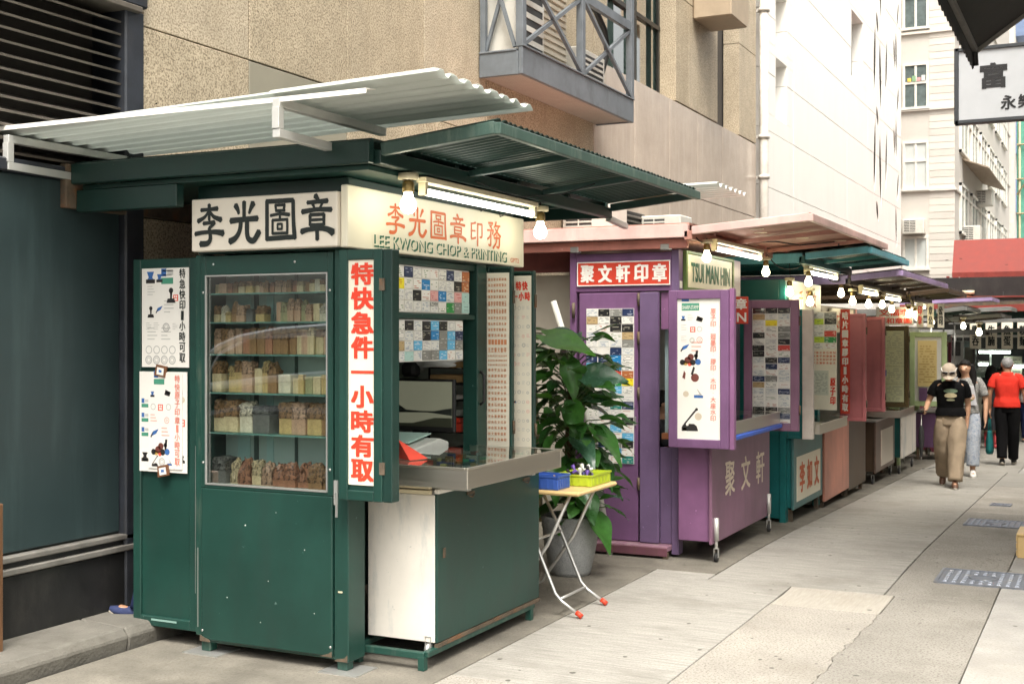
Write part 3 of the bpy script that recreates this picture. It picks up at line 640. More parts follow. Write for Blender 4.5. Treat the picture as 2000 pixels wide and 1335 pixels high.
# red awning at the end of the lane
red_c = mat('red_canvas', (.20, .027, .018), .7, var=.1, bump=.05); red_d = mat('red_beam', (.20, .028, .020), .6, var=.2)
ra = thing('red_awning', 'big red canvas awning across the far end of the lane', 'awning', (-2, 36, 2.4)); OR = (-2, 36, 2.4)
part('canvas', MB().prism([(34.6, 3.36), (34.62, 3.34), (35.1, 4.24), (35.1, 4.28)], -3.82, 1.7, 'x'), red_c, ra, org=OR)
sc = MB()
for k in range(30):
    x = -3.82 + k * .184; sc.prism([(x, 3.38), (x + .19, 3.38), (x + .19, 3.26), (x + .095, 3.2), (x, 3.26)], 34.58, 34.6, 'y')
part('valance', sc, red_d, ra, org=OR)
for i, (y, z) in enumerate(((34.8, 3.0), (35.4, 2.62), (36.2, 2.62))): part('beam', MB().box(-4.1, 1.7, y, y + .12, z, z + .16), red_d, ra, org=OR)
part('back_panel', MB().box(-3.8, 1.7, 36.5, 36.56, 2.2, 4.2), red_d, ra, org=OR)
for x in (-4.0, -2.6, -1.2, .2): part('post', MB().box(x, x + .08, 34.9, 34.98, gz(35), 3.3), red_d, ra, org=OR)

part('cover_sheet', MB().box(-4.1, 1.7, 27.5, 35.2, 2.50, 2.53), red_d, ra, org=OR)  # opaque sheet added to keep the space under the awning dark
for x in (-4.0, -2.4, -.6): part('rafter', MB().box(x, x + .08, 27.5, 35.2, 2.43, 2.498), red_d, ra, org=OR)
part('side_screen', MB().box(-.75, 1.7, 27.4, 27.45, gz(27.4) + 0, 2.5), mat('dark_green_screen', (.02, .045, .02), .7), ra, org=OR)
part('fascia', MB().box(-4.1, 1.7, 27.44, 27.495, 2.20, 2.36), red_c, ra, bevel=.01, org=OR); part('fascia', MB().box(-4.1, 1.7, 34.5, 34.56, 2.75, 3.2), red_d, ra, org=OR)

gum = MB(); rg = random.Random(77)
for k in range(150):
    x = rg.uniform(-2.9, -.1); y = rg.uniform(5.4, 17); r_ = rg.uniform(.006, .018); z = gz(y) + .0012; n_ = 8
    gum.add([(x, y, z + .0015)] + [(x + r_ * rg.uniform(.7, 1.2) * math.cos(2 * math.pi * j / n_), y + r_ * rg.uniform(.7, 1.2) * math.sin(2 * math.pi * j / n_), z) for j in range(n_)], [(0, 1 + j, 1 + (j + 1) % n_) for j in range(n_)])
part('gum_spots', gum, mat('gum_grey', (.10, .095, .08), .8), pave)['kind'] = 'stuff'
# ================================================================== STALLS: shared builders
def paint(name, col, **k):
    a = dict(rough=.42, var=.26, scale=1.7, bump=.10, bscale=7, dirt=.55, dcol=tuple(c * .55 + .010 for c in col), dscale=2.4, dstretch=(2.2, 2.2, .4), speck=.7, speckcol=tuple(min(.8, c * 2.2 + .10) for c in col), sscale=24, srange=(.69, .72))
    a.update(k); return mat(name, col, **a)
green = paint('green_paint', (.0085, .043, .033)); green_d = paint('green_paint_dark', (.006, .029, .023)); green_w = paint('green_paint_worn', (.011, .053, .040), dirt=.6, dcol=(.10, .13, .10), dscale=9)
purple = paint('purple_paint', (.160, .078, .170)); violet = paint('violet_paint', (.135, .088, .172)); mauve = paint('mauve_paint', (.195, .098, .155)); magenta = paint('magenta_paint', (.215, .095, .200))
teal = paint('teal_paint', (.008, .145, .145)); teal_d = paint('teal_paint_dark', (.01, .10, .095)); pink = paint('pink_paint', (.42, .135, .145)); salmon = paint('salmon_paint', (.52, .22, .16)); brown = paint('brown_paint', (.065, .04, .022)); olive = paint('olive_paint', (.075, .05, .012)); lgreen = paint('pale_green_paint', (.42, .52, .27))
pinkroof = paint('pink_roof_paint', (.56, .31, .25), rough=.4); pinkflap = paint('pink_flap_sheet', (.40, .19, .145), rough=.6); pinkroof_e = paint('pink_roof_edge', (.68, .46, .42)); blue_e = paint('blue_roof_edge', (.12, .40, .48)); lilac_e = paint('lilac_roof_edge', (.36, .26, .46)); green_e = paint('green_roof_edge', (.045, .088, .072), dirt=.5, dcol=(.2, .24, .2), dscale=8)
sheet_g = paint('green_sheet', (.0065, .027, .021), rough=.5, dirt=.3); sheet_t = paint('teal_sheet', (.007, .05, .043), rough=.45); sheet_b = paint('brown_sheet', (.045, .030, .026), rough=.35)
cream_b = mat('cream_board', (.80, .75, .60), .4, var=.03, scale=2, bump=.02); pinkish_b = mat('pinkish_board', (.76, .70, .60), .4, var=.04, scale=2.5, bump=.02)
ivory = mat('ivory_sheet', (.78, .73, .60), .45, var=.04, scale=5); grey_edge = paint('grey_roof_edge', (.22, .22, .21)); white_s = mat('white_sheet', (.74, .72, .67), .45, var=.03, scale=5); white_pt = mat('worn_white_paint', (.70, .665, .60), .5, var=.08, scale=3, dirt=.95, dcol=(.36, .40, .40), dscale=2.4, dstretch=(2, 2, .6), bump=.10, bscale=9, speck=.8, speckcol=(.2, .24, .22), sscale=16, srange=(.66, .70))
red_ink = mat('red_ink', (.70, .05, .02), .5, var=.05); orange_ink = mat('orange_ink', (.66, .14, .035), .5, var=.05); green_ink = mat('green_ink', (.012, .12, .065), .5); blk_ink = mat('black_paint', (.010, .016, .014), .45); red_board = mat('red_board', (.56, .05, .025), .45, var=.06); whiteink = mat('white_ink', (.80, .76, .70), .5)
steel_s = mat('stainless', (.66, .63, .56), .33, metal=1.0, var=.04, scale=3, stretch=(.3, .3, 14), bump=.01, bscale=60); galv = mat('galvanised_tube', (.52, .52, .50), .38, metal=.7, var=.08); alu = mat('aluminium_frame', (.60, .60, .57), .4, metal=.5, var=.06, dirt=.2, dcol=(.4, .38, .33))
rust = mat('rusty_iron', (.10, .075, .05), .7, var=.4, scale=12, dirt=.8, dcol=(.22, .09, .03), dscale=7, bump=.3); rubber = mat('black_rubber', (.015, .015, .015), .7)
case_glass = glass('case_glass', (.96, .99, .98), .085, .0); shelf_glass = mat('shelf_glass', (.25, .50, .44), .15, alpha=.55, var=.05, bump=0); tray_glass = glass('tray_glass', (.85, .95, .92), .22, .01)
plastic_sh = mat('plastic_wrap', (.65, .66, .64), .12, var=.1, bump=.6, bscale=14)
tube_e = mat('tube_light', (1, 1, 1), .4, emit=(1.0, 1.0, .90), estr=4.2, bump=0); bulb_e = mat('bulb_light', (1, 1, 1), .4, emit=(1.0, .86, .52), estr=15.0, bump=0); bulb_c = mat('bulb_light_cool', (1, 1, 1), .4, emit=(1.0, .95, .72), estr=15.0, bump=0); cream_pl = mat('cream_plastic', (.62, .55, .38), .4); brass = mat('brass_socket', (.30, .22, .09), .35, metal=.8)
translucent = mat('corrugated_sheet', (.70, .715, .68), .35, var=.06, scale=3, stretch=(.5, 6, 1), dirt=.3, dcol=(.50, .52, .47), dscale=2, bump=.03)
# let daylight glow through the plastic sheet
_n = translucent.node_tree.nodes; _l = translucent.node_tree.links; _t = _n.new('ShaderNodeBsdfTranslucent'); _t.inputs[0].default_value = (.66, .70, .67, 1); _m = _n.new('ShaderNodeMixShader'); _m.inputs[0].default_value = .42
_l.new(_n['Principled BSDF'].outputs[0], _m.inputs[1]); _l.new(_t.outputs[0], _m.inputs[2]); _l.new(_m.outputs[0], _n['Material Output'].inputs[0])

CARD_W = [printmat('card_white_a', (.74, .72, .66), (.16, .17, .18), 7, .50, cols=3.5), printmat('card_white_b', (.70, .69, .64), (.30, .30, .34), 9, .52, cols=3.5), printmat('card_white_c', (.76, .74, .69), (.45, .16, .10), 6, .58, cols=3.5), printmat('card_white_d', (.66, .66, .62), (.12, .20, .32), 8, .55, cols=3.5), printmat('card_white_e', (.73, .71, .66), (.20, .28, .16), 5, .58, cols=3.5)]
CARD_C = [printmat('card_' + n, c, i, 6, .6, cols=3.5) for n, c, i in (('black', (.02, .02, .02), (.4, .38, .3)), ('navy', (.02, .035, .09), (.4, .42, .5)), ('blue', (.02, .20, .46), (.6, .7, .8)), ('sky', (.12, .42, .66), (.7, .75, .8)), ('grey', (.22, .22, .20), (.6, .6, .55)), ('yellow', (.80, .68, .03), (.5, .2, .02)), ('teal', (.03, .22, .19), (.6, .6, .5)), ('pink', (.68, .36, .34), (.5, .1, .1)), ('red', (.55, .07, .05), (.8, .7, .6)), ('tan', (.45, .33, .17), (.15, .1, .05)), ('green', (.03, .25, .06), (.7, .7, .6)), ('lime', (.52, .66, .06), (.1, .2, .05)), ('bronze', (.40, .13, .045), (.7, .6, .4)), ('mint', (.40, .60, .55), (.2, .3, .3)))]
CC = {m.name[5:]: m for m in CARD_C}
def card(parent, o, ang, u, v, w, h, m, n=.004):
    """one printed card standing proud of its board; ang is the heading of the board's right-hand direction"""
    c, s = math.cos(ang), math.sin(ang); o = Vector(o)
    p = o + Vector((c, s, 0)) * (u + w / 2) + Z * (v + h / 2) + Vector((s, -c, 0)) * n
    if m.name not in UNIT: UNIT[m.name] = MB().box(-.5, .5, -.5, .5, -.5, .5).mesh('piece_' + m.name, m)
    return link('card', UNIT[m.name], parent, p, (0, 0, ang), (w, .0025, h))
def card_grid(parent, o, ang, w, h, nx, ny, seed, fixed={}, cdens=.3, gap=.004, skip=()):
    r = random.Random(seed); cw, ch = w / nx, h / ny
    for j in range(ny):
        for i in range(nx):
            if (i, j) in skip: continue
            f = fixed.get((i, j)); m = CC[f] if f else (r.choice([CC['black'], CC['navy'], CC['grey'], CC['sky']]) if r.random() < cdens else r.choice(CARD_W))
            card(parent, o, ang, i * cw + gap / 2 + r.uniform(0, .003), h - (j + 1) * ch + gap / 2 + r.uniform(-.002, .002), cw - gap - r.uniform(0, .004), ch - gap, m, .003 + r.uniform(0, .0015))
def corr(x0, x1, y0, y1, z0, z1, per=.10, amp=.018, th=.0025, wig=0.0, ny=None, nx=1):
    """corrugated sheet, ridges along x; z0 at x0, z1 at x1"""
    mb = MB(); n = ny or int((y1 - y0) / per * 8); vs = []
    for k in (0, 1):
        for i in range(n + 1):
            y = y0 + (y1 - y0) * i / n
            zz = amp * max(-.75, min(.75, math.sin(2 * math.pi * (y - y0) / per) * 1.25))
            for q in range(nx + 1):
                t = q / nx; sag = wig * math.sin(t * math.pi)
                e = .012 * mnoise.noise(Vector((y * 9, q, 3))) if q in (0, nx) else 0
                vs.append((x0 + (x1 - x0) * t + e, y, z0 + (z1 - z0) * t + zz + sag + k * th))
    m_ = (n + 1) * (nx + 1); fs = []
    for i in range(n):
        for q in range(nx):
            a = i * (nx + 1) + q; b = a + nx + 1
            fs.append((a, a + 1, b + 1, b)); fs.append((m_ + a, m_ + b, m_ + b + 1, m_ + a + 1))
    for i in range(n):
        a = i * (nx + 1); b = a + nx + 1; fs.append((a, b, m_ + b, m_ + a)); a += nx; b += nx; fs.append((b, a, m_ + a, m_ + b))
    for i in (0, n):
        for q in range(nx):
            a = i * (nx + 1) + q; fs.append((a, m_ + a, m_ + a + 1, a + 1))
    return mb.add(vs, fs)
def flap(st, org, xi, xo, y0, y1, zi, zo, sheet, edge, dark, corrug=True, ribs=(.33, .66), per=.075):
    """hinged canopy flap on the street side of a roof"""
    part('hinge_beam', MB().box(xi - .03, xi + .03, y0, y1, zi - .07, zi + .0), dark, st, bevel=.004, org=org)
    part('outer_rail', MB().bar((xo, y0, zo - .01), (xo, y1, zo - .01), .035, .055), edge, st, bevel=.004, org=org)
    part('end_rail', MB().bar((xi + .03, y0 + .02, zi), (xo - .015, y0 + .02, zo - .005), .04, .06), edge, st, bevel=.004, org=org)
    part('end_rail', MB().bar((xi + .03, y1 - .02, zi), (xo - .015, y1 - .02, zo - .005), .04, .05), dark, st, bevel=.004, org=org)
    for t in ribs:
        y = y0 + (y1 - y0) * t; part('rib', MB().bar((xi + .03, y, zi - .012), (xo - .015, y, zo - .017), .04, .035), dark, st, bevel=.003, org=org)
    s = corr(xi + .02, xo - .01, y0 + .03, y1 - .03, zi + .035, zo + .035, per, .0065) if corrug else MB().bar((xi + .02, (y0 + y1) / 2, zi + .025), (xo - .01, (y0 + y1) / 2, zo + .025), y1 - y0 - .06, .006)
    part('canopy_sheet', s, sheet, st, org=org)
def roof(st, org, x0, x1, y0, y1, z0, sheet, edge, dark, h=.09, purl=(.25, .5, .75)):
    part('roof_sheet', MB().box(x0, x1, y0 + .03, y1 - .03, z0 + h - .004, z0 + h + .012), sheet, st, org=org)
    part('front_beam', MB().box(x0, x1, y0, y0 + .05, z0, z0 + h), edge, st, bevel=.004, org=org)
    part('rear_beam', MB().box(x0, x1, y1 - .05, y1, z0, z0 + h), dark, st, bevel=.004, org=org)
    for t in purl:
        y = y0 + (y1 - y0) * t; part('purlin', MB().box(x0 + .02, x1 - .04, y, y + .045, z0 + .02, z0 + h - .006), dark, st, org=org)
def leaf_door(st, org, x0, x1, y, z0, z1, m, fw=.055, th=.05, inner=None, handle=False, name='open_door'):
    """cabinet door leaf facing the camera side (its plane is y)"""
    d = part(name, MB().box(x0, x0 + fw, y, y + th, z0, z1).box(x1 - fw, x1, y, y + th, z0, z1).box(x0 + fw, x1 - fw, y, y + th, z1 - fw, z1).box(x0 + fw, x1 - fw, y, y + th, z0, z0 + fw), m, st, bevel=.004, org=org)
    part('door_panel', MB().box(x0 + fw - .004, x1 - fw + .004, y + .018, y + th - .006, z0 + fw - .004, z1 - fw + .004), inner or m, d, org=org)
    for z in (z0 + (z1 - z0) * .16, z0 + (z1 - z0) * .84):
        part('hinge', MB().tube([(x1 + .006, y + th * .5, z - .04), (x1 + .006, y + th * .5, z + .04)], .009, 8), rust, d, org=org)
    return d
def tube_lamp(label, x, y0, y1, z, group='fluorescent lamps under the stall canopies', sc=1.0):
    t = thing('fluorescent_lamp', label, 'lamp', (x, (y0 + y1) / 2, z), 0, group); h = (y1 - y0) / 2
    part('housing', MB().box(-.03, .03, -h - .02, h + .02, .045, .075), cream_pl, t, bevel=.004)
    for s in (-1, 1): part('lamp_holder', MB().box(-.022, .022, s * h - .015, s * h + .015, -.02, .046), cream_pl, t, bevel=.003)
    part('tube', MB().tube([(0, -h + .016, 0), (0, h - .016, 0)], .019 * sc, 10), tube_e, t)
    return t
def bulb(label, x, y, z, top=None, m=None, group='bare bulbs under the stall canopies', r=.036):
    t = thing('light_bulb', label, 'bulb', (x, y, z), 0, group)
    part('glass_bulb', MB().lathe([(.001, -r * 1.05), (r * .55, -r * .92), (r * .93, -r * .4), (r, 0), (r * .9, r * .45), (r * .62, r * 1.0), (r * .5, r * 1.5), (r * .48, r * 1.7)], n=14), m or bulb_e, t)
    part('socket', MB().lathe([(r * .62, r * 1.55), (r * .72, r * 1.6), (r * .72, r * 2.7), (r * .4, r * 3.0), (.001, r * 3.0)], n=12), brass, t)
    part('lamp_base', MB().lathe([(r * .9, r * 3.0), (r * 1.25, r * 3.1), (r * 1.25, r * 3.8), (.001, r * 3.8)], n=12), cream_pl, t)
    if top: part('cord', MB().tube([(0, 0, r * 3.7), (.004, .01, (top - z) * .5), (0, 0, top - z)], .004, 5), rubber, t)
    return t
def tray(label, x0, x1, y0, y1, z0, z1, zb, items=40, seed=1, lip=None, group='glass topped display trays'):
    """stainless display tray with a glass lid"""
    o = (x1, y0, z0); t = thing('display_tray', label, 'display tray', o, 0, group)
    part('body', MB().box(x0, x1, y0, y0 + .006, z0, z1).box(x1 - .006, x1, y0 + .0062, y1 - .0062, z0, z1).box(x0, x1, y1 - .006, y1, z0, z1).box(x0, x1 - .0062, y0 + .0062, y1 - .0062, z0, z0 + .006), steel_s, t, org=o, bevel=.002)
    part('rim', MB().box(x1 - .012, x1 + .006, y0 - .006, y1 + .006, z1, z1 + .010).box(x0, x1 - .012, y0 - .006, y0 + .012, z1, z1 + .010).box(x0, x1 - .012, y1 - .012, y1 + .006, z1, z1 + .010), steel_s, t, org=o, bevel=.002)
    part('lining', MB().box(x0 + .01, x1 - .01, y0 + .01, y1 - .01, z1 - .045, z1 - .040), mat('tray_lining', (.05, .05, .042), .8, var=.4, scale=25), t, org=o)
    part('glass_lid', MB().add([(x0, y0 + .003, zb), (x1 - .012, y0 + .003, z1 + .006), (x1 - .012, y1 - .003, z1 + .006), (x0, y1 - .003, zb)], [(0, 1, 2, 3)]), tray_glass, t, org=o)
    r = random.Random(seed); cols = [mat('stamp_%d' % i, c, .4) for i, c in enumerate([(.45, .05, .04), (.03, .08, .3), (.5, .45, .35), (.02, .02, .02), (.3, .18, .07), (.05, .25, .12), (.55, .5, .2), (.3, .3, .3)])]
    for k in range(items):
        x = r.uniform(x0 + .04, x1 - .05); y = r.uniform(y0 + .04, y1 - .04)
        piece('display_item', r.choice(cols), t, x - o[0] - r.uniform(.008, .02), x - o[0] + r.uniform(.008, .03), y - o[1] - r.uniform(.01, .03), y - o[1] + .02, z1 - .04 - o[2], z1 - .04 + r.uniform(.008, .028) - o[2], (0, 0, r.uniform(0, 3)))
    return t
def sheet(st, name, org, o, w, h, m, ang=0.0, th=.004):
    c, s = math.cos(ang), math.sin(ang); r = Vector((c, s, 0)); n = Vector((s, -c, 0)); o = Vector(o); a = o; b = o + r * w
    mb = MB(); mb.add([a, b, b + Z * h, a + Z * h, a + n * th, b + n * th, b + n * th + Z * h, a + n * th + Z * h], [(3, 2, 1, 0), (4, 5, 6, 7), (0, 1, 5, 4), (1, 2, 6, 5), (2, 3, 7, 6), (3, 0, 4, 7)])
    return part(name, mb, m, st, org=org)
def caster(st, org, x, y, z, r=.035, m=None):
    w = part('caster', MB().lathe([(.001, -.012), (r * .55, -.012), (r, -.010), (r, .010), (r * .55, .012), (.001, .012)], (x, y, z + r), 16, 'x'), m or rubber, st, org=org)
    part('caster_fork', MB().box(x - .018, x - .014, y - .012, y + .012, z + r, z + r * 2 + .03).box(x + .014, x + .018, y - .012, y + .012, z + r, z + r * 2 + .03).box(x - .018, x + .018, y - .014, y + .014, z + r * 2 + .03, z + r * 2 + .036), galv, w, org=org)
FL = {}
def picture(mb, ox, oz, y, k, s, cols=None):
    """small flat printed illustrations of rubber stamps: k chooses the drawing, mb.cur the ink"""
    def q(a, b, c, d, ci): mb.cur = ci; mb.add([(ox + a * s, y, oz + b * s), (ox + c * s, y, oz + b * s), (ox + c * s, y, oz + d * s), (ox + a * s, y, oz + d * s)], [(0, 1, 2, 3)])
    def poly(p, ci): mb.cur = ci; mb.add([(ox + a * s, y - .0001, oz + b * s) for a, b in p], [tuple(range(len(p)))])
    def ring(cx, cy, r, ci, f=.75, n=14):
        mb.cur = ci; vs = []
        for j in range(n):
            t = 2 * math.pi * j / n; vs += [(ox + (cx + r * math.cos(t)) * s, y, oz + (cy + r * math.sin(t)) * s), (ox + (cx + r * f * math.cos(t)) * s, y, oz + (cy + r * f * math.sin(t)) * s)]
        mb.add(vs, [(2 * j, 2 * ((j + 1) % n), 2 * ((j + 1) % n) + 1, 2 * j + 1) for j in range(n)])
    def disc(cx, cy, r, ci, n=12): poly([(cx + r * math.cos(2 * math.pi * j / n), cy + r * math.sin(2 * math.pi * j / n)) for j in range(n)], ci)
    if k == 'stamp': poly([(0, 0), (1, 0), (1, .35), (.8, .4), (.7, .6), (.9, 1), (.1, 1), (.3, .6), (.2, .4), (0, .35)], 0); poly([(.12, .02), (.88, .02), (.88, .2), (.12, .2)], 5)
    if k == 'bluestamp': poly([(.15, .35), (.3, .5), (.1, 1), (.9, 1), (.7, .5), (.85, .35)], 1); poly([(0, 0), (1, 0), (1, .34), (0, .34)], 0)
    if k == 'knob': disc(.5, .85, .2, 0); poly([(.42, .3), (.58, .3), (.6, .75), (.4, .75)], 0); poly([(.1, 0), (.9, 0), (.8, .3), (.2, .3)], 0)
    if k == 'box': poly([(0, .2), (.8, 0), (1, .5), (.2, .8)], 0); poly([(.1, .45), (.85, .2), (.92, .42), (.2, .7)], 4)
    if k == 'bluebox': poly([(0, .15), (.7, .45), (1, .9), (.3, .65)], 1); poly([(0, .15), (.3, .65), (.25, .3), (.1, .05)], 0)
    if k == 'redsq': q(0, 0, 1, 1, 2); mb.cur = 5; poly([(.2, .55), (.45, .55), (.45, .85), (.2, .85)], 5); poly([(.55, .55), (.8, .55), (.8, .85), (.55, .85)], 5); poly([(.2, .15), (.8, .15), (.8, .42), (.2, .42)], 5)
    if k == 'ring': ring(.5, .5, .5, 4); ring(.5, .5, .28, 4)
    if k == 'redring': ring(.5, .5, .5, 2, .86); ring(.5, .5, .18, 2)
    if k == 'oval': ring(.5, .4, .45, 4, .8)
    if k == 'disc': disc(.5, .5, .5, 6)
    if k == 'pile':
        for a, b, r_, ci in ((.1, .2, .13, 0), (.35, .3, .16, 3), (.6, .2, .14, 0), (.85, .22, .14, 1), (.5, .45, .15, 3), (.75, .5, .10, 0), (.25, .15, .1, 7), (.45, .12, .1, 2)): disc(a, b, r_, ci)
        poly([(.7, .3), (.8, .3), (.86, .75), (.74, .75)], 0)
    if k == 'press': poly([(.0, 0), (1, 0), (1, .08), (.92, .3), (.75, .42), (.45, .42), (.4, .3), (.28, .3), (.25, .42), (.08, .35), (.0, .2)], 0); poly([(.12, .4), (.2, .36), (.95, 1.25), (.86, 1.32)], 0); disc(.92, 1.28, .09, 0); poly([(.05, .02), (.3, .02), (.3, .18), (.05, .18)], 7)
    if k == 'redstampa': poly([(0, .3), (.16, .2), (.2, .55), (.1, .7)], 3)
    if k == 'redstamps': disc(.75, .3, .24, 3); poly([(.5, .5), (.62, .42), (.75, .85), (.65, .95)], 0)
    if k == 'clamp': poly([(0, 0), (1, 0), (1, .25), (0, .3)], 1); poly([(.1, .3), (.9, .28), (.4, .9), (.3, .95), (.6, .4)], 4)
    if k == 'logo': mb.cur = 1; q(0, .5, .42, 1, 1); q(.5, .58, 1, .9, 8); q(0, 0, 1, .4, 9)
    if k == 'lines':
        for j in range(4): q(0, .1 + j * .25, .5 + .4 * abs(math.sin(j * 7.3 + ox * 50)), .17 + j * .25, 8)
    if k == 'redlines':
        for j in range(3): q(0, .1 + j * .33, .5 + .45 * abs(math.sin(j * 5.3 + oz * 40)), .22 + j * .33, 10)
PICM = [mat('print_black', (.02, .018, .018), .5), mat('print_blue', (.04, .13, .36), .5), mat('print_red', (.70, .10, .06), .5), mat('print_brown', (.14, .04, .03), .5), mat('print_grey', (.38, .38, .36), .5), mat('print_white', (.74, .72, .66), .5), mat('print_beige', (.52, .45, .35), .5), mat('print_gold', (.50, .32, .08), .5), mat('print_palegrey', (.48, .48, .45), .5), mat('print_green', (.06, .26, .17), .5), mat('print_palered', (.72, .42, .36), .5)]
def place(st, org, items, y, name='printed_picture'):
    for k, x, z, s in items:
        mb = MB(); picture(mb, x, z, y, k, s); part(name, mb, PICM, st, org=org)
# ================================================================== GREEN STALL
GO = (-3.46, 5.19, 0.0)
gs = thing('green_stall', 'dark green seal carving stall with glass case, open doors and fluorescent lit sign', 'market stall', GO, 0, 'metal market stalls lining the lane')
y0 = 5.19
def gp(name, mb, m, b=.004, par=None): return part(name, mb, m, par or gs, bevel=b, org=GO)
# feet with base plates
for x, z in ((-4.375, .06), (-3.50, .055)):
    f = gp('foot', MB().box(x - .03, x + .03, y0 + .01, y0 + .07, .006, z), green_w); gp('base_plate', MB().box(x - .10, x + .13, y0 - .06, y0 + .14, 0, .006), galv, 0, f)
for x in (-4.375, -3.52): gp('foot', MB().box(x - .03, x + .03, 6.9, 6.96, 0, .06), green_w)
gp('bottom_rail', MB().box(-4.40, -3.545, y0 + .012, y0 + .05, .055, .105), green_w)
gp('corner_post', MB().box(-3.54, -3.455, y0, y0 + .155, .05, 2.135), green)
gp('door_post', MB().box(-4.41, -4.37, y0 + .02, y0 + .08, .06, 2.135), green)
gp('rear_post', MB().box(-3.56, -3.46, 6.60, 6.72, .05, 2.135), green)
gp('rear_post', MB().box(-4.42, -4.36, 6.92, 6.98, .05, 2.45), green_d)
gp('lower_panel', MB().box(-4.395, -3.55, y0 - .006, y0 + .03, .07, .885), green, .006)
gp('case_frame', MB().box(-4.395, -4.362, y0 - .006, y0 + .03, .885, 2.125).box(-3.578, -3.545, y0 - .006, y0 + .03, .885, 2.125).box(-4.362, -3.578, y0 - .006, y0 + .03, 2.022, 2.125).box(-4.362, -3.578, y0 - .006, y0 + .03, .885, .905), green)
gp('glazing_bead', MB().box(-4.364, -4.356, y0 - .010, y0 + .0, .905, 2.022).box(-3.584, -3.576, y0 - .010, y0, .905, 2.022).box(-4.356, -3.584, y0 - .010, y0, .903, .911).box(-4.356, -3.584, y0 - .010, y0, 2.014, 2.022), galv, 0)
gp('glass_pane', MB().box(-4.362, -3.578, y0 + .006, y0 + .010, .905, 2.022), case_glass, 0)
backm = mat('case_back', (.48, .62, .58), .25, var=.08, scale=2); backs = mat('case_slat', (.40, .62, .60), .35, var=.05); backd = mat('case_dark', (.05, .09, .08), .4)
gp('case_back', MB().box(-4.40, -3.545, y0 + .205, y0 + .222, .62, 2.12), backm, 0)
for x, w, m in ((-4.31, .085, backs), (-4.20, .03, backd), (-4.115, .045, backs), (-3.72, .028, backs), (-3.93, .02, backd)): gp('back_slat', MB().box(x, x + w, y0 + .197, y0 + .2045, .91, 2.1), m, .002)
gp('case_side', MB().box(-4.41, -4.397, y0 + .08, y0 + .22, .06, 2.12).box(-3.547, -3.542, y0 + .16, y0 + .22, .06, 2.12), green_d, 0)
gp('case_floor', MB().box(-4.396, -3.55, y0 + .032, y0 + .204, .885, .905), mat('case_floor', (.3, .32, .28), .6), 0)
SH = [.905, 1.186, 1.40, 1.605, 1.776, 1.93]
for z in SH[1:]: gp('glass_shelf', MB().box(-4.396, -3.55, y0 + .025, y0 + .196, z - .012, z - .004), shelf_glass, 0)
# left narrow open door
ld = leaf_door(gs, GO, -4.935, -4.475, 5.25, .085, 2.125, green, .055, .05)
gp('door_edge', MB().box(-4.475, -4.43, 5.235, 5.30, .075, 2.135), green_w)
# walls, roof
gp('side_wall', MB().box(-4.425, -4.412, y0 + .23, 6.95, .06, 2.45), green_d, 0)
gp('far_wall', MB().box(-4.42, -3.5, 6.955, 6.975, .06, 2.45), mat('stall_inner', (.42, .45, .39), .6, dirt=.3), 0)
gp('header_beam', MB().box(-4.42, -3.455, y0 + .0, y0 + .08, 2.137, 2.50).box(-3.53, -3.46, y0 + .0802, 7.1, 2.13, 2.50), green_d)
gp('opening_frame', MB().box(-3.515, -3.475, y0 + .156, 6.599, 2.09, 2.128).box(-3.515, -3.475, y0 + .156, 6.599, 1.795, 1.825), green)
roof(gs, GO, -5.13, -3.20, 4.98, 8.1, 2.53, sheet_g, green_d, green_d, .11, (.12, .3, .55, .8))
gp('soffit', MB().box(-5.1, -3.24, 5.04, 7.12, 2.505, 2.528), green, 0)
gp('side_beam', MB().box(-5.18, -5.132, 4.95, 8.1, 2.40, 2.64), rust)
gp('lower_beam', MB().box(-5.13, -4.42, 5.02, 5.08, 2.38, 2.50), green_d)
gp('rusty_strip', MB().box(-5.12, -4.5, 5.09, 5.12, 2.46, 2.50), rust, 0)
flap(gs, GO, -3.20, -2.54, 5.04, 8.1, 2.60, 2.665, sheet_g, green_e, green_d, True, (.30, .62), .06)
gp('extension_bar', MB().bar((-3.2, 8.1, 2.53), (-3.2, 8.45, 2.50), .04, .04), galv)
gp('cable', MB().tube([(-3.18, 6.0, 2.56), (-3.05, 6.3, 2.49), (-2.9, 6.6, 2.53), (-2.75, 6.75, 2.60)], .004, 5).tube([(-3.22, 6.2, 2.47), (-3.28, 6.3, 2.42), (-3.22, 6.4, 2.47)], .004, 5).tube([(-3.22, 6.4, 2.47), (-3.28, 6.55, 2.41), (-3.2, 6.7, 2.48)], .004, 5), rubber, 0)
# signs
s1 = gp('signboard', MB().box(-4.40, -3.472, y0 - .075, y0 - .002, 2.146, 2.422), pinkish_b, .005)
for i, c in enumerate('李光圖章'): chars(s1, c, blk_ink, (-4.378 + i * .229, y0 - .076, 2.178 + [0, .004, .006, .01][i]), X, Z, .20, .215, org=GO, br=True, fat=1.45, step=0)
s2 = gp('signboard', MB().box(-3.468, -3.428, 5.14, 7.19, 2.142, 2.456), cream_b, .005)
chars(s2, '李光圖章印務', orange_ink, (-3.428, 5.50, 2.242), Y, Z, .192, .16, org=GO, br=True, fat=1.2, step=.232)
L = MB(); write(L, 'LEE KWONG CHOP & PRINTING', (-3.4265, 5.385, 2.158), Y, Z, 1.55, .066, .035); gp('lettering', L, green_ink, 0, s2)['kind'] = 'stuff'
L = MB(); write(L, 'LEE KWONG CHOP & PRINTING', (-3.4255, 5.373, 2.166), Y, Z, 1.545, .064, .0); gp('lettering_face', L, cream_b, 0, s2)['kind'] = 'stuff'
L = MB(); write(L, 'GPT2', (-3.4265, 6.985, 2.165), Y, Z, .125, .028, .004); gp('lettering', L, orange_ink, 0, s2)
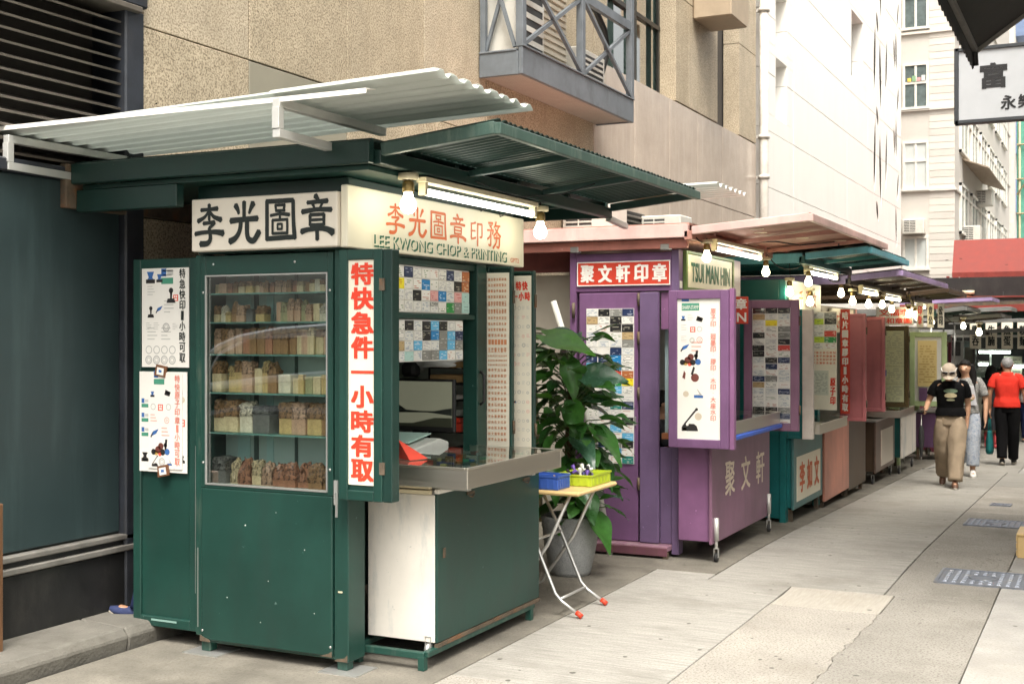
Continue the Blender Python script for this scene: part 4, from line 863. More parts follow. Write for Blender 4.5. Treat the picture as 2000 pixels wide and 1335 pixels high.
# near cabinet door standing out over the counter, and its strip sign
cd = leaf_door(gs, GO, -3.452, -3.20, 5.10, .885, 2.125, green, .05, .055)
gp('door_case', MB().box(-3.199, -3.145, 5.105, 5.175, .885, 2.122), green_d)
gp('door_gasket', MB().box(-3.214, -3.199, 5.112, 5.15, .90, 2.11), black_m, 0)
ss = sheet(gs, 'strip_sign', GO, (-3.403, 5.116, .962), .17, 1.112, ivory); chars(ss, '特快急件一小時有取', red_ink, (-3.386, 5.111, .975), X, Z, .132, 1.09, .05, True, .09, GO)
for z in (1.05, 1.95): gp('hinge', MB().box(-3.215, -3.185, 5.098, 5.108, z - .03, z + .03), rust, 0, cd)
gp('latch', MB().box(-3.475, -3.455, 5.09, 5.10, .92, .98).bar((-3.465, 5.085, .86), (-3.465, 5.085, .92), .008, .008), galv, 0)
# far doors with printed strips
fd = leaf_door(gs, GO, -3.47, -3.297, 6.74, .95, 2.125, green, .018, .04)
fd2 = leaf_door(gs, GO, -3.38, -3.205, 6.86, .93, 2.10, green, .018, .04)
p1 = sheet(gs, 'strip_sign', GO, (-3.462, 6.735, .985), .152, 1.10, ivory)
p2 = sheet(gs, 'strip_sign', GO, (-3.352, 6.855, .985), .135, 1.085, ivory)
L = MB(); seal_ch = '印章刻石木玉金銀永樂文軒李光福祿壽喜吉祥如意平安'
r = random.Random(3)
zz = 2.055
for row in range(28):
    n = 7 if row < 9 else 6; hh = .020 if row not in (4, 5, 10, 11) else .032
    if row in (12, 13, 14): n, hh = 12, .012
    for k in range(n):
        w = .13 / n; 
        if row in (10, 11) or row > 18:
            x = -3.452 + k * w; L.add([(x, 6.7305, zz - hh), (x + w * .8, 6.7305, zz - hh), (x + w * .8, 6.7305, zz), (x, 6.7305, zz)], [(0, 1, 2, 3)]) if row in (10,) else None
        if not (row == 10): write(L, r.choice(seal_ch), (-3.452 + k * w, 6.7305, zz - hh), X, Z, w * .72, hh * .95, .02)
    zz -= hh + .0155
gp('printed_samples', L, mat('pale_red_ink', (.62, .25, .12), .5), 0, p1)['kind'] = 'stuff'
chars(p2, '特快', red_ink, (-3.322, 6.851, 1.98), X, Z, .04, .055, .04, False, org=GO, step=.043); chars(p2, '一小時', red_ink, (-3.364, 6.851, 1.915), X, Z, .04, .055, .04, True, .1, GO) if 0 else [gp('character', (lambda m_: (write(m_, c_, (-3.346 + .043 * i_, 6.851, 1.915 + (.024 if i_ == 0 else 0)), X, Z, .038, .055 if i_ else .007, .04 if i_ else 0), m_)[1])(MB()), red_ink, 0, p2) for i_, c_ in enumerate('一小時')]
mb = MB(); 
for j in range(15):
    for k in range(4):
        picture(mb, -3.342 + k * .031, 1.86 - j * .058, 6.8505, r.choice(['oval', 'redring', 'lines', 'ring', 'lines', 'redlines', 'oval', 'knob' if j in (6, 7) else 'lines', 'pile' if j == 10 else 'oval']), r.uniform(.018, .026))
part('printed_samples', mb, PICM, p2, org=GO)['kind'] = 'stuff'
# business-card boards in the serving opening
A90 = rad(90)
b1 = gp('card_board', MB().box(-3.50, -3.488, 5.40, 6.54, 1.828, 2.088), white_s, 0)
card_grid(b1, (-3.488 - GO[0], 5.40 - GO[1], 1.832), A90, 1.14, .25, 12, 4, 11, {(5, 0): None, (9, 0): 'navy', (3, 1): 'yellow', (6, 1): 'blue', (11, 0): 'bronze', (11, 1): 'bronze', (5, 2): 'black', (7, 2): 'pink', (8, 2): 'blue', (10, 2): 'pink', (11, 2): 'mint', (9, 3): 'green', (11, 3): 'mint', (10, 3): None, (2, 1): 'yellow'}, .06)
b2 = gp('card_board', MB().box(-3.50, -3.488, 5.40, 6.46, 1.555, 1.788), white_s, 0)
card_grid(b2, (-3.488 - GO[0], 5.40 - GO[1], 1.558), A90, 1.06, .226, 11, 4, 12, {(6, 0): 'black', (6, 1): 'black', (7, 0): 'sky', (7, 1): 'blue', (8, 0): 'black', (9, 1): 'sky', (5, 2): 'sky', (10, 1): 'navy', (6, 3): 'grey', (7, 3): 'grey', (8, 2): 'grey', (9, 2): 'sky', (3, 2): 'tan', (4, 3): 'mint', (8, 3): 'sky'}, .12)
L = MB(); write(L, 'KOMM', (-3.4805, 6.06, 1.865), Y, Z, .085, .025, .01); gp('lettering', L, blk_ink, 0, b1)
gp('shelf', MB().box(-4.40, -3.47, 5.45, 6.94, .985, 1.0), mat('shelf_board', (.34, .33, .28), .6), 0)
gp('handle', MB().tube([(-3.455, 6.63, 1.28), (-3.43, 6.63, 1.30), (-3.43, 6.63, 1.46), (-3.455, 6.63, 1.48)], .009, 6), black_m, 0)
# corrugated lean-to in front
lt = thing('plastic_lean_to', 'translucent corrugated plastic lean-to on white metal bars above the green stall', 'lean-to roof', (-3.43, 5.2, 2.62)); OL = (-3.43, 5.2, 2.62)
part('corrugated_sheet', corr(-6.1, -2.60, 4.585, 5.56, 2.745, 2.835, .128, .015, nx=6), translucent, lt, org=OL)
part('corrugated_sheet', corr(-3.5, -2.62, 4.60, 5.52, 2.822, 2.845, .128, .015, nx=4), translucent, lt, org=OL)
part('edge_flashing', MB().prism([(4.57, 2.768), (4.574, 2.768), (4.576, 2.788), (4.65, 2.796), (4.65, 2.799), (4.572, 2.791)], -6.1, -2.95, 'x'), white_s, lt, org=OL)
for x in (-3.43, -5.15):
    dz = -.045 if x < -4 else 0
    part('lower_bar', MB().bar((x, 4.56, 2.625 + dz), (x, 5.36, 2.615 + dz), .04, .04), alu, lt, bevel=.002, org=OL)
    part('upper_bar', MB().bar((x, 4.56, 2.765 + dz), (x, 5.48, 2.765 + dz), .04, .04), alu, lt, bevel=.002, org=OL)
    part('upright', MB().box(x - .02, x + .02, 4.555, 4.595, 2.646 + dz, 2.745 + dz), alu, lt, bevel=.002, org=OL)
# lamps
tube_lamp('fluorescent tube above the cream sign of the green stall', -3.20, 5.50, 6.84, 2.445)
bulb('glowing bulb before the near end of the orange lettered sign', -3.20, 5.35, 2.36, 2.53, bulb_c, r=.042)
bulb('glowing bulb beyond the far end of the cream sign, by the pink roof', -3.20, 6.95, 2.345, 2.53, bulb_c, r=.042)
# counter on its stand
OC2 = (-3.11, 5.49, 0)
ct = thing('green_counter', 'green fronted counter cabinet with worn white side in front of the green stall', 'counter', OC2)
part('cabinet', MB().box(-3.525, -3.135, 5.50, 6.73, .125, .875), green_d, ct, org=OC2)
part('side_panel', MB().box(-3.53, -3.125, 5.488, 5.4995, .12, .88), white_pt, ct, bevel=.003, org=OC2)
part('front_panel', MB().box(-3.1345, -3.112, 5.492, 6.742, .118, .884), green, ct, bevel=.004, org=OC2)
part('bottom_rail', MB().box(-3.13, -3.108, 5.495, 6.745, .095, .116), rust, ct, org=OC2)
part('worktop', MB().box(-3.52, -3.13, 5.50, 6.74, .876, .905), galv, ct, bevel=.004, org=OC2)
part('worktop_edge', MB().box(-3.128, -3.10, 5.49, 6.745, .886, .91), white_s, ct, bevel=.004, org=OC2)
part('drawer_rail', MB().box(-3.50, -3.14, 5.46, 5.487, .885, .905).box(-3.50, -3.14, 5.465, 5.487, .912, .935), cream_pl, ct, org=OC2)
for y in (5.85, 6.55): part('latch', MB().box(-3.1115, -3.104, y - .04, y + .04, .845, .86).tube([(-3.10, y - .03, .84), (-3.095, y, .83), (-3.10, y + .03, .845)], .004, 5), rust, ct, org=OC2)
part('hinge', MB().box(-3.1115, -3.104, 5.55, 5.57, .55, .60), rust, ct, org=OC2)
caster(ct, OC2, -3.165, 5.50, .045, .035, galv)
stn = thing('counter_stand', 'low green iron stand with legs under the green counter', 'stand', OC2); 
part('frame', MB().bar((-3.55, 5.40, .075), (-3.13, 5.40, .075), .035, .035).bar((-3.13, 5.40, .08), (-3.13, 6.68, .08), .035, .03).bar((-3.55, 5.40, .08), (-3.55, 6.68, .08), .035, .03), green_w, stn, bevel=.003, org=OC2)
for x, y in ((-3.145, 5.40), (-3.53, 5.40), (-3.13, 6.64), (-3.53, 6.64)): part('leg', MB().box(x - .019, x + .019, y - .019, y + .019, 0, .07), green_w, stn, bevel=.002, org=OC2)
tray('stainless glass topped display tray on the green counter', -3.46, -2.862, 5.352, 6.505, .938, 1.035, 1.05, 60, 5)
part('tray_support', MB().box(-3.45, -2.95, 5.52, 5.56, .906, .936).box(-3.45, -2.95, 6.3, 6.34, .906, .936), galv, ct, org=OC2)
# things inside the stall
mo = thing('monitor', 'black computer monitor showing a dim lake landscape inside the green stall', 'monitor', (-3.83, 6.5, 1.0)); OM = (-3.83, 6.5, 1.0)
part('frame', MB().box(-4.10, -3.565, 6.5, 6.53, 1.115, 1.435), black_m, mo, bevel=.005, org=OM)
scr = mat('screen_sky', (.10, .105, .075), .3, var=.2, scale=1.2, emit=(.36, .36, .25), estr=.16, bump=0)
part('screen', MB().box(-4.085, -3.58, 6.497, 6.4995, 1.145, 1.42), scr, mo, org=OM)
hm = MB(); hm.prism([(-4.085, 1.25), (-3.98, 1.29), (-3.90, 1.245), (-3.80, 1.24), (-3.70, 1.24), (-3.62, 1.255), (-3.58, 1.26), (-3.58, 1.215), (-3.75, 1.232), (-4.085, 1.225)], 6.4955, 6.4968, 'y')
part('screen_hills', hm, mat('screen_dark', (.02, .024, .02), .4), mo, org=OM); part('screen_shore', MB().prism([(-4.085, 1.145), (-3.58, 1.145), (-3.58, 1.20), (-3.70, 1.20), (-3.85, 1.165), (-4.085, 1.16)], 6.4955, 6.4968, 'y'), mat('screen_shore', (.05, .055, .035), .4), mo, org=OM)
part('stand', MB().box(-3.87, -3.79, 6.52, 6.56, 1.02, 1.2).box(-3.95, -3.7, 6.45, 6.6, 1.0, 1.02), black_m, mo, org=OM)
aqua = mat('aqua_plastic', (.42, .62, .55), .4); 
pr_ = thing('printer', 'pale aqua printer with open tray on the shelf inside the green stall', 'printer', (-3.72, 6.1, 1.0)); OPn = (-3.72, 6.1, 1.0)
part('body', MB().prism([(5.95, 1.0), (6.35, 1.0), (6.35, 1.075), (6.25, 1.10), (5.95, 1.06)], -3.98, -3.52, 'x'), mat('printer_white', (.55, .57, .53), .4), pr_, bevel=.006, org=OPn)
part('lid', MB().prism([(6.02, 1.085), (6.28, 1.12), (6.28, 1.127), (6.02, 1.092)], -3.93, -3.60, 'x'), aqua, pr_, org=OPn); part('paper_slot', MB().box(-3.9, -3.65, 5.944, 5.949, 1.02, 1.045), black_m, pr_, org=OPn)
rk = thing('storage_rack', 'small black rack stacked with boxes beside the monitor', 'rack', (-3.74, 6.75, 1.0)); OK_ = (-3.74, 6.75, 1.0)
for z in (1.10, 1.20, 1.30, 1.40, 1.50): part('shelf', MB().box(-3.86, -3.60, 6.70, 6.9, z - .008, z), black_m, rk, org=OK_)
for x in (-3.86, -3.605): part('post', MB().box(x, x + .01, 6.7, 6.71, 1.0, 1.52), black_m, rk, org=OK_)
def goods(name, lab, cat, x0, x1, y0_, y1_, z0, z1, m, b=.004): return single(name, MB().box(x0, x1, y0_, y1_, z0, z1), m, lab, cat, (x0, y0_, z0), org=(x0, y0_, z0), bevel=b)
goods('box', 'red box on the lowest shelf of the rack in the green stall', 'box', -3.80, -3.62, 6.69, 6.85, 1.101, 1.155, red_board); goods('box', 'second red box stacked on the lower red box in the rack', 'box', -3.79, -3.63, 6.69, 6.85, 1.1565, 1.19, red_ink)
goods('tray_box', 'grey patterned plastic tray on the rack above the red boxes', 'tray', -3.80, -3.62, 6.69, 6.85, 1.201, 1.24, mat('grey_plastic', (.3, .32, .28), .5, var=.4, scale=60))
goods('paper_stack', 'white papers on a middle shelf of the black rack', 'papers', -3.79, -3.66, 6.69, 6.84, 1.301, 1.325, white_s); goods('cardboard_box', 'brown cardboard box on the rack under the plastic bundle', 'box', -3.84, -3.6, 6.68, 6.88, 1.41, 1.455, mat('cardboard', (.36, .22, .09), .7)); goods('cardboard_box', 'brown cardboard box at the top of the rack', 'box', -3.84, -3.6, 6.68, 6.88, 1.50, 1.54, mat('cardboard', (.36, .22, .09), .7))
mb = MB(); mb.smooth = True
for i in range(9):
    a = i / 8; mb.tube([(-4.02 + .02 * i, 6.72, 1.50 + .012 * math.sin(i)), (-3.85, 6.68 - .02 * math.sin(i * 2), 1.545 + .02 * math.sin(i * 1.7)), (-3.62, 6.70, 1.57 - .008 * i)], [.012, .03, .014], 7)
single('plastic_bundle', mb, plastic_sh, 'crumpled clear plastic bundle on top of the rack in the green stall', 'bundle', (-3.82, 6.7, 1.52), org=(-3.82, 6.7, 1.52))
goods('black_bag', 'black bag behind the monitor under the lower card board', 'bag', -4.02, -3.92, 6.62, 6.72, 1.44, 1.53, rubber, .02)
mb = MB(); mb.add([(-3.44, 5.60, 1.052), (-3.28, 5.50, 1.05), (-3.24, 5.62, 1.052), (-3.37, 5.53, 1.155)], [(0, 1, 3), (1, 2, 3), (2, 0, 3), (0, 2, 1)])
single('red_folder', mb, red_board, 'red folded paper tent standing on the glass of the green stall tray', 'folder', (-3.34, 5.56, 1.05), org=(-3.34, 5.56, 1.05))
# posters clipped on the left door
ps = sheet(None, 'poster', (-4.84, 5.245, 1.53), (-4.87, 5.255, 1.525), .335, .57, white_s, 0, .004); ps.location = (-4.84, 5.245, 1.53)
tag(ps, 'white rubber stamp poster with black lettering at the top of the left green door', 'poster')
OQ = (-4.84, 5.245, 1.53); chars(ps, '特急快印1小時可取', blk_ink, (-4.60, 5.2505, 1.55), X, Z, .042, .52, .02, True, .1, OQ)
place(ps, OQ, [('bluestamp', -4.84, 1.99, .065), ('bluestamp', -4.765, 1.995, .045), ('lines', -4.72, 2.02, .10), ('logo', -4.73, 1.985, .085), ('lines', -4.83, 1.92, .06), ('knob', -4.70, 1.88, .08), ('redsq', -4.645, 1.89, .035), ('knob', -4.835, 1.80, .06), ('bluebox', -4.77, 1.82, .05), ('lines', -4.71, 1.82, .08)] +
      [('lines', -4.84 + i * .055, 1.73, .045) for i in range(2)] + [('ring', -4.72, 1.72, .05), ('lines', -4.65, 1.73, .04), ('lines', -4.83, 1.67, .08), ('lines', -4.73, 1.67, .08)] + [('oval', -4.845 + i * .056, 1.60, .052) for i in range(4)] + [('ring', -4.845 + i * .056, 1.54, .05) for i in range(4)], 5.2502)
pb = sheet(None, 'poster', (-4.84, 5.24, .95), (-4.885, 5.252, .945), .34, .555, white_s, 0, .004); pb.location = (-4.84, 5.24, .95); OQ2 = (-4.84, 5.24, .95)
tag(pb, 'white under poster with small samples along its edges, lower on the left green door', 'poster')
place(pb, OQ2, [('logo', -4.87, 1.30, .05), ('logo', -4.87, 1.22, .05), ('logo', -4.87, 1.14, .05), ('redsq', -4.60, 1.2, .04), ('stamp', -4.87, 1.0, .05), ('stamp', -4.60, 1.0, .04), ('disc', -4.595, 1.33, .035)], 5.2475)
pf = sheet(None, 'poster', (-4.72, 5.235, .95), (-4.815, 5.246, .965), .24, .53, white_s, 0, .004); pf.location = (-4.72, 5.235, .95); OQ3 = (-4.72, 5.235, .95)
tag(pf, 'narrow white stamp poster with red lettering clipped over the under poster', 'poster')
chars(pf, '特快原子印章1小時可取', mat('salmon_ink', (.72, .22, .16), .5), (-4.625, 5.2415, .985), X, Z, .036, .50, .012, True, .1, OQ3)
place(pf, OQ3, [('logo', -4.775, 1.43, .075), ('bluestamp', -4.80, 1.36, .03), ('box', -4.70, 1.365, .045), ('oval', -4.80, 1.29, .04), ('redsq', -4.745, 1.285, .035), ('oval', -4.69, 1.29, .04), ('redlines', -4.80, 1.22, .05), ('redring', -4.70, 1.215, .035), ('bluebox', -4.80, 1.13, .06), ('redlines', -4.72, 1.14, .06), ('pile', -4.79, 1.03, .13), ('press', -4.79, .975, .045), ('ring', -4.74, .98, .045), ('clamp', -4.68, .985, .035)], 5.2412)
def clip(lab, x, y, z, a):
    t = thing('bulldog_clip', lab, 'clip', (x, y, z), 0, 'bulldog clips holding the posters'); t.rotation_euler = (0, a, 0)
    part('jaw', MB().prism([(-.012, -.03), (.0, -.032), (.004, .03), (-.004, .03)], -.038, .038, 'x'), mat('clip_brown', (.22, .10, .05), .4, metal=.4), t)
    part('label', MB().box(-.02, .028, -.0145, -.0125, -.022, .018), white_s, t); part('label_print', MB().box(-.006, .015, -.0152, -.0147, -.008, .006), PICM[1], t)
clip('small metal clip between the upper and lower posters on the left door', -4.725, 5.246, 1.505, .15); clip('small metal clip at the bottom of the lower poster on the left door', -4.70, 5.236, .955, -.2)
# ------------------------------------------------------------------ seal stones in the case
def carved(seed, n=6, top='lion'):
    """carved block, unit size, origin at its base"""
    mb = MB(); r = random.Random(seed); vs = []; k = n + 1
    off = Vector((seed * 3.1, seed * 1.7, 0)); idx = {}
    def vid(i, j, l):
        key = (i, j, l)
        if key in idx: return idx[key]
        p = Vector((i / n - .5, j / n - .5, l / n)); q = p.copy()
        if l > 0:
            rr = 1.0 - (.5 * max(0, p.z - .55) if top != 'block' else .12 * p.z)
            q.x *= rr; q.y *= rr
            if top == 'dome': s = math.sqrt(max(.04, 1 - (p.z * .92) ** 2)); q.x *= s * 1.05 / max(rr, .01); q.y *= s
            nv = mnoise.noise_vector(p * 3.0 + off) * (.20 if top != 'block' else .10) + mnoise.noise_vector(p * 7.5 + off) * (.13 if top != 'block' else .12); q += nv * min(1, l / 1.5)
        idx[key] = len(vs); vs.append(q); return idx[key]
    fs = []
    for a in range(n):
        for b in range(n):
            fs += [(vid(a, 0, b), vid(a + 1, 0, b), vid(a + 1, 0, b + 1), vid(a, 0, b + 1)), (vid(a, n, b), vid(a, n, b + 1), vid(a + 1, n, b + 1), vid(a + 1, n, b)),
                   (vid(0, a, b), vid(0, a, b + 1), vid(0, a + 1, b + 1), vid(0, a + 1, b)), (vid(n, a, b), vid(n, a + 1, b), vid(n, a + 1, b + 1), vid(n, a, b + 1)), (vid(a, b, n), vid(a + 1, b, n), vid(a + 1, b + 1, n), vid(a, b + 1, n))]
    return mb.add(vs, fs)
STONE = {'red': (.36, .17, .10), 'pink': (.48, .31, .21), 'yellow': (.50, .36, .16), 'cream': (.58, .47, .29), 'brown': (.28, .16, .075), 'green': (.33, .31, .17), 'grey': (.14, .14, .13), 'white': (.60, .54, .42)}
def stone_m(c, dark): return mat('stone_%s_%d' % (c, dark), tuple(min(.85, v * (.95 if dark else 1.2)) for v in STONE[c]), .38, var=.4, scale=2.2 if dark else 1.6, bump=.12, bscale=80, dirt=.85 if dark else .35, dcol=tuple(v * .16 if dark else v * .4 for v in STONE[c]), dscale=4.5 if dark else 1.8, speck=.92 if dark else .45, speckcol=tuple(v * .12 if dark else v * .5 for v in STONE[c]), sscale=6.5 if dark else 9, srange=(.50, .57) if dark else (.54, .66))
CARV = {}
def seal(x, y, z, w, h, ft, c, top, lab, rot):
    """w wide, h tall, ft = share of the height that is carved"""
    hb = h * (1 - ft)
    key = (c, 'b')
    if key not in CARV: CARV[key] = MB().box(-.5, .5, -.5, .5, 0, 1).mesh('seal_body_' + c, stone_m(c, 0), .04)
    root = tag(link('seal_stone', CARV[key], None, (x, y, z), (0, 0, rot)), lab, 'seal stone', 'seal stones on the shelves of the glass case')
    if top == 'plain': root.scale = (w, w * .9, h); return
    tc = 'brown' if c in ('yellow', 'cream') and R.random() < .6 else c
    v = R.randrange(4); key = (tc, top, v)
    if key not in CARV: CARV[key] = carved(v * 7 + len(CARV), 4, top).mesh('carved_top', stone_m(tc, 1))
    root.scale = (w, w * .9, max(hb, .004)); ct_ = link('carved_top', CARV[key], root, (0, 0, 1.0), None, (1.02, 1.02, h * ft / max(hb, .004)))
ORD = ['first', 'second', 'third', 'fourth', 'fifth', 'sixth', 'seventh', 'eighth', 'ninth', 'tenth', 'eleventh', 'twelfth', 'thirteenth', 'fourteenth', 'fifteenth', 'sixteenth', 'seventeenth', 'eighteenth', 'nineteenth', 'twentieth', 'twenty-first', 'twenty-second']
ROWS = [  # shelf index, name, list of (width, height, carved share, colour, top) from the left; None = a gap of that width
 (0, 'bottom', [(.09, .14, .5, 'grey', 'block'), (.055, .125, .95, 'cream', 'dome'), (.07, .13, .95, 'red', 'dome'), (.055, .125, .6, 'cream', 'lion'), (.062, .12, .95, 'pink', 'dome'), (.068, .115, .7, 'red', 'dome'), (.066, .125, .7, 'red', 'dome'), (.068, .125, .75, 'red', 'dome'), (.075, .13, .75, 'brown', 'dome'), (.07, .12, .7, 'brown', 'dome')]),
 (1, 'second lowest', [(.075, .165, .55, 'cream', 'lion'), (.095, .17, .5, 'cream', 'block'), (.08, .16, .45, 'white', 'lion'), (.11, .145, .3, 'grey', 'block'), .04, (.08, .165, .5, 'yellow', 'block'), (.085, .165, .5, 'pink', 'block'), (.085, .165, .48, 'yellow', 'block'), (.085, .165, .5, 'brown', 'block')]),
 (2, 'third lowest', [(.062, .165, .4, 'cream', 'block'), .02, (.04, .14, .4, 'yellow', 'lion'), (.055, .165, .35, 'yellow', 'lion'), (.062, .165, .4, 'pink', 'block'), (.045, .13, .1, 'cream', 'plain'), (.04, .165, .35, 'yellow', 'lion'), (.055, .16, .4, 'brown', 'dome'), (.075, .10, .0, 'white', 'plain'), (.035, .08, 0, 'cream', 'plain'), (.03, .10, 0, 'yellow', 'plain'), (.045, .09, 0, 'green', 'plain'), (.045, .09, 0, 'cream', 'plain'), (.045, .10, 0, 'yellow', 'plain'), (.05, .11, 0, 'brown', 'plain')]),
 (3, 'fourth lowest', [(.045, .135, .4, 'pink', 'lion'), (.048, .135, .45, 'brown', 'block'), (.043, .13, .35, 'pink', 'lion'), (.045, .135, .3, 'pink', 'block'), (.048, .135, .3, 'red', 'block'), (.045, .14, .4, 'brown', 'block'), (.05, .135, .4, 'brown', 'lion'), (.045, .145, .45, 'red', 'dome'), (.05, .14, .45, 'brown', 'block'), (.045, .135, .45, 'brown', 'lion'), (.045, .135, .4, 'brown', 'block'), (.035, .13, .25, 'cream', 'lion'), (.04, .13, .2, 'pink', 'lion'), (.04, .14, .3, 'cream', 'lion'), (.045, .13, .3, 'cream', 'block'), (.045, .125, .25, 'pink', 'lion'), (.045, .14, .2, 'white', 'lion')]),
 (4, 'fifth lowest', [(.035, .085, .5, 'cream', 'lion'), (.04, .09, .45, 'white', 'dome'), (.035, .055, .3, 'yellow', 'lion'), (.035, .11, .6, 'brown', 'dome'), (.055, .09, .6, 'pink', 'block'), (.045, .07, .3, 'grey', 'block'), .01, (.06, .085, .5, 'yellow', 'lion'), .06, (.03, .105, .25, 'pink', 'plain'), (.045, .10, .5, 'green', 'lion'), (.038, .12, .5, 'pink', 'dome'), (.038, .12, .5, 'pink', 'dome'), (.034, .115, .5, 'green', 'dome'), (.038, .09, .55, 'pink', 'lion'), (.04, .095, .0, 'cream', 'plain'), (.058, .095, .55, 'white', 'dome'), (.05, .085, .5, 'pink', 'dome')]),
 (5, 'top', [(.042, .05, .3, 'cream', 'plain'), (.048, .055, .2, 'pink', 'plain'), (.034, .055, .55, 'red', 'lion'), (.03, .06, .5, 'brown', 'lion'), (.042, .065, .45, 'cream', 'block'), .008, (.05, .065, .4, 'yellow', 'lion'), (.032, .06, .3, 'cream', 'lion'), (.032, .055, .4, 'pink', 'dome'), (.03, .065, .6, 'brown', 'dome'), (.03, .055, .4, 'red', 'lion'), (.042, .065, .5, 'pink', 'block'), (.034, .06, .5, 'pink', 'lion'), (.034, .065, .6, 'brown', 'lion'), (.034, .06, .4, 'red', 'lion'), (.042, .058, .4, 'cream', 'block'), (.034, .055, .2, 'brown', 'plain'), (.034, .065, .3, 'cream', 'lion'), (.034, .068, .2, 'white', 'plain'), (.034, .065, .4, 'cream', 'lion'), (.034, .065, .4, 'yellow', 'lion'), (.034, .062, .4, 'cream', 'lion')]),
]
TOPN = {'lion': 'carved beast top', 'dome': 'rounded carved top', 'block': 'square carved top', 'plain': 'plain top'}
for si, nm, row in ROWS:
    tw = sum(a if isinstance(a, float) else a[0] for a in row); k = .805 / tw; x = -4.375; n = 0; zf = SH[si] - (.004 if si else 0)
    for a in row:
        if isinstance(a, float): x += a * k; continue
        w, h, ft, c, top = a; w *= k
        seal(x + w / 2, y0 + .095 + R.uniform(-.012, .012), zf, w * .93, h, ft, c, top, '%s seal stone with %s, %s from the left on the %s shelf' % (c, TOPN[top], ORD[n], nm), R.uniform(-.06, .06)); x += w; n += 1

# screws, stickers and worn spots on the green stall
for z in (.12, ): 
    for x in (-4.385, -3.56): gp('screw', MB().lathe([(.001, -.002), (.006, -.002), (.007, .0)], (x, 5.183, z), 8, 'y'), galv, 0)
for z in (1.02, 1.93):
    for x in (-4.379, -3.562): gp('screw', MB().lathe([(.001, -.002), (.006, -.002), (.007, .0)], (x, 5.183, z), 8, 'y'), galv, 0)
for x in (-4.31, -3.78): gp('screw', MB().lathe([(.001, -.002), (.006, -.002), (.007, .0)], (x, 5.183, 2.08), 8, 'y'), galv, 0)
gp('rust_patch', MB().prism([(-4.40, .062), (-4.33, .062), (-4.34, .075), (-4.37, .082), (-4.40, .095)], 5.1815, 5.1835, 'y'), rust, 0)
gp('rust_patch', MB().prism([(-3.62, .07), (-3.55, .07), (-3.55, .10), (-3.575, .085)], 5.1815, 5.1835, 'y'), rust, 0)
gp('rust_patch', MB().prism([(-3.54, .052), (-3.46, .052), (-3.46, .09), (-3.48, .07), (-3.52, .065)], 5.1875, 5.1895, 'y'), rust, 0)
gp('tape_mark', MB().box(-3.515, -3.49, 5.187, 5.1895, .40, .408), cream_pl, 0)
gp('scuff', MB().prism([(-3.532, .78), (-3.518, .78), (-3.516, .93), (-3.524, .96), (-3.53, .90)], 5.1865, 5.1895, 'y'), galv, 0)
for (x, z, s_) in ((-4.10, .70, .006), (-3.95, .42, .004), (-3.72, .60, .004), (-4.22, .31, .005), (-3.66, .28, .004), (-3.9, .78, .003), (-4.0, .2, .004)): gp('paint_chip', MB().prism([(x, z), (x + s_, z - s_ * .3), (x + s_ * 1.2, z + s_ * .8), (x + s_ * .3, z + s_)], 5.1825, 5.1836, 'y'), white_s, 0)
gp('worn_edge', MB().box(-4.4755, -4.4735, 5.2335, 5.2345, .3, 1.1).box(-4.46, -4.455, 5.2335, 5.2345, .12, .55), galv, 0)
gp('paint_drip', MB().box(-4.80, -4.62, 5.2475, 5.249, .118, .128), mat('pale_green_scuff', (.22, .36, .32), .5), 0)
# ================================================================== PURPLE STALL
PO = (-2.98, 9.0, 0.0)
st = pst = thing('purple_stall', 'purple seal stall with red name board, open doors and pink roof', 'market stall', PO, 0, 'metal market stalls lining the lane')
def pp(name, mb, m, b=.004, par=None): return part(name, mb, m, par or pst, bevel=b, org=PO)
y0 = 9.0
pp('platform', MB().box(-3.86, -3.03, 8.885, 9.05, .055, .095), paint('dusty_purple', (.28, .15, .20), dirt=.8, dcol=(.38, .33, .30), dscale=6))
pp('platform_rail', MB().box(-3.86, -3.03, 8.875, 8.884, .02, .085), paint('rust_purple', (.13, .05, .07), dirt=.6, dcol=(.10, .06, .04), dscale=9))
for x in (-3.84, -3.07): pp('foot', MB().box(x, x + .04, 8.885, 8.925, 0, .05), rust)
pp('corner_post', MB().box(-3.035, -2.975, y0 - .004, y0 + .10, .02, 2.36), violet)
pp('corner_post', MB().box(-3.885, -3.83, y0, y0 + .1, .02, 2.36), purple)
pp('header_panel', MB().box(-3.829, -3.036, y0, y0 + .06, 2.045, 2.345), purple)
pp('door_leaf', MB().box(-3.80, -3.305, y0 - .01, y0 + .035, .10, 2.035), purple, .006)
for z in (.55, 1.25, 1.68, 1.98):
    pp('hinge', MB().tube([(-3.295, y0 - .018, z - .05), (-3.295, y0 - .018, z + .05)], .012, 8), rust, 0)
for z in (1.9,): pp('hinge', MB().tube([(-3.845, y0 - .018, z - .06), (-3.845, y0 - .018, z + .06)], .014, 8), rust, 0)
pp('folded_leaf', MB().box(-3.285, -3.13, y0 - .03, y0 + .01, .10, 2.035), violet, .006)
pp('latch', MB().box(-3.33, -3.318, y0 - .022, y0 - .011, 1.0, 1.07), galv, 0)
pp('padlock', MB().box(-3.05, -3.01, y0 - .04, y0 - .015, .94, .985).tube([(-3.045, y0 - .028, .98), (-3.045, y0 - .028, 1.03), (-3.03, y0 - .028, 1.05), (-3.015, y0 - .028, 1.03), (-3.015, y0 - .028, .98)], .005, 6), brass, .002)
pp('lower_infill', MB().box(-3.128, -3.036, y0 + .01, y0 + .03, .10, .84), violet, 0)
pp('upper_infill', MB().box(-3.128, -3.036, y0 + .03, y0 + .05, 1.75, 2.035), magenta, 0)
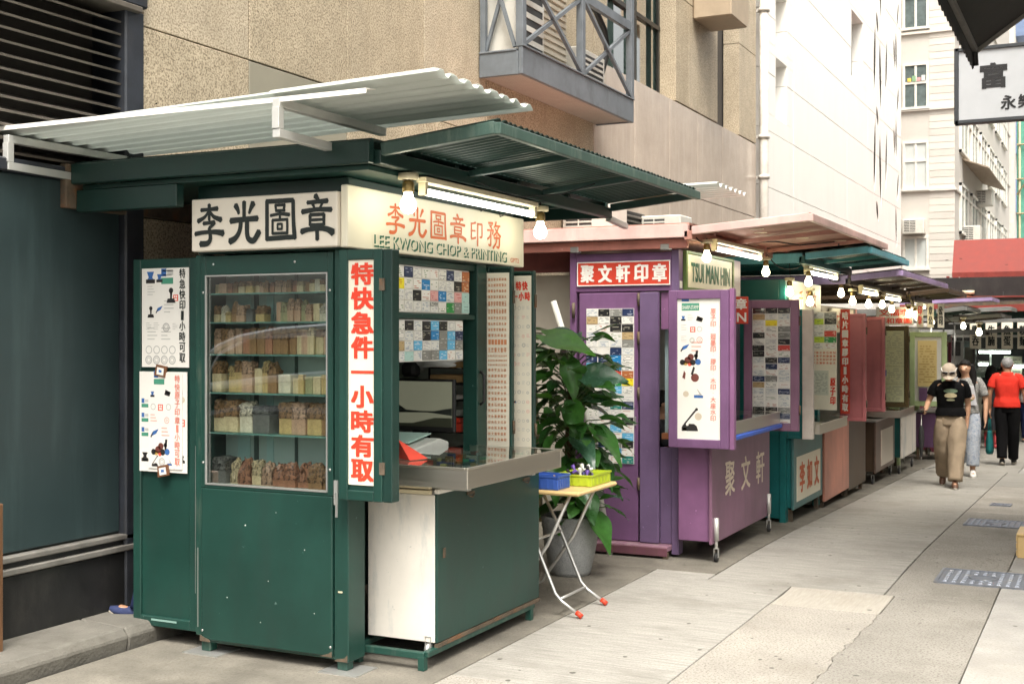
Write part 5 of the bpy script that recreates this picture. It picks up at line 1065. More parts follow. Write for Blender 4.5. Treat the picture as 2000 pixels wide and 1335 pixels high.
pp('inner_pillar', MB().box(-3.128, -3.10, y0 + .12, y0 + .15, .9, 1.75), mat('pale_blue_edge', (.42, .56, .58), .4), 0)
pp('counter_ledge', MB().box(-3.128, -3.036, y0 + .04, y0 + .3, .90, .945), mat('wood_ledge', (.32, .12, .05), .5), 0)
pp('side_wall', MB().box(-3.89, -3.87, y0 + .1, 10.75, .02, 2.36), purple, 0)
pp('far_wall', MB().box(-3.868, -2.99, 10.72, 10.74, .02, 2.36), mat('stall_inner', (.42, .45, .39), .6, dirt=.3), 0)
pp('street_fascia', MB().box(-3.0, -2.978, y0 + .101, 10.745, 2.0, 2.36), paint('pale_mauve', (.36, .30, .36)), 0)
pp('rear_post', MB().box(-3.03, -2.98, 10.62, 10.74, .02, 1.999), violet)
rs = pp('name_board', MB().box(-3.83 + .02, -3.045, y0 - .014, y0 - .002, 2.095, 2.275), red_board, .003)
pp('board_edge', MB().box(-3.815, -3.04, y0 - .0165, y0 - .0145, 2.09, 2.098).box(-3.815, -3.04, y0 - .0165, y0 - .0145, 2.272, 2.28).box(-3.815, -3.807, y0 - .0165, y0 - .0145, 2.0985, 2.2715).box(-3.048, -3.04, y0 - .0165, y0 - .0145, 2.0985, 2.2715), whiteink, 0, rs)
chars(rs, '聚文軒印章', whiteink, (-3.785, y0 - .0148, 2.115), X, Z, .118, .14, .04, False, org=PO, step=.15)
# cards on the door
cb = pp('card_board', MB().box(-3.735, -3.335, y0 - .016, y0 - .0105, .70, 1.912), white_s, 0)
card_grid(cb, (-3.735 - PO[0], y0 - .016 - PO[1], .70), 0, .40, 1.21, 4, 20, 21, {(1, 0): 'black', (3, 0): 'navy', (0, 1): 'tan', (2, 2): 'black', (3, 2): 'black', (3, 3): 'tan', (0, 6): 'navy', (1, 6): 'navy', (2, 5): 'navy', (2, 6): 'blue', (2, 7): 'blue', (0, 7): 'sky', (2, 8): 'red', (3, 8): 'bronze', (3, 9): 'yellow', (2, 9): 'green', (2, 10): 'sky', (0, 11): 'pink', (2, 12): 'teal', (3, 12): 'navy', (3, 14): 'black', (3, 16): 'sky', (3, 17): 'black', (2, 18): 'sky', (3, 19): 'teal', (2, 15): 'sky', (0, 15): 'blue', (1, 17): 'navy'}, .12)
# near door with white poster
pd = leaf_door(pst, PO, -2.965, -2.505, 8.72, .87, 2.035, purple, .065, .06, name='open_door'); pp('door_case', MB().box(-2.504, -2.47, 8.735, 8.80, .865, 2.045), magenta)
pw = sheet(pst, 'poster_panel', PO, (-2.898, 8.737, .935), .326, 1.035, white_s)
chars(pw, '原子印·廻墨印·膠印·木印·大座水印', mat('salmon_ink', (.72, .22, .16), .5), (-2.645, 8.7325, 1.07), X, Z, .042, .83, .012, True, .1, PO)
place(pst, PO, [('logo', -2.865, 1.885, .135), ('bluestamp', -2.87, 1.81, .035), ('lines', -2.82, 1.81, .05), ('box', -2.755, 1.80, .055), ('lines', -2.87, 1.735, .05), ('redsq', -2.80, 1.725, .04), ('oval', -2.75, 1.73, .045), ('lines', -2.87, 1.65, .05), ('ring', -2.805, 1.645, .04), ('redring', -2.75, 1.645, .045), ('bluebox', -2.875, 1.575, .07), ('redlines', -2.79, 1.575, .09), ('pile', -2.875, 1.47, .16), ('redstampa', -2.86, 1.35, .13), ('redstamps', -2.86, 1.35, .13), ('disc', -2.855, 1.245, .045), ('clamp', -2.77, 1.24, .07), ('press', -2.865, .995, .125), ('disc', -2.765, 1.075, .055)], 8.7322)
L = MB(); write(L, 'SHARP-STAMP', (-2.860, 8.732, 1.895), X, Z, .125, .028, .0); pp('lettering', L, whiteink, 0, pw)
# far door with cards in plastic sleeves
pd2 = leaf_door(pst, PO, -2.86, -2.385, 10.42, .885, 2.005, mauve, .07, .05)
cs = pp('card_board', MB().box(-2.785, -2.455, 10.43, 10.434, .93, 1.94), white_s, 0)
card_grid(cs, (-2.785 - PO[0], 10.43 - PO[1], .93), 0, .33, 1.01, 3, 19, 31, {(1, 0): 'black', (0, 1): 'tan', (2, 3): 'grey', (0, 4): 'black', (2, 4): 'grey', (2, 5): 'black', (0, 6): 'black', (2, 6): 'red', (1, 8): 'black', (2, 8): 'navy', (1, 9): 'navy', (1, 11): 'grey', (0, 12): 'tan', (2, 13): 'navy', (1, 16): 'black', (0, 16): 'black', (2, 16): 'grey', (0, 18): 'black', (1, 2): 'yellow'}, .08, .006)
for i in range(3):
    mb = MB(); n = 26; vs = []
    for j in range(n):
        z = .935 + 1.0 * j / (n - 1)
        for a in (0, 1, 2): vs.append((-2.785 + i * .11 + .004 + a * .051, 10.423 - .004 * abs(math.sin(j * 1.9 + i)) - (.004 if a == 1 else 0), z))
    mb.smooth = True; mb.add(vs, [(3 * j + a, 3 * j + a + 1, 3 * j + a + 4, 3 * j + a + 3) for j in range(n - 1) for a in (0, 1)]); pp('plastic_sleeve', mb, glass('sleeve', (.97, .97, .97), .07, .12), 0)
# hanging red board and green-framed name sign
hb = pp('hanging_board', MB().box(-2.99 + .0, -2.76, 10.2, 10.21, 1.80, 2.03), red_board, .002)
chars(hb, '印章', whiteink, (-2.985, 10.199, 1.92), X, Z, .10, .095, .04, False, org=PO, step=.115); L = MB(); write(L, 'HIN', (-2.975, 10.199, 1.815), X, Z, .20, .08, .03); pp('lettering', L, whiteink, 0, hb)
ts = pp('name_sign', MB().box(-2.976, -2.955, 9.14, 10.40, 2.075, 2.335), cream_b, .003)
pp('sign_frame', MB().box(-2.976, -2.945, 9.10, 9.139, 2.04, 2.36).box(-2.976, -2.945, 10.401, 10.44, 2.04, 2.36).box(-2.976, -2.945, 9.1392, 10.4008, 2.04, 2.074).box(-2.976, -2.945, 9.1392, 10.4008, 2.336, 2.36), paint('green_sign_frame', (.10, .16, .04)), .003, ts)
L = MB()
gw, gf = glyphs('TSUI MAN HIN', 0)
write(L, 'TSUI MAN HIN', (-2.954, 9.24, 2.12), Y, Z, 1.08, .155, .06)
pp('lettering', L, green_ink, 0, ts)
pp('number_plate', MB().box(-2.9775, -2.974, 9.02, 9.08, 2.065, 2.12), white_s, 0)
# roof
roof(pst, PO, -4.95, -2.86, 8.86, 12.15, 2.44, pinkroof, pinkroof_e, pinkroof, .10, (.25, .5, .75))
pp('support_beam', MB().box(-4.9, -2.89, 8.93, 8.985, 2.365, 2.437), paint('salmon_beam', (.50, .20, .16), dirt=.5), .004)
for x in (-3.85, -3.1): pp('bracket', MB().box(x, x + .07, 8.925, 8.99, 2.355, 2.40), galv)
pp('soffit', MB().box(-4.9, -2.9, 9.0, 10.9, 2.415, 2.438), pinkroof, 0)
pp('back_panel', MB().box(-4.93, -3.90, 9.25, 9.27, 2.22, 2.44), paint('dull_red', (.22, .07, .07)), 0)
flap(pst, PO, -2.86, -1.94, 8.86, 12.15, 2.49, 2.56, pinkflap, pinkroof_e, pinkflap, False, (.36, .70))
pp('cable', MB().tube([(-2.8, 10.3, 2.50), (-2.6, 10.5, 2.51), (-2.45, 10.75, 2.49), (-2.2, 11.2, 2.545), (-2.05, 11.4, 2.56)], .006, 5).tube([(-2.2, 11.2, 2.545), (-2.18, 11.1, 2.50)], .006, 5), rubber, 0)
for (x, y) in ((-2.55, 9.6), (-2.4, 10.4), (-2.2, 11.0), (-2.25, 11.7), (-2.5, 9.3)): pp('rivet_plate', MB().box(x, x + .10, y, y + .02, 2.494 + (x + 2.86) * .06, 2.499 + (x + 2.86) * .06), mat('pale_metal', (.7, .62, .45), .3, metal=.5), 0)
tube_lamp('fluorescent tube above the green framed name sign of the purple stall', -2.80, 9.35, 10.75, 2.385)
bulb('glowing bulb before the green framed name sign of the purple stall', -2.80, 9.15, 2.30, 2.45); bulb('glowing bulb past the far end of the green framed name sign', -2.80, 10.95, 2.27, 2.45)
# counter
OPC = (-2.70, 8.90, 0); pc = thing('purple_counter', 'mauve wheeled counter with three white characters in front of the purple stall', 'counter', OPC)
part('cabinet', MB().box(-2.955, -2.705, 8.92, 10.58, .15, .86), magenta, pc, bevel=.005, org=OPC)
part('front_panel', MB().box(-2.7045, -2.68, 8.885, 10.61, .135, .875), mauve, pc, bevel=.005, org=OPC)
part('worktop', MB().box(-2.955, -2.68, 8.90, 10.6, .878, .90), galv, pc, org=OPC)
chars(pc, '聚文軒', mat('cream_brush', (.70, .60, .48), .5), (-2.6795, 9.23, .45), Y, Z, .27, .27, .02, False, org=OPC, step=.46)
for y in (8.95, 10.52): 
    caster(pc, OPC, -2.665, y, 0, .034); part('caster_leg', MB().tube([(-2.665, y, .10), (-2.665, y, .20)], .012, 8).tube([(-2.665, y, .16), (-2.665, y, .33)], .02, 8), alu, pc, org=OPC)
part('lock_plate', MB().box(-2.679, -2.672, 9.03, 9.045, .24, .30), white_s, pc, org=OPC)
tray('glass topped tray with blue lower edge on the purple counter', -2.95, -2.53, 8.86, 10.37, .955, 1.045, 1.06, 45, 8)
part('blue_runner', MB().box(-2.56, -2.515, 8.86, 10.40, .915, .952), mat('blue_plastic', (.03, .10, .48), .35), pc, bevel=.008, org=OPC)
part('runner_support', MB().box(-2.95, -2.57, 8.95, 9.0, .902, .953).box(-2.95, -2.57, 10.2, 10.25, .902, .953), galv, pc, org=OPC)
# corrugated sheet resting above the green stall's rear and the air conditioners behind
cs2 = thing('roof_sheet', 'short translucent corrugated sheet above the gap between green and purple stalls', 'roof sheet', (-2.9, 8.9, 2.75))
part('corrugated_sheet', corr(-4.6, -2.60, 8.75, 9.55, 2.80, 2.815, .128, .021, nx=2), translucent, cs2, org=(-2.9, 8.9, 2.75))
part('carrier', MB().box(-4.6, -3.0, 8.9, 8.93, 2.745, 2.775), rust, cs2, org=(-2.9, 8.9, 2.75))
aircon('white air conditioner behind the pink roof, nearest to the green canopy', (-4.85, 11.9, 2.62), .55, .45, .42, '-y', n=5)
aircon('cream air conditioner behind the pink roof, farther from the green canopy', (-4.85, 14.2, 2.70), .50, .45, .44, '-y')
vg = thing('vent_grille', 'dark vent grille in the wall between the two air conditioners', 'vent', (-5.14, 13.6, 2.75))
part('frame', MB().box(0, .03, -.55, .55, -.02, .42), black_m, vg, bevel=.004)
for k in range(7): part('slat', MB().prism([(.03, .01 + k * .058), (.06, -.005 + k * .058), (.06, .012 + k * .058), (.03, .03 + k * .058)], -.52, .52, 'y'), slat_m, vg)
gb2 = thing('partition', 'beige partition board between the green stall and the wall', 'partition', (-4.4, 9.3, 0)); part('board', MB().box(-5.1, -3.895, 9.32, 9.35, .02, 2.2), mat('beige_board', (.52, .48, .40), .8, var=.06, scale=3, bump=.2, bscale=160), gb2, org=(-4.4, 9.3, 0))
pl_ = thing('leaning_pole', 'white painted pole leaning behind the potted plant', 'pole', (-3.55, 8.75, 0)); part('pole', MB().tube([(-3.50, 8.9, 0), (-3.70, 8.85, 1.2), (-3.93, 8.78, 1.97)], .024, 10), mat('pole_paint', (.50, .50, .45), .5, dirt=.4, dcol=(.3, .32, .28)), pl_, org=(-3.55, 8.75, 0))
# ================================================================== FARTHER STALLS
def stall(nm, lab, x0, yy, ln, body, dark, edge, sheetm, zt, xi, xo, fl, top=2.25, W=.9, flat=False, rl=None):
    z = gz(yy + .5); o = (x0, yy, z); t = thing(nm, lab, 'market stall', o, 0, 'metal market stalls lining the lane')
    q = lambda n, mb, m, b=.004, par=None: part(n, mb, m, par or t, bevel=b, org=(0, 0, 0))
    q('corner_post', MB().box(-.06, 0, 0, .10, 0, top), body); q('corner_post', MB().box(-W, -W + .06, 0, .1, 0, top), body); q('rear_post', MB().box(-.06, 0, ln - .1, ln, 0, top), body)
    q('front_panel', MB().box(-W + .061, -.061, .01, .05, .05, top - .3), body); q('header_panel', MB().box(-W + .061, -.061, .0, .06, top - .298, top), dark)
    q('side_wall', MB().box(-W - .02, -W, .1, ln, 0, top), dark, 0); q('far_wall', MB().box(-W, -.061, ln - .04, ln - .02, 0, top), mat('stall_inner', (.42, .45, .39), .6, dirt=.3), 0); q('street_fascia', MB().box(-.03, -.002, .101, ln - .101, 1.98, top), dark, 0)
    fy0, fy1 = fl; xi -= x0; xo -= x0
    roof(t, (0, 0, 0), -1.95, xi, fy0 - yy, fy1 - yy, zt - z, sheetm, edge, dark, .09, (.3, .7)); flap(t, (0, 0, 0), xi, xo, fy0 - yy, fy1 - yy, zt - z + .06, zt - z + .11, sheetm, edge, dark, not flat, (.36, .7), .08)
    return t, q, z
def counter(nm, lab, x0, x1, ya, yb, zb, zt, sidem, frontm, feet='legs'):
    z = gz((ya + yb) / 2); o = (x1, ya, z); t = thing(nm, lab, 'counter', o)
    part('cabinet', MB().box(x0, x1 - .025, ya + .01, yb - .01, z + zb, z + zt), sidem, t, bevel=.005, org=o); f = part('front_panel', MB().box(x1 - .0245, x1, ya - .01, yb + .01, z + zb - .015, z + zt + .01), frontm, t, bevel=.004, org=o)
    for yv in (ya + .06, yb - .06):
        if feet == 'legs': part('leg', MB().box(x1 - .07, x1 - .03, yv - .02, yv + .02, z, z + zb - .016), rust, t, org=o)
        else: caster(t, o, x1 - .05, yv, z, min(.05, zb * .42))
        part('leg', MB().box(x0 + .02, x0 + .06, yv - .02, yv + .02, z, z + zb), rust, t, org=o)
    part('worktop', MB().box(x0, x1 + .01, ya - .01, yb + .01, z + zt + .011, z + zt + .03), galv, t, org=o)
    return t, f, o, z
# teal stall
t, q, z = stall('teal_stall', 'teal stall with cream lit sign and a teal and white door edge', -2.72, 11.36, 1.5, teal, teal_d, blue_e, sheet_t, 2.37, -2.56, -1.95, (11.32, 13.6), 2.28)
sgn = q('signboard', MB().box(-.0, .03, .12, 1.40, 1.97, 2.27), cream_b)
chars(sgn, '千百文', orange_ink, (.0305, .42, 2.03), Y, Z, .16, .16, .02, False, step=.30)
d1 = leaf_door(t, (0, 0, 0), .0, .155, .0, .80, 2.0, teal, .02, .07); q('white_door_edge', MB().box(.158, .255, -.02, .05, .80, 1.995), mat('white_paint', (.66, .60, .54), .5, dirt=.3, dcol=(.4, .3, .25)))
cbd2 = q('card_board', MB().box(-.03, .22, 1.25, 1.262, 1.0, 2.0), ivory, 0)
card_grid(cbd2, (-.03, 1.25, 1.62), 0, .25, .37, 2, 6, 41, {(0, 1): 'lime', (1, 1): 'black', (1, 3): 'red', (0, 4): 'lime', (1, 4): 'green', (1, 0): 'grey'}, .0)
mb = MB()
for j in range(4):
    for k in range(7): write(mb, r.choice(seal_ch), (-.02 + k * .034, 1.249, 1.57 - j * .035), X, Z, .026, .024, .02)
q('printed_samples', mb, orange_ink, 0, cbd2)['kind'] = 'stuff'; chars(cbd2, '原子印', red_ink, (.155, 1.249, 1.05), X, Z, .055, .28, .04, True); q('printed_sheet', MB().box(-.03, .14, 1.246, 1.249, 1.15, 1.40), printmat('sheet_print', (.60, .62, .52), (.35, .38, .32), 16, .48, cols=9), 0, cbd2)
ct2, cf, o2, z2 = counter('teal_counter', 'teal counter with a white cloth of red characters in front of the teal stall', -2.95, -2.655, 11.42, 12.66, .15, .80, teal, paint('grey_teal_paint', (.06, .17, .17)))
cl = part('cloth_sign', MB().box(-2.6545, -2.650, 11.52, 12.55, z2 + .20, z2 + .62), cream_b, ct2, org=o2); chars(cl, '李如文', orange_ink, (-2.6495, 11.62, z2 + .27), Y, Z, .22, .29, .04, False, org=o2, step=.32)
tray('grey glass topped tray on the teal counter', -2.9, -2.42, 11.45, 12.75, z2 + .845, z2 + .93, z2 + .95, 30, 9)
tube_lamp('fluorescent tube above the cream sign of the teal stall', -2.58, 11.6, 13.0, 2.30); bulb('bulb before the near end of the cream sign on the teal stall', -2.56, 11.6, 2.20, 2.37); bulb('bulb low before the middle of the cream sign on the teal stall', -2.60, 11.85, 2.02, 2.37); bulb('bulb past the far end of the teal stall canopy lamp', -2.56, 13.15, 2.14, 2.33); bulb('bulb beside the teal post next to the purple stall', -2.68, 11.35, 2.10, 2.37)
# pink stall
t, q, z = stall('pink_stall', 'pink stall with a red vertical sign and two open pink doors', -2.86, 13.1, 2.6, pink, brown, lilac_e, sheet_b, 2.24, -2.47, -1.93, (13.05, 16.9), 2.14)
L = MB(); dr = leaf_door(t, (0, 0, 0), .14, .42, .80, .86, 2.05, pink, .035, .06); 
vsn = q('vertical_sign', MB().box(.15, .252, .785, .79, .94, 2.10), red_board, 0); chars(vsn, '咭片圖章膠印1小時有取', whiteink, (.167, .784, .96), X, Z, .068, 1.12, .045, True, .15)
dr2 = leaf_door(t, (0, 0, 0), .18, .44, 1.95, .90, 2.03, pink, .04, .06); q('door_side', MB().box(.01, .178, 1.96, 2.02, .90, 2.0), paint('deep_pink_paint', (.33, .09, .10)))
sg2 = q('signboard', MB().box(0, .03, .9, 2.2, 1.84, 2.12), cream_b); L = MB(); write(L, '文福印章', (.0305, 1.0, 1.89), Y, Z, 1.1, .19, .03); q('lettering', L, orange_ink, 0, sg2)
q('hanging_strip', MB().box(.06, .10, 1.2, 1.22, 1.9, 2.06), white_s, 0)
counter('pink_counter', 'salmon pink counter below the red vertical sign', -2.95, -2.66, 12.82, 14.1, .10, .86, brown, salmon); counter('brown_counter', 'narrow brown counter between the pink doors', -2.95, -2.67, 14.15, 15.2, .10, .88, brown, brown)
tube_lamp('fluorescent tube under the purple edged canopy', -2.42, 13.5, 14.5, 2.17); tube_lamp('second fluorescent tube under the purple edged canopy, farther in', -2.42, 15.0, 16.2, 2.15)
for i, (x, y, z_) in enumerate(((-2.46, 13.25, 2.06), (-2.46, 14.2, 2.05), (-2.44, 15.0, 2.06), (-2.44, 15.7, 2.02))): bulb('bulb hanging under the purple edged canopy, %s from the near end' % ORD[i], x, y, z_, 2.24)
# brown stall
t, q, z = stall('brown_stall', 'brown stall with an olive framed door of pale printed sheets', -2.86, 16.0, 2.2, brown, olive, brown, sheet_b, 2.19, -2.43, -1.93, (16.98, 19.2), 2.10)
dr = leaf_door(t, (0, 0, 0), .08, .47, .75, .95, 2.02, olive, .055, .06); 
for k in range(4): q('printed_sheet', MB().box(.138, .412, .755, .76, 1.02 + k * .235, 1.252 + k * .235), printmat('olive_print', (.56, .58, .36), (.36, .38, .26), 9, .5, cols=11), 0)
q('blue_label', MB().box(.15, .19, .752, .754, 1.36, 1.44), PICM[1], 0)
sg3 = q('signboard', MB().box(.08, .55, .60, .62, 2.03, 2.27), white_s); L = MB(); write(L, '文福李', (.12, .598, 2.15), X, Z, .39, .09, .03); write(L, '發和章圖', (.10, .598, 2.05), X, Z, .43, .08, .03); q('lettering', L, red_ink, 0, sg3)
for k in range(3): 
    hs = q('hanging_sign_board', MB().box(.58 + k * .1, .66 + k * .1, .7 + k * .25, .72 + k * .25, 2.0, 2.32), ivory, 0); chars(hs, '印章公司'[k:k + 2], blk_ink if k else red_ink, (.595 + k * .1, .698 + k * .25, 2.03), X, Z, .05, .26, .03, True)
cc, cf, oc, zc = counter('brown_side_counter', 'dark brown counter cart with a pale notice on its front', -2.95, -2.66, 15.88, 17.35, .18, .80, brown, paint('grey_brown_paint', (.12, .08, .06)), 'casters')
nt_ = part('notice', MB().box(-2.6595, -2.656, 16.25, 17.2, zc + .22, zc + .68), printmat('notice_print', (.58, .52, .44), (.55, .20, .14), 8, .5, cols=6), cc, org=oc)
tray('display tray on the dark brown counter cart', -2.9, -2.42, 16.2, 17.5, zc + .85, zc + .93, zc + .95, 30, 10)
tube_lamp('fluorescent tube under the brown canopy', -2.40, 17.2, 18.4, 2.10); bulb('bulb before the white sign of the brown stall', -2.36, 16.55, 1.98, 2.24); bulb('bulb behind the white sign of the brown stall', -2.30, 16.75, 1.96, 2.24)
# pale green stall and the stalls after it
t, q, z = stall('pale_green_stall', 'pale green stall with a yellow poster of print and a glowing bulb', -2.9, 19.4, 2.2, lgreen, green, grey_edge, sheet_b, 2.0, -2.4, -1.95, (19.4, 21.6), 2.12)
dr = leaf_door(t, (0, 0, 0), .12, .66, .2, .92, 2.05, lgreen, .075, .06, white_s)
q('poster', MB().box(.24, .52, .19, .195, 1.22, 1.92), printmat('yellow_print', (.74, .58, .26), (.55, .36, .12), 18, .47, cols=9), 0); q('poster', MB().box(.26, .38, .188, .192, 1.0, 1.2), purple, 0)
bulb('bulb at the pale green door beside its frame', -2.62, 19.3, 1.96, 2.05); bulb('bulb beyond the pale green door', -2.45, 19.6, 1.90, 2.05)
counter('purple_side_counter', 'small purple counter past the pale green door', -2.9, -2.45, 21.0, 22.2, .22, .78, purple, purple); counter('white_side_counter', 'white cart counter with teal corner post before the pale green stall', -2.95, -2.62, 17.75, 19.1, .25, .80, teal_d, white_pt, 'casters')
t, q, z = stall('maroon_stall', 'maroon stall with a checked front, far along the row', -2.85, 23.2, 2.6, paint('maroon_paint', (.16, .03, .05)), brown, grey_edge, sheet_b, 1.95, -2.4, -1.75, (23.0, 25.6), 2.1)
q('notice_board', MB().box(.02, .35, -.03, -.02, .95, 1.5), printmat('mauve_print', (.36, .26, .30), (.6, .5, .5), 8, .5, cols=6), 0)
for k in range(24): q('check_tile', MB().box(-.8 + (k % 6) * .13, -.68 + (k % 6) * .13, -.03, -.012, 1.55 + (k // 6) * .13, 1.67 + (k // 6) * .13), (brown, paint('rust_red_paint', (.22, .06, .03)))[(k + k // 6) % 2], 0)
t, q, z = stall('grey_stall', 'grey stall with hanging paper signs under metal rails, far along the row', -2.75, 27.0, 2.6, paint('grey_paint', (.2, .2, .19)), black_m, grey_edge, mat('grey_sheet', (.16, .16, .155), .5), 1.72, -2.3, -1.35, (27.0, 29.4), 2.1)
for k in range(4): hs = q('hanging_paper', MB().box(.1 + k * .3, .32 + k * .3, .2 + k * .1, .21 + k * .1, 1.95, 2.5), ivory, 0); chars(hs, '雲吞牛腩魚蛋粉麵'[2 * k:2 * k + 2], blk_ink, (.14 + k * .3, .198 + k * .1, 2.0), X, Z, .14, .45, .03, True)
bulb('warm bulb hanging between the maroon stall and the pale green stall', -2.05, 22.6, 1.75, 1.98, group='bare bulbs under the stall canopies', r=.05); bulb('cool bulb hanging before the maroon stall', -2.35, 23.0, 1.86, 1.98, bulb_c, r=.045); bulb('bulb on the corner of the cream block by the red awning', -3.3, 33.5, 2.4, 2.6, bulb_c, r=.12)
# food stall closing the view
fs_ = thing('food_stall', 'lit food stall with steel counter and glass front under the red awning', 'market stall', (-2.6, 31.5, gz(31.5)), 0, 'metal market stalls lining the lane'); OF = (-2.6, 31.5, gz(31.5)); zf = gz(31.5)
part('back_wall', MB().box(-4.2, 1.2, 33.6, 33.7, zf, 3.2), black_m, fs_, org=OF); part('counter_body', MB().box(-3.6, -.9, 31.5, 32.1, zf, zf + .9), steel_s, fs_, org=OF); part('glass_front', MB().box(-3.4, -1.0, 31.5, 31.51, zf + .92, zf + 1.6), glass('food_glass', (.8, .9, .85), .25), fs_, org=OF)
for x in (-3.4, -2.6, -1.8, -1.0): part('post', MB().box(x - .02, x + .02, 31.49, 31.53, zf + .9, zf + 2.3), alu, fs_, org=OF)
part('shelf', MB().box(-3.4, -1.0, 31.6, 31.9, zf + 1.25, zf + 1.27), alu, fs_, org=OF); part('top_rail', MB().box(-3.5, -.9, 31.45, 32.2, zf + 2.3, zf + 2.36), alu, fs_, org=OF); part('chalkboard', MB().box(-3.0, -1.6, 33.5, 33.59, zf + 2.3, zf + 3.0), mat('chalkboard', (.02, .05, .04), .7), fs_, org=OF); part('side_column', MB().box(-1.15, -.9, 31.3, 31.7, zf, 2.2), paint('green_column', (.03, .09, .03)), fs_, org=OF); part('poster', MB().box(-2.3, -1.9, 31.46, 31.48, zf + 1.3, zf + 1.85), printmat('grey_print', (.5, .48, .38), (.2, .2, .18), 8, .5), fs_, org=OF)
for i, (x, zz2) in enumerate(((-3.0, 1.66), (-1.9, 1.62), (-2.5, 1.95))):
    tl = thing('fluorescent_lamp', 'greenish tube lamp over the food stall counter, %s of three along it' % ORD[i], 'lamp', (x, 31.4, zf + zz2), 0, 'lamps of the food stall'); part('tube', MB().tube([(-.35, 0, 0), (.35, 0, 0)], .03, 8), mat('tube_cool', (1, 1, 1), .4, emit=(.8, 1.0, .85), estr=7, bump=0), tl); part('housing', MB().box(-.37, .37, -.03, .03, .035, .08), alu, tl)
for i, x in enumerate((-3.1, -2.75, -2.5, -2.2, -1.6)): goods('food_tray', 'steel food tray on the food stall shelf, %s from the left' % ORD[i], 'tray', x, x + .25, 31.62, 31.85, zf + 1.272, zf + 1.272 + .08 + .03 * (i % 2), steel_s)
wk = thing('wok_lid', 'round metal lid hung up at the side of the food stall', 'lid', (-3.05, 29.8, gz(30) + 1.66)); part('lid', MB().lathe([(.001, -.06), (.15, -.05), (.28, -.01), (.33, .02), (.31, .02), (.27, .0), (.14, -.035), (.001, -.045)], n=24, axis='y'), galv, wk); part('handle', MB().lathe([(.001, -.12), (.04, -.11), (.04, -.07), (.02, -.05)], n=10, axis='y'), black_m, wk); part('hook_bar', MB().tube([(0, .03, .33), (0, .05, .8)], .012, 6), alu, wk)
for i, (x, y, zt_) in enumerate(((-2.2, 29.9, 1.9), (-1.9, 34.0, 2.4))):
    pdn = thing('pendant_lamp', ['white pendant shade over the food stall front', 'dark pendant shade under the red awning'][i], 'lamp', (x, y, zt_)); part('lamp_shade', MB().lathe([(.30, -.12), (.26, -.06), (.08, .02), (.03, .08), (.001, .08)], n=18), white_s if i == 0 else black_m, pdn); part('cord', MB().tube([(0, 0, .08), (0, 0, .8)], .008, 5), rubber, pdn)
# ================================================================== POTTED PLANT AND FOLDING TABLE
pot_m = mat('stone_pot', (.31, .32, .32), .75, var=.12, scale=20, bump=.3, bscale=130, speck=.5, speckcol=(.08, .085, .09), sscale=160)
OPL = (-3.47, 8.05, 0); pt_ = thing('potted_plant', 'big leafy climbing plant in a grey stone pot between the green and purple stalls', 'plant', OPL)
part('pot', MB().lathe([(.001, 0), (.135, 0), (.15, .03), (.19, .22), (.205, .38), (.215, .42), (.20, .425), (.185, .38), (.001, .37)], n=28), pot_m, pt_)
for z in (.345, .365): part('rim_line', MB().lathe([(.2035, z), (.2075, z + .003), (.2045, z + .006)], n=28), pot_m, pt_)
part('soil', MB().lathe([(.001, .385), (.186, .38)], n=20), mat('soil', (.05, .035, .02), .95, bump=.6), pt_)
part('moss_pole', MB().tube([(0, .02, .35), (-.02, .02, .9), (.0, .03, 1.45)], [.035, .034, .03], 8), mat('moss_pole', (.10, .06, .025), .9, var=.4, bump=.6, scale=30), pt_)
part('bamboo_stake', MB().tube([(-.22, -.02, .36), (-.29, .02, 1.35)], .018, 6), mat('bamboo', (.5, .42, .26), .6), pt_)
leafm = [mat('leaf_dark', (.024, .085, .020), .28, var=.3, scale=8, bump=.08, bscale=30), mat('leaf_mid', (.040, .135, .024), .30, var=.3, scale=8, bump=.08, bscale=30), mat('leaf_light', (.10, .30, .03), .33, var=.2, scale=8, bump=.05, bscale=30), mat('leaf_blue', (.05, .13, .075), .25, var=.2, scale=8, bump=.05, bscale=30)]
for m in leafm:
    n_ = m.node_tree.nodes; l_ = m.node_tree.links; tr_ = n_.new('ShaderNodeBsdfTranslucent'); tr_.inputs[0].default_value = (.10, .26, .03, 1); mm = n_.new('ShaderNodeMixShader'); mm.inputs[0].default_value = .18; l_.new(n_['Principled BSDF'].outputs[0], mm.inputs[1]); l_.new(tr_.outputs[0], mm.inputs[2]); l_.new(mm.outputs[0], n_['Material Output'].inputs[0])
def leafmesh(m, curl, fold, wid):
    mb = MB(); mb.smooth = True; n = 8; vs = []; fs = []
    for i in range(n + 1):
        t = i / n; w = wid * (math.sin(math.pi * min(1, t * .97 + .02) ** .62)) ** .9 * (1 - .25 * t); zc = -curl * t * t
        back = -.12 * (1 - t) ** 6
        for s in (-1, -.5, 0, .5, 1):
            vs.append((s * w * .5, t + (back * abs(s) * 1.4 if i < 2 else 0), zc + fold * abs(s) * w + .02 * math.sin(t * 9 + s * 2)))
    for i in range(n):
        for j in range(4): fs.append((i * 5 + j, i * 5 + j + 1, i * 5 + j + 6, i * 5 + j + 5))
    return mb.add(vs, fs).mesh('leaf', m, fixn=False)
LM = [[leafmesh(m, c, f, w) for c, f, w in ((.25, .12, .72), (.4, .2, .66), (.12, .05, .8))] for m in leafm]
rl = random.Random(42)
def leaf(p, d, L, mi, roll=0.0):
    d = Vector(d).normalized(); q_ = d.to_track_quat('Y', 'Z')
    q_ = q_ @ Quaternion((0, 1, 0), roll)
    o = link('leaf', rl.choice(LM[mi]), pt_, p, None, (L, L, L)); o.rotation_mode = 'QUATERNION'; o.rotation_quaternion = q_
    return o
stem_m = mat('stem_green', (.06, .10, .025), .5)
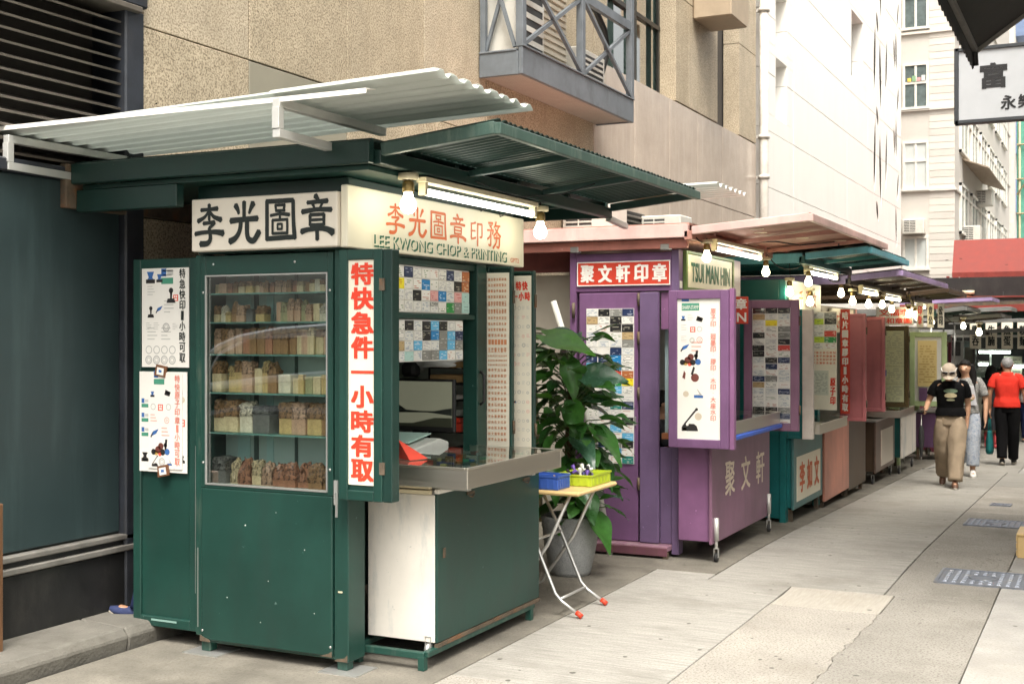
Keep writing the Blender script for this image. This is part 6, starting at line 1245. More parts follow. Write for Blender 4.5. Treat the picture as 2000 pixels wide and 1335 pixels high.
for k in range(215):
    t = rl.random(); z = .42 + 1.27 * t ** .85; ph = rl.uniform(0, 2 * math.pi); rr = rl.uniform(.09, .34) * (1.15 - .45 * abs(t - .5))
    c = Vector((.0, .0, 0)); p = Vector((math.cos(ph) * rr, math.sin(ph) * rr * .85, z + rl.uniform(-.05, .05)))
    droop = rl.uniform(-.75, .35) if t < .75 else rl.uniform(-.3, .7)
    d = Vector((math.cos(ph + rl.uniform(-.6, .6)), math.sin(ph + rl.uniform(-.6, .6)), droop)); L_ = rl.uniform(.10, .215)
    leaf(p, d, L_, rl.choices((0, 1, 2, 3), (5, 4, .6, .7))[0], rl.uniform(-.5, .5))
    if k % 2 == 0:
        b = Vector((rl.uniform(-.03, .03), rl.uniform(-.02, .05), z - rl.uniform(.08, .2))); part('stem', MB().tube([b, (b + p) / 2 + Vector((0, 0, .05)), p], [.006, .005, .004], 5, False), stem_m, pt_)
# the big leaves that stand out
for (p, d, L_, mi, ro) in (((-.10, -.20, 1.70), (.92, .1, -.25), .38, 2, .45), ((-.08, -.22, 1.56), (-.60, -.2, -.5), .32, 2, -.3), ((-.1, -.1, 1.70), (.9, .5, .1), .26, 3, .5), ((-.22, -.1, 1.62), (-.8, .1, -.2), .28, 3, .3), ((.05, -.15, 1.52), (.35, -.3, -.9), .27, 1, .3), ((.22, -.1, 1.05), (.75, -.1, -.55), .33, 1, .1), ((.16, -.12, 1.42), (1, .2, .0), .30, 3, 1.0), ((.12, -.16, .98), (.6, -.5, -.3), .28, 3, .2), ((.14, 0, 1.25), (.8, .3, .15), .25, 3, .4), ((-.24, -.05, 1.3), (-.8, .1, .1), .26, 3, .3), ((.2, -.08, .45), (.55, -.1, -.65), .30, 1, .2), ((.16, -.15, .62), (.5, -.3, -.8), .26, 0, .1), ((.1, -.2, 1.22), (.3, -.4, -.7), .25, 1, .5), ((-.15, -.2, .9), (-.3, -.5, -.6), .26, 0, .0), ((.0, -.22, .78), (.1, -.5, -.7), .26, 1, .0), ((.12, -.2, .7), (.6, -.4, -.5), .25, 0, .3), ((.25, -.1, .85), (.8, -.3, -.6), .26, 0, -.2), ((-.02, -.1, .40), (.2, -.8, -.5), .16, 1, 0)):
    leaf(p, d, L_, mi, ro); part('stem', MB().tube([(0, .0, max(.4, p[2] - .25)), (p[0] * .5, p[1] * .5, p[2] - .03), p], [.007, .006, .004], 5, False), stem_m, pt_)
# folding table
OTB = (-3.08, 7.08, 0); tb = thing('folding_table', 'small folding table with pale wood top and red tipped tube legs', 'table', OTB)
part('tabletop', MB().box(-3.30, -2.86, 6.76, 7.40, .735, .762), mat('pale_wood', (.62, .44, .20), .4, var=.08, scale=4, stretch=(1, 8, 1)), tb, bevel=.010, org=OTB)
redtip = mat('red_rubber', (.62, .05, .02), .45)
for y in (6.80, 7.20):
    l = part('leg', MB().tube([(-3.32, y, .73), (-3.17, y, .45), (-3.03, y, .135), (-2.985, y, .09), (-2.868, y, .02)], .011, 8), galv, tb, org=OTB); part('foot_cap', MB().tube([(-2.892, y, .035), (-2.855, y, .012)], .0165, 8), redtip, l, org=OTB)
for y in (6.84, 7.24):
    l = part('leg', MB().tube([(-2.95, y, .73), (-3.10, y, .42), (-3.32, y, .11), (-3.38, y, .08), (-3.48, y, .02)], .011, 8), galv, tb, org=OTB); part('foot_cap', MB().tube([(-3.455, y, .035), (-3.495, y, .012)], .0165, 8), redtip, l, org=OTB)
part('crossbar', MB().tube([(-3.0, 6.80, .105), (-3.0, 7.20, .105)], .009, 8), galv, tb, org=OTB); part('crossbar', MB().tube([(-3.17, 6.80, .45), (-3.17, 7.20, .45)], .009, 8), galv, tb, org=OTB); part('crossbar', MB().tube([(-3.34, 6.84, .10), (-3.34, 7.24, .10)], .009, 8), galv, tb, org=OTB)
def basket(nm, lab, x0, x1, y0_, y1_, h, m, slots=True):
    z = .763; o = (x0, y0_, z); t = thing(nm, lab, 'basket', o); f = .012
    part('bottom', MB().box(x0, x1, y0_, y1_, z, z + .005), m, t, org=o)
    for n_, a in (('side', (x0, x1, y0_ - f, y0_)), ('side', (x0, x1, y1_, y1_ + f)), ('side', (x0 - f, x0, y0_ - f, y1_ + f)), ('side', (x1, x1 + f, y0_ - f, y1_ + f))):
        part(n_, MB().box(*a, z, z + h), m, t, bevel=.003, org=o)
    rim_ = MB().box(x0 - f - .005, x1 + f + .005, y0_ - f - .005, y0_ - f + .004, z + h, z + h + .01).box(x0 - f - .005, x1 + f + .005, y1_ + f - .004, y1_ + f + .005, z + h, z + h + .01).box(x1 + f - .004, x1 + f + .005, y0_ - f + .0045, y1_ + f - .0045, z + h, z + h + .01).box(x0 - f - .005, x0 - f + .004, y0_ - f + .0045, y1_ + f - .0045, z + h, z + h + .01)
    part('rim', rim_, m, t, org=o)
    if slots:
        for k in range(5):
            x = x0 + (x1 - x0) * (k + .5) / 5; part('rib', MB().box(x - .006, x + .006, y0_ - f - .004, y0_ - f, z + .01, z + h - .01), m, t, org=o)
            y = y0_ + (y1_ - y0_) * (k + .5) / 5; part('rib', MB().box(x1 + f, x1 + f + .004, y - .006, y + .006, z + .01, z + h - .01), m, t, org=o)
    return t
basket('blue_basket', 'blue ribbed plastic basket on the near left of the folding table', -3.22, -3.02, 6.80, 6.96, .075, mat('blue_basket_plastic', (.04, .10, .38), .35)); basket('lime_basket', 'lime green plastic basket full of stamps on the folding table', -3.12, -2.90, 7.04, 7.34, .062, mat('lime_plastic', (.42, .52, .03), .3))
rq = random.Random(9); stc = [('white', white_s), ('navy', mat('navy_plastic', (.03, .03, .14), .3)), ('black', rubber), ('grey', mat('mid_grey', (.35, .35, .35), .4)), ('violet', mat('violet_plastic', (.12, .06, .30), .3)), ('tan', mat('tan_wood', (.45, .28, .12), .5))]
PT = sorted([(rq.uniform(-3.09, -2.93), rq.uniform(7.07, 7.31)) for k in range(18)], key=lambda p: math.atan2(p[1], p[0]), reverse=True)
for k, (x, y) in enumerate(PT):
    nm_, m = rq.choice(stc); zz_ = .775 + .03 * (k % 3) + rq.uniform(0, .012)
    s = rq.uniform(.016, .024); tt = thing('rubber_stamp', '%s handled stamp in the lime basket, %s from the left' % (nm_, ORD[k]), 'stamp', (x, y, zz_), 0, 'stamps in the lime basket'); tt.rotation_euler = (rq.uniform(-1, 1), rq.uniform(-1, 1), rq.uniform(0, 6))
    kk = ('stamp', nm_)
    if kk not in CARV: CARV[kk] = (MB().box(-.7, .7, -1, 1, -.5, .3).mesh('stamp_base', m, .1), MB().lathe([(.3, .3), (.3, .9), (.6, 1.6), (.55, 2.2), (.001, 2.4)], n=8).mesh('stamp_handle', m))
    link('stamp_base', CARV[kk][0], tt, (0, 0, 0), None, (s, s, s)); link('stamp_handle', CARV[kk][1], tt, (0, 0, 0), None, (s, s, s))
for k in range(6):
    nm_, m = stc[k]; x = -3.2 + .028 * k; y = 6.83 + .02 * (k * 5 % 6); tag(link('pen_refill', MB().tube([(-.06, 0, 0), (.06, 0, .008)], .006, 6).mesh('pen_refill', m), None, (x, y, .80 + .006 * k), (0, 0, .4 * k)), '%s stick lying in the blue basket' % nm_, 'pen', 'sticks in the blue basket')

def cable(lab, pts, sag=.06):
    Q = []
    for a_, b_ in zip(pts[:-1], pts[1:]):
        for i in range(6):
            t = i / 6; p = lerp_(a_, b_, t); Q.append((p.x, p.y + .01 * math.sin(i * 3), p.z - sag * math.sin(math.pi * t) + .008 * math.sin(i * 5)))
    Q.append(pts[-1]); o = pts[0]; single('cable', MB().tube(Q, .0055, 5), rubber, lab, 'cable', o, org=o)
def lerp_(a, b, t): return Vector(a) * (1 - t) + Vector(b) * t
cable('black cable sagging under the pink roof between its two bulbs', [(-2.82, 8.95, 2.44), (-2.82, 9.4, 2.45), (-2.82, 10.1, 2.45), (-2.82, 10.95, 2.44)], .03)
cable('black cable strung from the pink roof to the teal canopy lamps', [(-2.80, 11.0, 2.43), (-2.62, 11.6, 2.37), (-2.58, 12.4, 2.36), (-2.56, 13.15, 2.31)], .09)
cable('black cable strung along the bulbs under the purple edged canopy', [(-2.46, 13.2, 2.23), (-2.46, 14.2, 2.22), (-2.44, 15.0, 2.21), (-2.44, 15.7, 2.20), (-2.36, 16.6, 2.2)], .08)
cable('black cable hanging from the brown canopy down the row of far stalls', [(-2.36, 16.8, 2.2), (-2.30, 18.0, 2.15), (-2.3, 19.5, 2.05), (-2.1, 22.6, 1.98)], .16)
cable('black cable trailing over the paving beside the farther carts', [(-2.5, 18.9, gz(18.9) + .006), (-2.3, 19.3, gz(19.3) + .006), (-2.38, 19.9, gz(19.9) + .006), (-2.2, 20.8, gz(20.8) + .006)], .0)

for i, (x, y, z_, w_, m_, lab) in enumerate(((-2.1, 20.6, 2.24, .9, lilac_e, 'thin lilac edged canopy sheet over the far stalls'), (-1.95, 22.4, 2.12, .9, grey_edge, 'grey canopy sheet on thin rails beyond the lilac one'), (-1.9, 24.5, 2.28, 1.0, rust, 'rusty canopy sheet over the maroon stall'), (-1.8, 26.2, 1.98, 1.1, grey_edge, 'low grey canopy with open rails before the food stall'))):
    o = (x, y, z_); t = thing('small_canopy', lab, 'canopy', o)
    part('canopy_sheet', corr(-w_, w_ * .5, -.5, .9, .0, .05, .12, .012), sheet_b if i % 2 == 0 else mat('dull_zinc', (.18, .18, .175), .5, metal=.3), t)
    part('edge_rail', MB().bar((-w_, -.5, -.03), (w_ * .5, -.5, .02), .03, .05), m_, t); part('edge_rail', MB().bar((w_ * .5, -.5, .02), (w_ * .5, .9, .02), .03, .05), m_, t)
    part('prop', MB().tube([(-w_ * .9, -.4, -.02), (-w_ * .95, -.4, gz(y) - z_)], .015, 6), alu, t)
def lerp(a, b, t): return Vector(a) * (1 - t) + Vector(b) * t
# ================================================================== PEOPLE
def skinmesh(name, V, E, sub=2):
    me = bpy.data.meshes.new(name); me.from_pydata([v[0] for v in V], E, []); o = bpy.data.objects.new(name, me); COL.objects.link(o)
    sk = o.modifiers.new('skin', 'SKIN'); sk.use_smooth_shade = True
    d = me.skin_vertices[0].data
    for i, v in enumerate(V): d[i].radius = (v[1], v[1]); d[i].use_root = (i == 0)
    ss = o.modifiers.new('sub', 'SUBSURF'); ss.levels = sub; ss.render_levels = sub
    dg = bpy.context.evaluated_depsgraph_get(); dg.update(); out = bpy.data.meshes.new_from_object(o.evaluated_get(dg))
    bpy.data.objects.remove(o); bpy.data.meshes.remove(me); out.name = name
    for p in out.polygons: p.use_smooth = True
    return out
def loft(mb, rings, n=18, fold=0.0, seed=0, cap0=True, cap1=True, freq=3.0):
    """rings: (centre, rx, ry, side vector); elliptical sections joined along the list"""
    if fold > 0 and len(rings) > 2:
        out = []
        for (c0, a0, b0, s0), (c1, a1, b1, s1) in zip(rings[:-1], rings[1:]):
            for q_ in range(4):
                t = q_ / 4; out.append((lerp(c0, c1, t), a0 + (a1 - a0) * t, b0 + (b1 - b0) * t, s0))
        rings = out + [rings[-1]]; n = int(n * 1.5)
    vs = []; prev = None
    for k, (c, rx, ry, sv) in enumerate(rings):
        c = Vector(c); nx = Vector(rings[min(k + 1, len(rings) - 1)][0]) - Vector(rings[max(k - 1, 0)][0]); d = nx.normalized() if nx.length else Z
        s = Vector(sv); s = (s - d * s.dot(d)).normalized(); f = d.cross(s)
        for j in range(n):
            t = 2 * math.pi * j / n; q = 1 + fold * (mnoise.noise(Vector((math.cos(t) * freq, math.sin(t) * freq, c.z * 5 + seed * 7.3))) + .5 * math.sin(t * 5 + seed + c.z * 9 + 2 * mnoise.noise(Vector((c.z * 6, seed, t)))) + .45 * mnoise.noise(Vector((math.cos(t) * 2 + c.z * 9, math.sin(t) * 2 - c.z * 6, c.z * 22 + seed))))
            vs.append(c + s * math.cos(t) * rx * q + f * math.sin(t) * ry * q)
    fs = []
    for k in range(len(rings) - 1):
        for j in range(n): fs.append((k * n + j, k * n + (j + 1) % n, (k + 1) * n + (j + 1) % n, (k + 1) * n + j))
    if cap0: fs.append(tuple(range(n - 1, -1, -1)))
    if cap1: m_ = (len(rings) - 1) * n; fs.append(tuple(m_ + j for j in range(n)))
    q = mb.smooth; mb.smooth = True; mb.add(vs, fs); mb.smooth = q; return mb
skin_a = mat('skin', (.46, .26, .16), .5, var=.06, scale=20, bump=.03); skin_b = mat('skin_tan', (.38, .20, .115), .5, var=.06, scale=20, bump=.03)
hair_k = mat('hair_black', (.008, .0065, .006), .6, spec=.2, var=.3, scale=30, stretch=(1, 1, .1), bump=.4, bscale=90); hair_g = mat('hair_grey', (.20, .195, .19), .6, var=.4, scale=40, bump=.4, bscale=120)
eye_w = mat('eye_white', (.7, .68, .64), .3); eye_k = mat('eye_dark', (.012, .01, .01), .2); lip_m = mat('lips', (.40, .13, .10), .45)
def person(label, loc, heading, H, J, skin=skin_a, hair=None, group=None, face=True):
    """J: joints in fractions of the height, facing -Y; returns the root and a converter"""
    a = math.atan2(heading[0], -heading[1]); root = thing('person', label, 'person', loc, a, group)
    P = lambda p: Vector(p) * H
    D = dict(pelvis=(0, 0, .53), waist=(0, 0, .62), chest=(0, 0, .73), neck=(0, 0, .825), head=(0, -.012, .905), look=(0, -1, 0),
             lsh=(.105, 0, .805), lel=(.125, .01, .63), lwr=(.12, -.03, .49), rsh=(-.105, 0, .805), rel=(-.125, .01, .63), rwr=(-.12, -.03, .49),
             lhip=(.05, 0, .52), lkn=(.052, -.01, .285), lan=(.05, .01, .045), ltoe=(.055, -.09, .018), rhip=(-.05, 0, .52), rkn=(-.052, -.01, .285), ran=(-.05, .01, .045), rtoe=(-.055, -.09, .018), lfing=(0, -.15, -1), rfing=(0, -.15, -1))
    D.update(J); V = []; E = []
    def v(p, r, link_=None):
        V.append((tuple(P(p)), r * H)); i = len(V) - 1
        if link_ is not None: E.append((link_, i))
        return i
    pe = v(D['pelvis'], .068); wa = v(D['waist'], .062, pe); chv = v(D['chest'], .068, wa); ne = v(D['neck'], .030, chv)
    lk = Vector(D['look']).normalized(); hd = Vector(D['head']); sd_ = lk.cross(Z).normalized(); up = sd_.cross(lk).normalized()
    jaw = v(hd + up * -.030 + lk * .014, .036, ne); mid = v(hd, .050, jaw); cr = v(hd + up * .038 - lk * .006, .046, mid); bk = v(hd - lk * .022 + up * .012, .046, mid)
    v(hd + lk * .066 + up * -.010, .0085, mid); v(hd + sd_ * .056 - lk * .006, .010, mid); v(hd - sd_ * .056 - lk * .006, .010, mid)
    for s in 'lr':
        hp = v(D[s + 'hip'], .052, pe); kn = v(D[s + 'kn'], .034, v(lerp(D[s + 'hip'], D[s + 'kn'], .5), .044, hp)); calf = v(lerp(D[s + 'kn'], D[s + 'an'], .35), .034, kn); an = v(D[s + 'an'], .022, calf); v(D[s + 'toe'], .016, v(lerp(D[s + 'an'], D[s + 'toe'], .5) - Vector((0, 0, .006)), .021, an))
        sh = v(D[s + 'sh'], .034, chv); el = v(D[s + 'el'], .023, v(lerp(D[s + 'sh'], D[s + 'el'], .5), .029, sh)); wr = v(D[s + 'wr'], .0155, v(lerp(D[s + 'el'], D[s + 'wr'], .35), .022, el))
        fd_ = Vector(D[s + 'fing']).normalized(); w0 = Vector(D[s + 'wr']); side = fd_.cross(Vector((1 if s == 'l' else -1, 0, 0))); side = side.normalized() if side.length > .1 else Vector((0, 1, 0)); nrm = fd_.cross(side).normalized()
        pm = v(w0 + fd_ * .030, .0185, wr)
        for k, (o_, L_) in enumerate(((-.0165, .036), (-.0055, .043), (.0055, .045), (.0165, .040))):
            b = v(w0 + fd_ * .050 + side * o_, .0052, pm); m1 = v(w0 + fd_ * (.050 + L_ * .55) + side * o_ * 1.1 + nrm * .004, .0048, b); v(w0 + fd_ * (.050 + L_ * .95) + side * o_ * 1.1 + nrm * .012, .0042, m1)
        th = v(w0 + fd_ * .030 - side * .026, .0058, pm); v(w0 + fd_ * .055 - side * .034 + nrm * .004, .0050, th)
    me = skinmesh('body', V, E, 2); me.materials.append(skin); link('body', me, root)
    def vec(p): return P(p)
    if face:
        for s in (-1, 1):
            c = P(hd + sd_ * s * .021 + lk * .0485 + up * .004); part('eye', MB().lathe([(.001, -.3), (.8, -.25), (1, 0), (.8, .25), (.001, .3)], n=10), eye_k, root).scale = (.0085 * H, .006 * H, .006 * H); root.children[-1].location = c
            part('eyebrow', MB().bar(P(hd + sd_ * s * .012 + lk * .051 + up * .017), P(hd + sd_ * s * .032 + lk * .045 + up * .015), .004 * H, .004 * H), hair_k, root)
        part('mouth', MB().bar(P(hd + sd_ * -.014 + lk * .0495 - up * .030), P(hd + sd_ * .014 + lk * .0495 - up * .030), .005 * H, .0055 * H), lip_m, root)
    D['_lk'], D['_sd'], D['_up'], D['_hd'] = lk, sd_, up, hd
    return root, D, P
def cap_hair(root, D, P, m, down=-.01, r=.062, back=.0, name='hair', H=1.0, front=.25):
    """hair covering the skull; down is how low the back reaches"""
    lk, sd_, up, hd = D['_lk'], D['_sd'], D['_up'], D['_hd']; mb = MB(); mb.smooth = True; n, k = 18, 8; vs = []
    for i in range(k + 1):
        for j in range(n):
            t = 2 * math.pi * j / n; fr = (1 + math.cos(t)) / 2   # 1 at the face
            low = rad(95 + 35 * (1 - fr) - 42 * fr) if down > -.05 else rad(110 + 30 * (1 - fr) - 55 * fr)
            ph = low * i / k; rr = r * (1 + .05 * mnoise.noise(Vector((t * 2, ph * 3, 1.3))))
            vs.append(P(hd + up * .012 + up * rr * 1.12 * math.cos(ph) + lk * rr * 1.08 * math.sin(ph) * math.cos(t) - lk * .004 + sd_ * rr * .98 * math.sin(ph) * math.sin(t)))
    fs = [(i * n + j, i * n + (j + 1) % n, (i + 1) * n + (j + 1) % n, (i + 1) * n + j) for i in range(k) for j in range(n)]
    mb.add(vs, fs); return part(name, mb, m, root)
def long_hair(root, D, P, m, length, w=.058):
    lk, sd_, up, hd = D['_lk'], D['_sd'], D['_up'], D['_hd']; mb = MB()
    rings = [(P(hd + up * .03 - lk * .018), .052, .042), (P(hd - up * .02 - lk * .026), .066, .042), (P(hd - up * .07 - lk * .034), .072, .038), (P(hd - up * length * .75 - lk * .046), .066, .030), (P(hd - up * length - lk * .046), .035, .015)]
    s = P((1, 0, 0)).length
    loft(mb, [(c, a * s, b * s, sd_) for c, a, b in rings], 14, .10, 3); return part('hair', mb, m, root)
def shirt(root, D, P, m, hem=.50, sleeve=.55, wide=1.0, fold=.05, collar=True, name='shirt', arms=True, seed=1, sh_w=.118):
    s = P((1, 0, 0)).length; mb = MB(); pe, wa, chp, ne = [Vector(D[k]) for k in ('pelvis', 'waist', 'chest', 'neck')]
    b0 = pe + Vector((0, 0, hem - .53))
    R_ = [(b0, .108 * wide, .088 * wide), (lerp(b0, wa, .5), .104 * wide, .084 * wide), (wa, .092 * wide, .070 * wide), (lerp(wa, chp, .5), .098 * wide, .073 * wide), (chp, .108, .076), (lerp(chp, ne, .5) + Vector((0, .002, .0)), sh_w * .97, .064), (lerp(chp, ne, .78), sh_w * .74, .052), (lerp(chp, ne, .95), .056, .045), (ne + Vector((0, 0, .006)), .043, .040)]
    loft(mb, [(P(c), a * s, b * s, X) for c, a, b in R_], 22, fold, seed)
    if arms:
        for k in 'lr':
            a, b, w_ = Vector(D[k + 'sh']), Vector(D[k + 'el']), Vector(D[k + 'wr']); pts = [a + Vector((-.045 if k == 'l' else .045, 0, .004)), a + Vector((-.006 if k == 'l' else .006, 0, -.008)), lerp(a, b, min(1, sleeve) * .5), lerp(a, b, min(1, sleeve))]; rr = [.030, .037, .041, .041]
            if sleeve > 1: pts += [lerp(b, w_, .5), lerp(b, w_, sleeve - 1)]; rr += [.034, .028]
            loft(mb, [(P(c), q * s, q * s * .92, Y) for c, q in zip(pts, rr)], 14, fold, seed + 2)
    return part(name, mb, m, root)
def trousers(root, D, P, m, wid=1.0, hemz=.03, fold=.05, top=.60, seed=4, name='trousers', flare=1.0):
    s = P((1, 0, 0)).length; mb = MB(); pe = Vector(D['pelvis']); wa = Vector(D['waist'])
    loft(mb, [(P(c), a * s, b * s, X) for c, a, b in ((pe + Vector((0, 0, -.05)), .098 * (wid ** .3), .078), (pe, .102 * wid ** .2, .080), (pe + Vector((0, 0, .05)), .094, .072), (pe + Vector((0, 0, top - .53)), .086, .066))], 20, fold * .5, seed)
    for k in 'lr':
        h, kn, an = Vector(D[k + 'hip']), Vector(D[k + 'kn']), Vector(D[k + 'an']); e = lerp(kn, an, 1 - hemz * 2)
        loft(mb, [(P(c), a * s, b * s, X) for c, a, b in ((h + Vector((0, 0, .015)), .055, .07), (lerp(h, kn, .3), .057 * wid, .064 * wid), (lerp(h, kn, .65), .050 * wid * flare, .055 * wid * flare), (kn, .045 * wid * flare, .049 * wid * flare), (lerp(kn, e, .35), .043 * wid * flare, .048 * wid * flare), (lerp(kn, e, .7), .040 * wid * flare, .046 * wid * flare), (e, .039 * wid * flare, .045 * wid * flare))], 18, fold, seed + 3)
    return part(name, mb, m, root)
def skirt(root, D, P, m, top, hem, w0, w1, fold=.07, seed=6, name='dress', cx=(0, 0)):
    s = P((1, 0, 0)).length; mb = MB(); n = 9; R_ = []
    for i in range(n):
        t = i / (n - 1); z = top + (hem - top) * t; w = w0 + (w1 - w0) * t ** .8; R_.append((P((cx[0] * t, cx[1] * t, z)), w * s, w * s * .78, X))
    loft(mb, R_, 24, fold, seed); return part(name, mb, m, root)
def shoes(root, D, P, m, sole=None, boot=0.0):
    s = P((1, 0, 0)).length
    for k in 'lr':
        a, t = Vector(D[k + 'an']), Vector(D[k + 'toe']); d = (t - a); d2 = Vector((d.x, d.y, d.z * .6)); hl = a - d2 * .32 + Vector((0, 0, -.018)); mb = MB()
        tz = t + d2 * .28; low = Vector((0, 0, -.006))
        loft(mb, [(P(hl), .004 * s, .004 * s, X), (P(hl + d2 * .04), .019 * s, .021 * s, X), (P(lerp(hl, tz, .35) + Vector((0, 0, .010))), .022 * s, .026 * s, X), (P(lerp(hl, tz, .6)), .025 * s, .020 * s, X), (P(lerp(hl, tz, .85) - Vector((0, 0, .004))), .024 * s, .015 * s, X), (P(tz - Vector((0, 0, .006))), .010 * s, .009 * s, X)], 14)
        if boot: loft(mb, [(P(a + Vector((0, 0, -.01))), .025 * s, .028 * s, X), (P(lerp(a, D[k + 'kn'], boot)), .032 * s, .034 * s, X)], 12)
        sh = part('shoe', mb, m, root)
        if sole:
            mb = MB(); loft(mb, [(P(hl + low + Vector((0, 0, -.014))), .008 * s, .007 * s, X), (P(lerp(hl, tz, .3) + low + Vector((0, 0, -.014))), .023 * s, .0085 * s, X), (P(lerp(hl, tz, .7) + low + Vector((0, 0, -.013))), .026 * s, .0085 * s, X), (P(tz + low + Vector((0, 0, -.006))), .011 * s, .007 * s, X)], 12); part('sole', mb, sole, sh)
def cloth(n, c, **k): a = dict(rough=.9, var=.12, scale=9, bump=.25, bscale=60, spec=.12); a.update(k); return mat(n, c, **a)
blk_c = cloth('cloth_black', (.005, .005, .0055)); khaki = cloth('cloth_khaki', (.30, .235, .165), bump=.4, bscale=22); red_p = cloth('cloth_red', (.58, .035, .022)); cream_c = cloth('cloth_cream', (.46, .385, .305)); white_c = cloth('cloth_white', (.66, .64, .60)); floral = cloth('cloth_floral', (.36, .40, .46), dirt=1.0, dcol=(.10, .15, .24), dscale=26, speck=.5, speckcol=(.62, .58, .55), sscale=40); greyp = cloth('cloth_grey_print', (.20, .20, .19), speck=.8, speckcol=(.5, .48, .45), sscale=55); pale_c2 = cloth('cloth_pale', (.52, .52, .54)); navy_c = cloth('cloth_navy', (.018, .025, .07)); charcoal = cloth('cloth_charcoal', (.03, .032, .036)); brown_l = mat('brown_leather', (.10, .05, .03), .45); white_l = mat('white_leather', (.68, .66, .62), .45); sole_w = mat('sole_white', (.55, .50, .42), .6); teal_bag = cloth('bag_teal', (.015, .12, .12)); redboot = mat('red_boot', (.60, .08, .09), .4)
# woman in the cap
root, D, P = person('woman in cream cap, black T-shirt and wide khaki trousers walking towards us', (-1.80, 16.15, gz(16.15)), (.12, -1), 1.60,
    dict(neck=(-.01, -.03, .82), head=(-.012, -.068, .893), look=(-.05, -1, -.62), chest=(0, -.012, .73), rel=(-.165, .01, .655), rwr=(-.19, -.12, .585), rfing=(-.1, -1, .1), lel=(.13, .05, .64), lwr=(.12, .03, .50), lhip=(.05, 0, .52), lkn=(.045, -.075, .295), lan=(.03, -.14, .055), ltoe=(.03, -.225, .030), rkn=(-.055, .03, .28), ran=(-.055, .17, .09), rtoe=(-.06, .10, .024)))
shirt(root, D, P, blk_c, .555, .62, 1.06, .045); trousers(root, D, P, khaki, 1.26, .015, .11, .575, 4, flare=1.12); shoes(root, D, P, brown_l, sole_w)
cap_hair(root, D, P, hair_k, -.01, .0535, H=1.6)
lk, sd_, up, hd = D['_lk'], D['_sd'], D['_up'], D['_hd']; mb = MB(); mb.smooth = True
vs = []
for i in range(7):
    for j in range(18):
        t = 2 * math.pi * j / 18; ph = rad(92) * i / 6; vs.append(P(hd + up * .016 + up * .060 * math.cos(ph) + lk * .063 * math.sin(ph) * math.cos(t) + sd_ * .056 * math.sin(ph) * math.sin(t)))
mb.add(vs, [(i * 18 + j, i * 18 + (j + 1) % 18, (i + 1) * 18 + (j + 1) % 18, (i + 1) * 18 + j) for i in range(6) for j in range(18)]); cp = part('cap', mb, cream_c, root)
mb = MB(); mb.smooth = True; vs = []
for i in range(4):
    for j in range(11):
        t = rad(-78 + 156 * j / 10); rr = .060 + .050 * i / 3 * math.cos(t * .8); vs.append(P(hd + up * (.017 - .012 * i / 3 - .018 * (abs(math.sin(t)) ** 2) * i / 3) + lk * rr * math.cos(t) + sd_ * (.054 + .002 * i) * math.sin(t)))
mb.add(vs, [(i * 11 + j, i * 11 + j + 1, (i + 1) * 11 + j + 1, (i + 1) * 11 + j) for i in range(3) for j in range(10)]); part('peak', mb, cream_c, cp)
gl = MB()
for s_ in (-1, 1): gl.bar(P(hd + up * .036 + lk * .066 + sd_ * s_ * .008), P(hd + up * .034 + lk * .055 + sd_ * s_ * .044), .012, .034)
g_ = part('sunglasses', gl, eye_k, root); gl = MB()
for s_ in (-1, 1):
    for u_ in (.046, .025): gl.bar(P(hd + up * u_ + lk * .066 + sd_ * s_ * .006), P(hd + up * u_ + lk * .056 + sd_ * s_ * .046), .012, .007)
    gl.bar(P(hd + up * .04 + lk * .055 + sd_ * s_ * .046), P(hd + up * .03 - lk * .02 + sd_ * s_ * .058), .008, .010)
part('frame', gl, white_c, g_)
mb = MB(); ce = Vector(D['chest']) + Vector((0, -.082, -.01))
for k, (w_, h_, dz, m_) in enumerate(((.085, .022, .03, 0), (.075, .034, -.008, 1), (.05, .010, -.04, 2))):
    mb.cur = m_; c = ce + Vector((0, 0, dz)); vs = []; n_ = 12
    for j in range(n_):
        t = 2 * math.pi * j / n_; x_ = math.cos(t) * w_ * .62; vs.append(P(c + Vector((x_, .9 * x_ * x_ / .1 * .45 - .002, math.sin(t) * h_ * (.8 if k != 1 else (.7 if math.sin(t) > 0 else .45))))))
    mb.add([P(c + Vector((0, -.004, 0)))] + vs, [(0, 1 + j, 1 + (j + 1) % n_) for j in range(n_)])
part('shirt_print', mb, [mat('print_sage', (.12, .17, .11), .8), mat('print_sand', (.42, .36, .22), .8), mat('print_olive', (.20, .20, .12), .8)], root)
hp = P(Vector(D['rwr']) + Vector((-.005, -.05, .012))); a_ = root.rotation_euler.z; wpos = root.matrix_basis @ hp
cam_ph = thing('phone', 'dark phone held in the raised hand of the woman in the cap', 'phone', wpos); part('body', MB().box(-.035, .035, -.06, .06, -.004, .006), rubber, cam_ph, bevel=.003); part('screen', MB().box(-.03, .03, -.055, .055, .006, .0075), mat('phone_screen', (.05, .06, .08), .1), cam_ph)
ub = thing('umbrella', 'folded black umbrella hanging from the wrist of the woman in the cap', 'umbrella', wpos + Vector((-.03, 0, -.05))); part('canopy', MB().lathe([(.012, -.52), (.03, -.36), (.036, -.28), (.026, -.16), (.012, -.13)], n=10), rubber, ub); part('shaft', MB().tube([(0, 0, -.55), (0, 0, 0)], .005, 6), alu, ub)
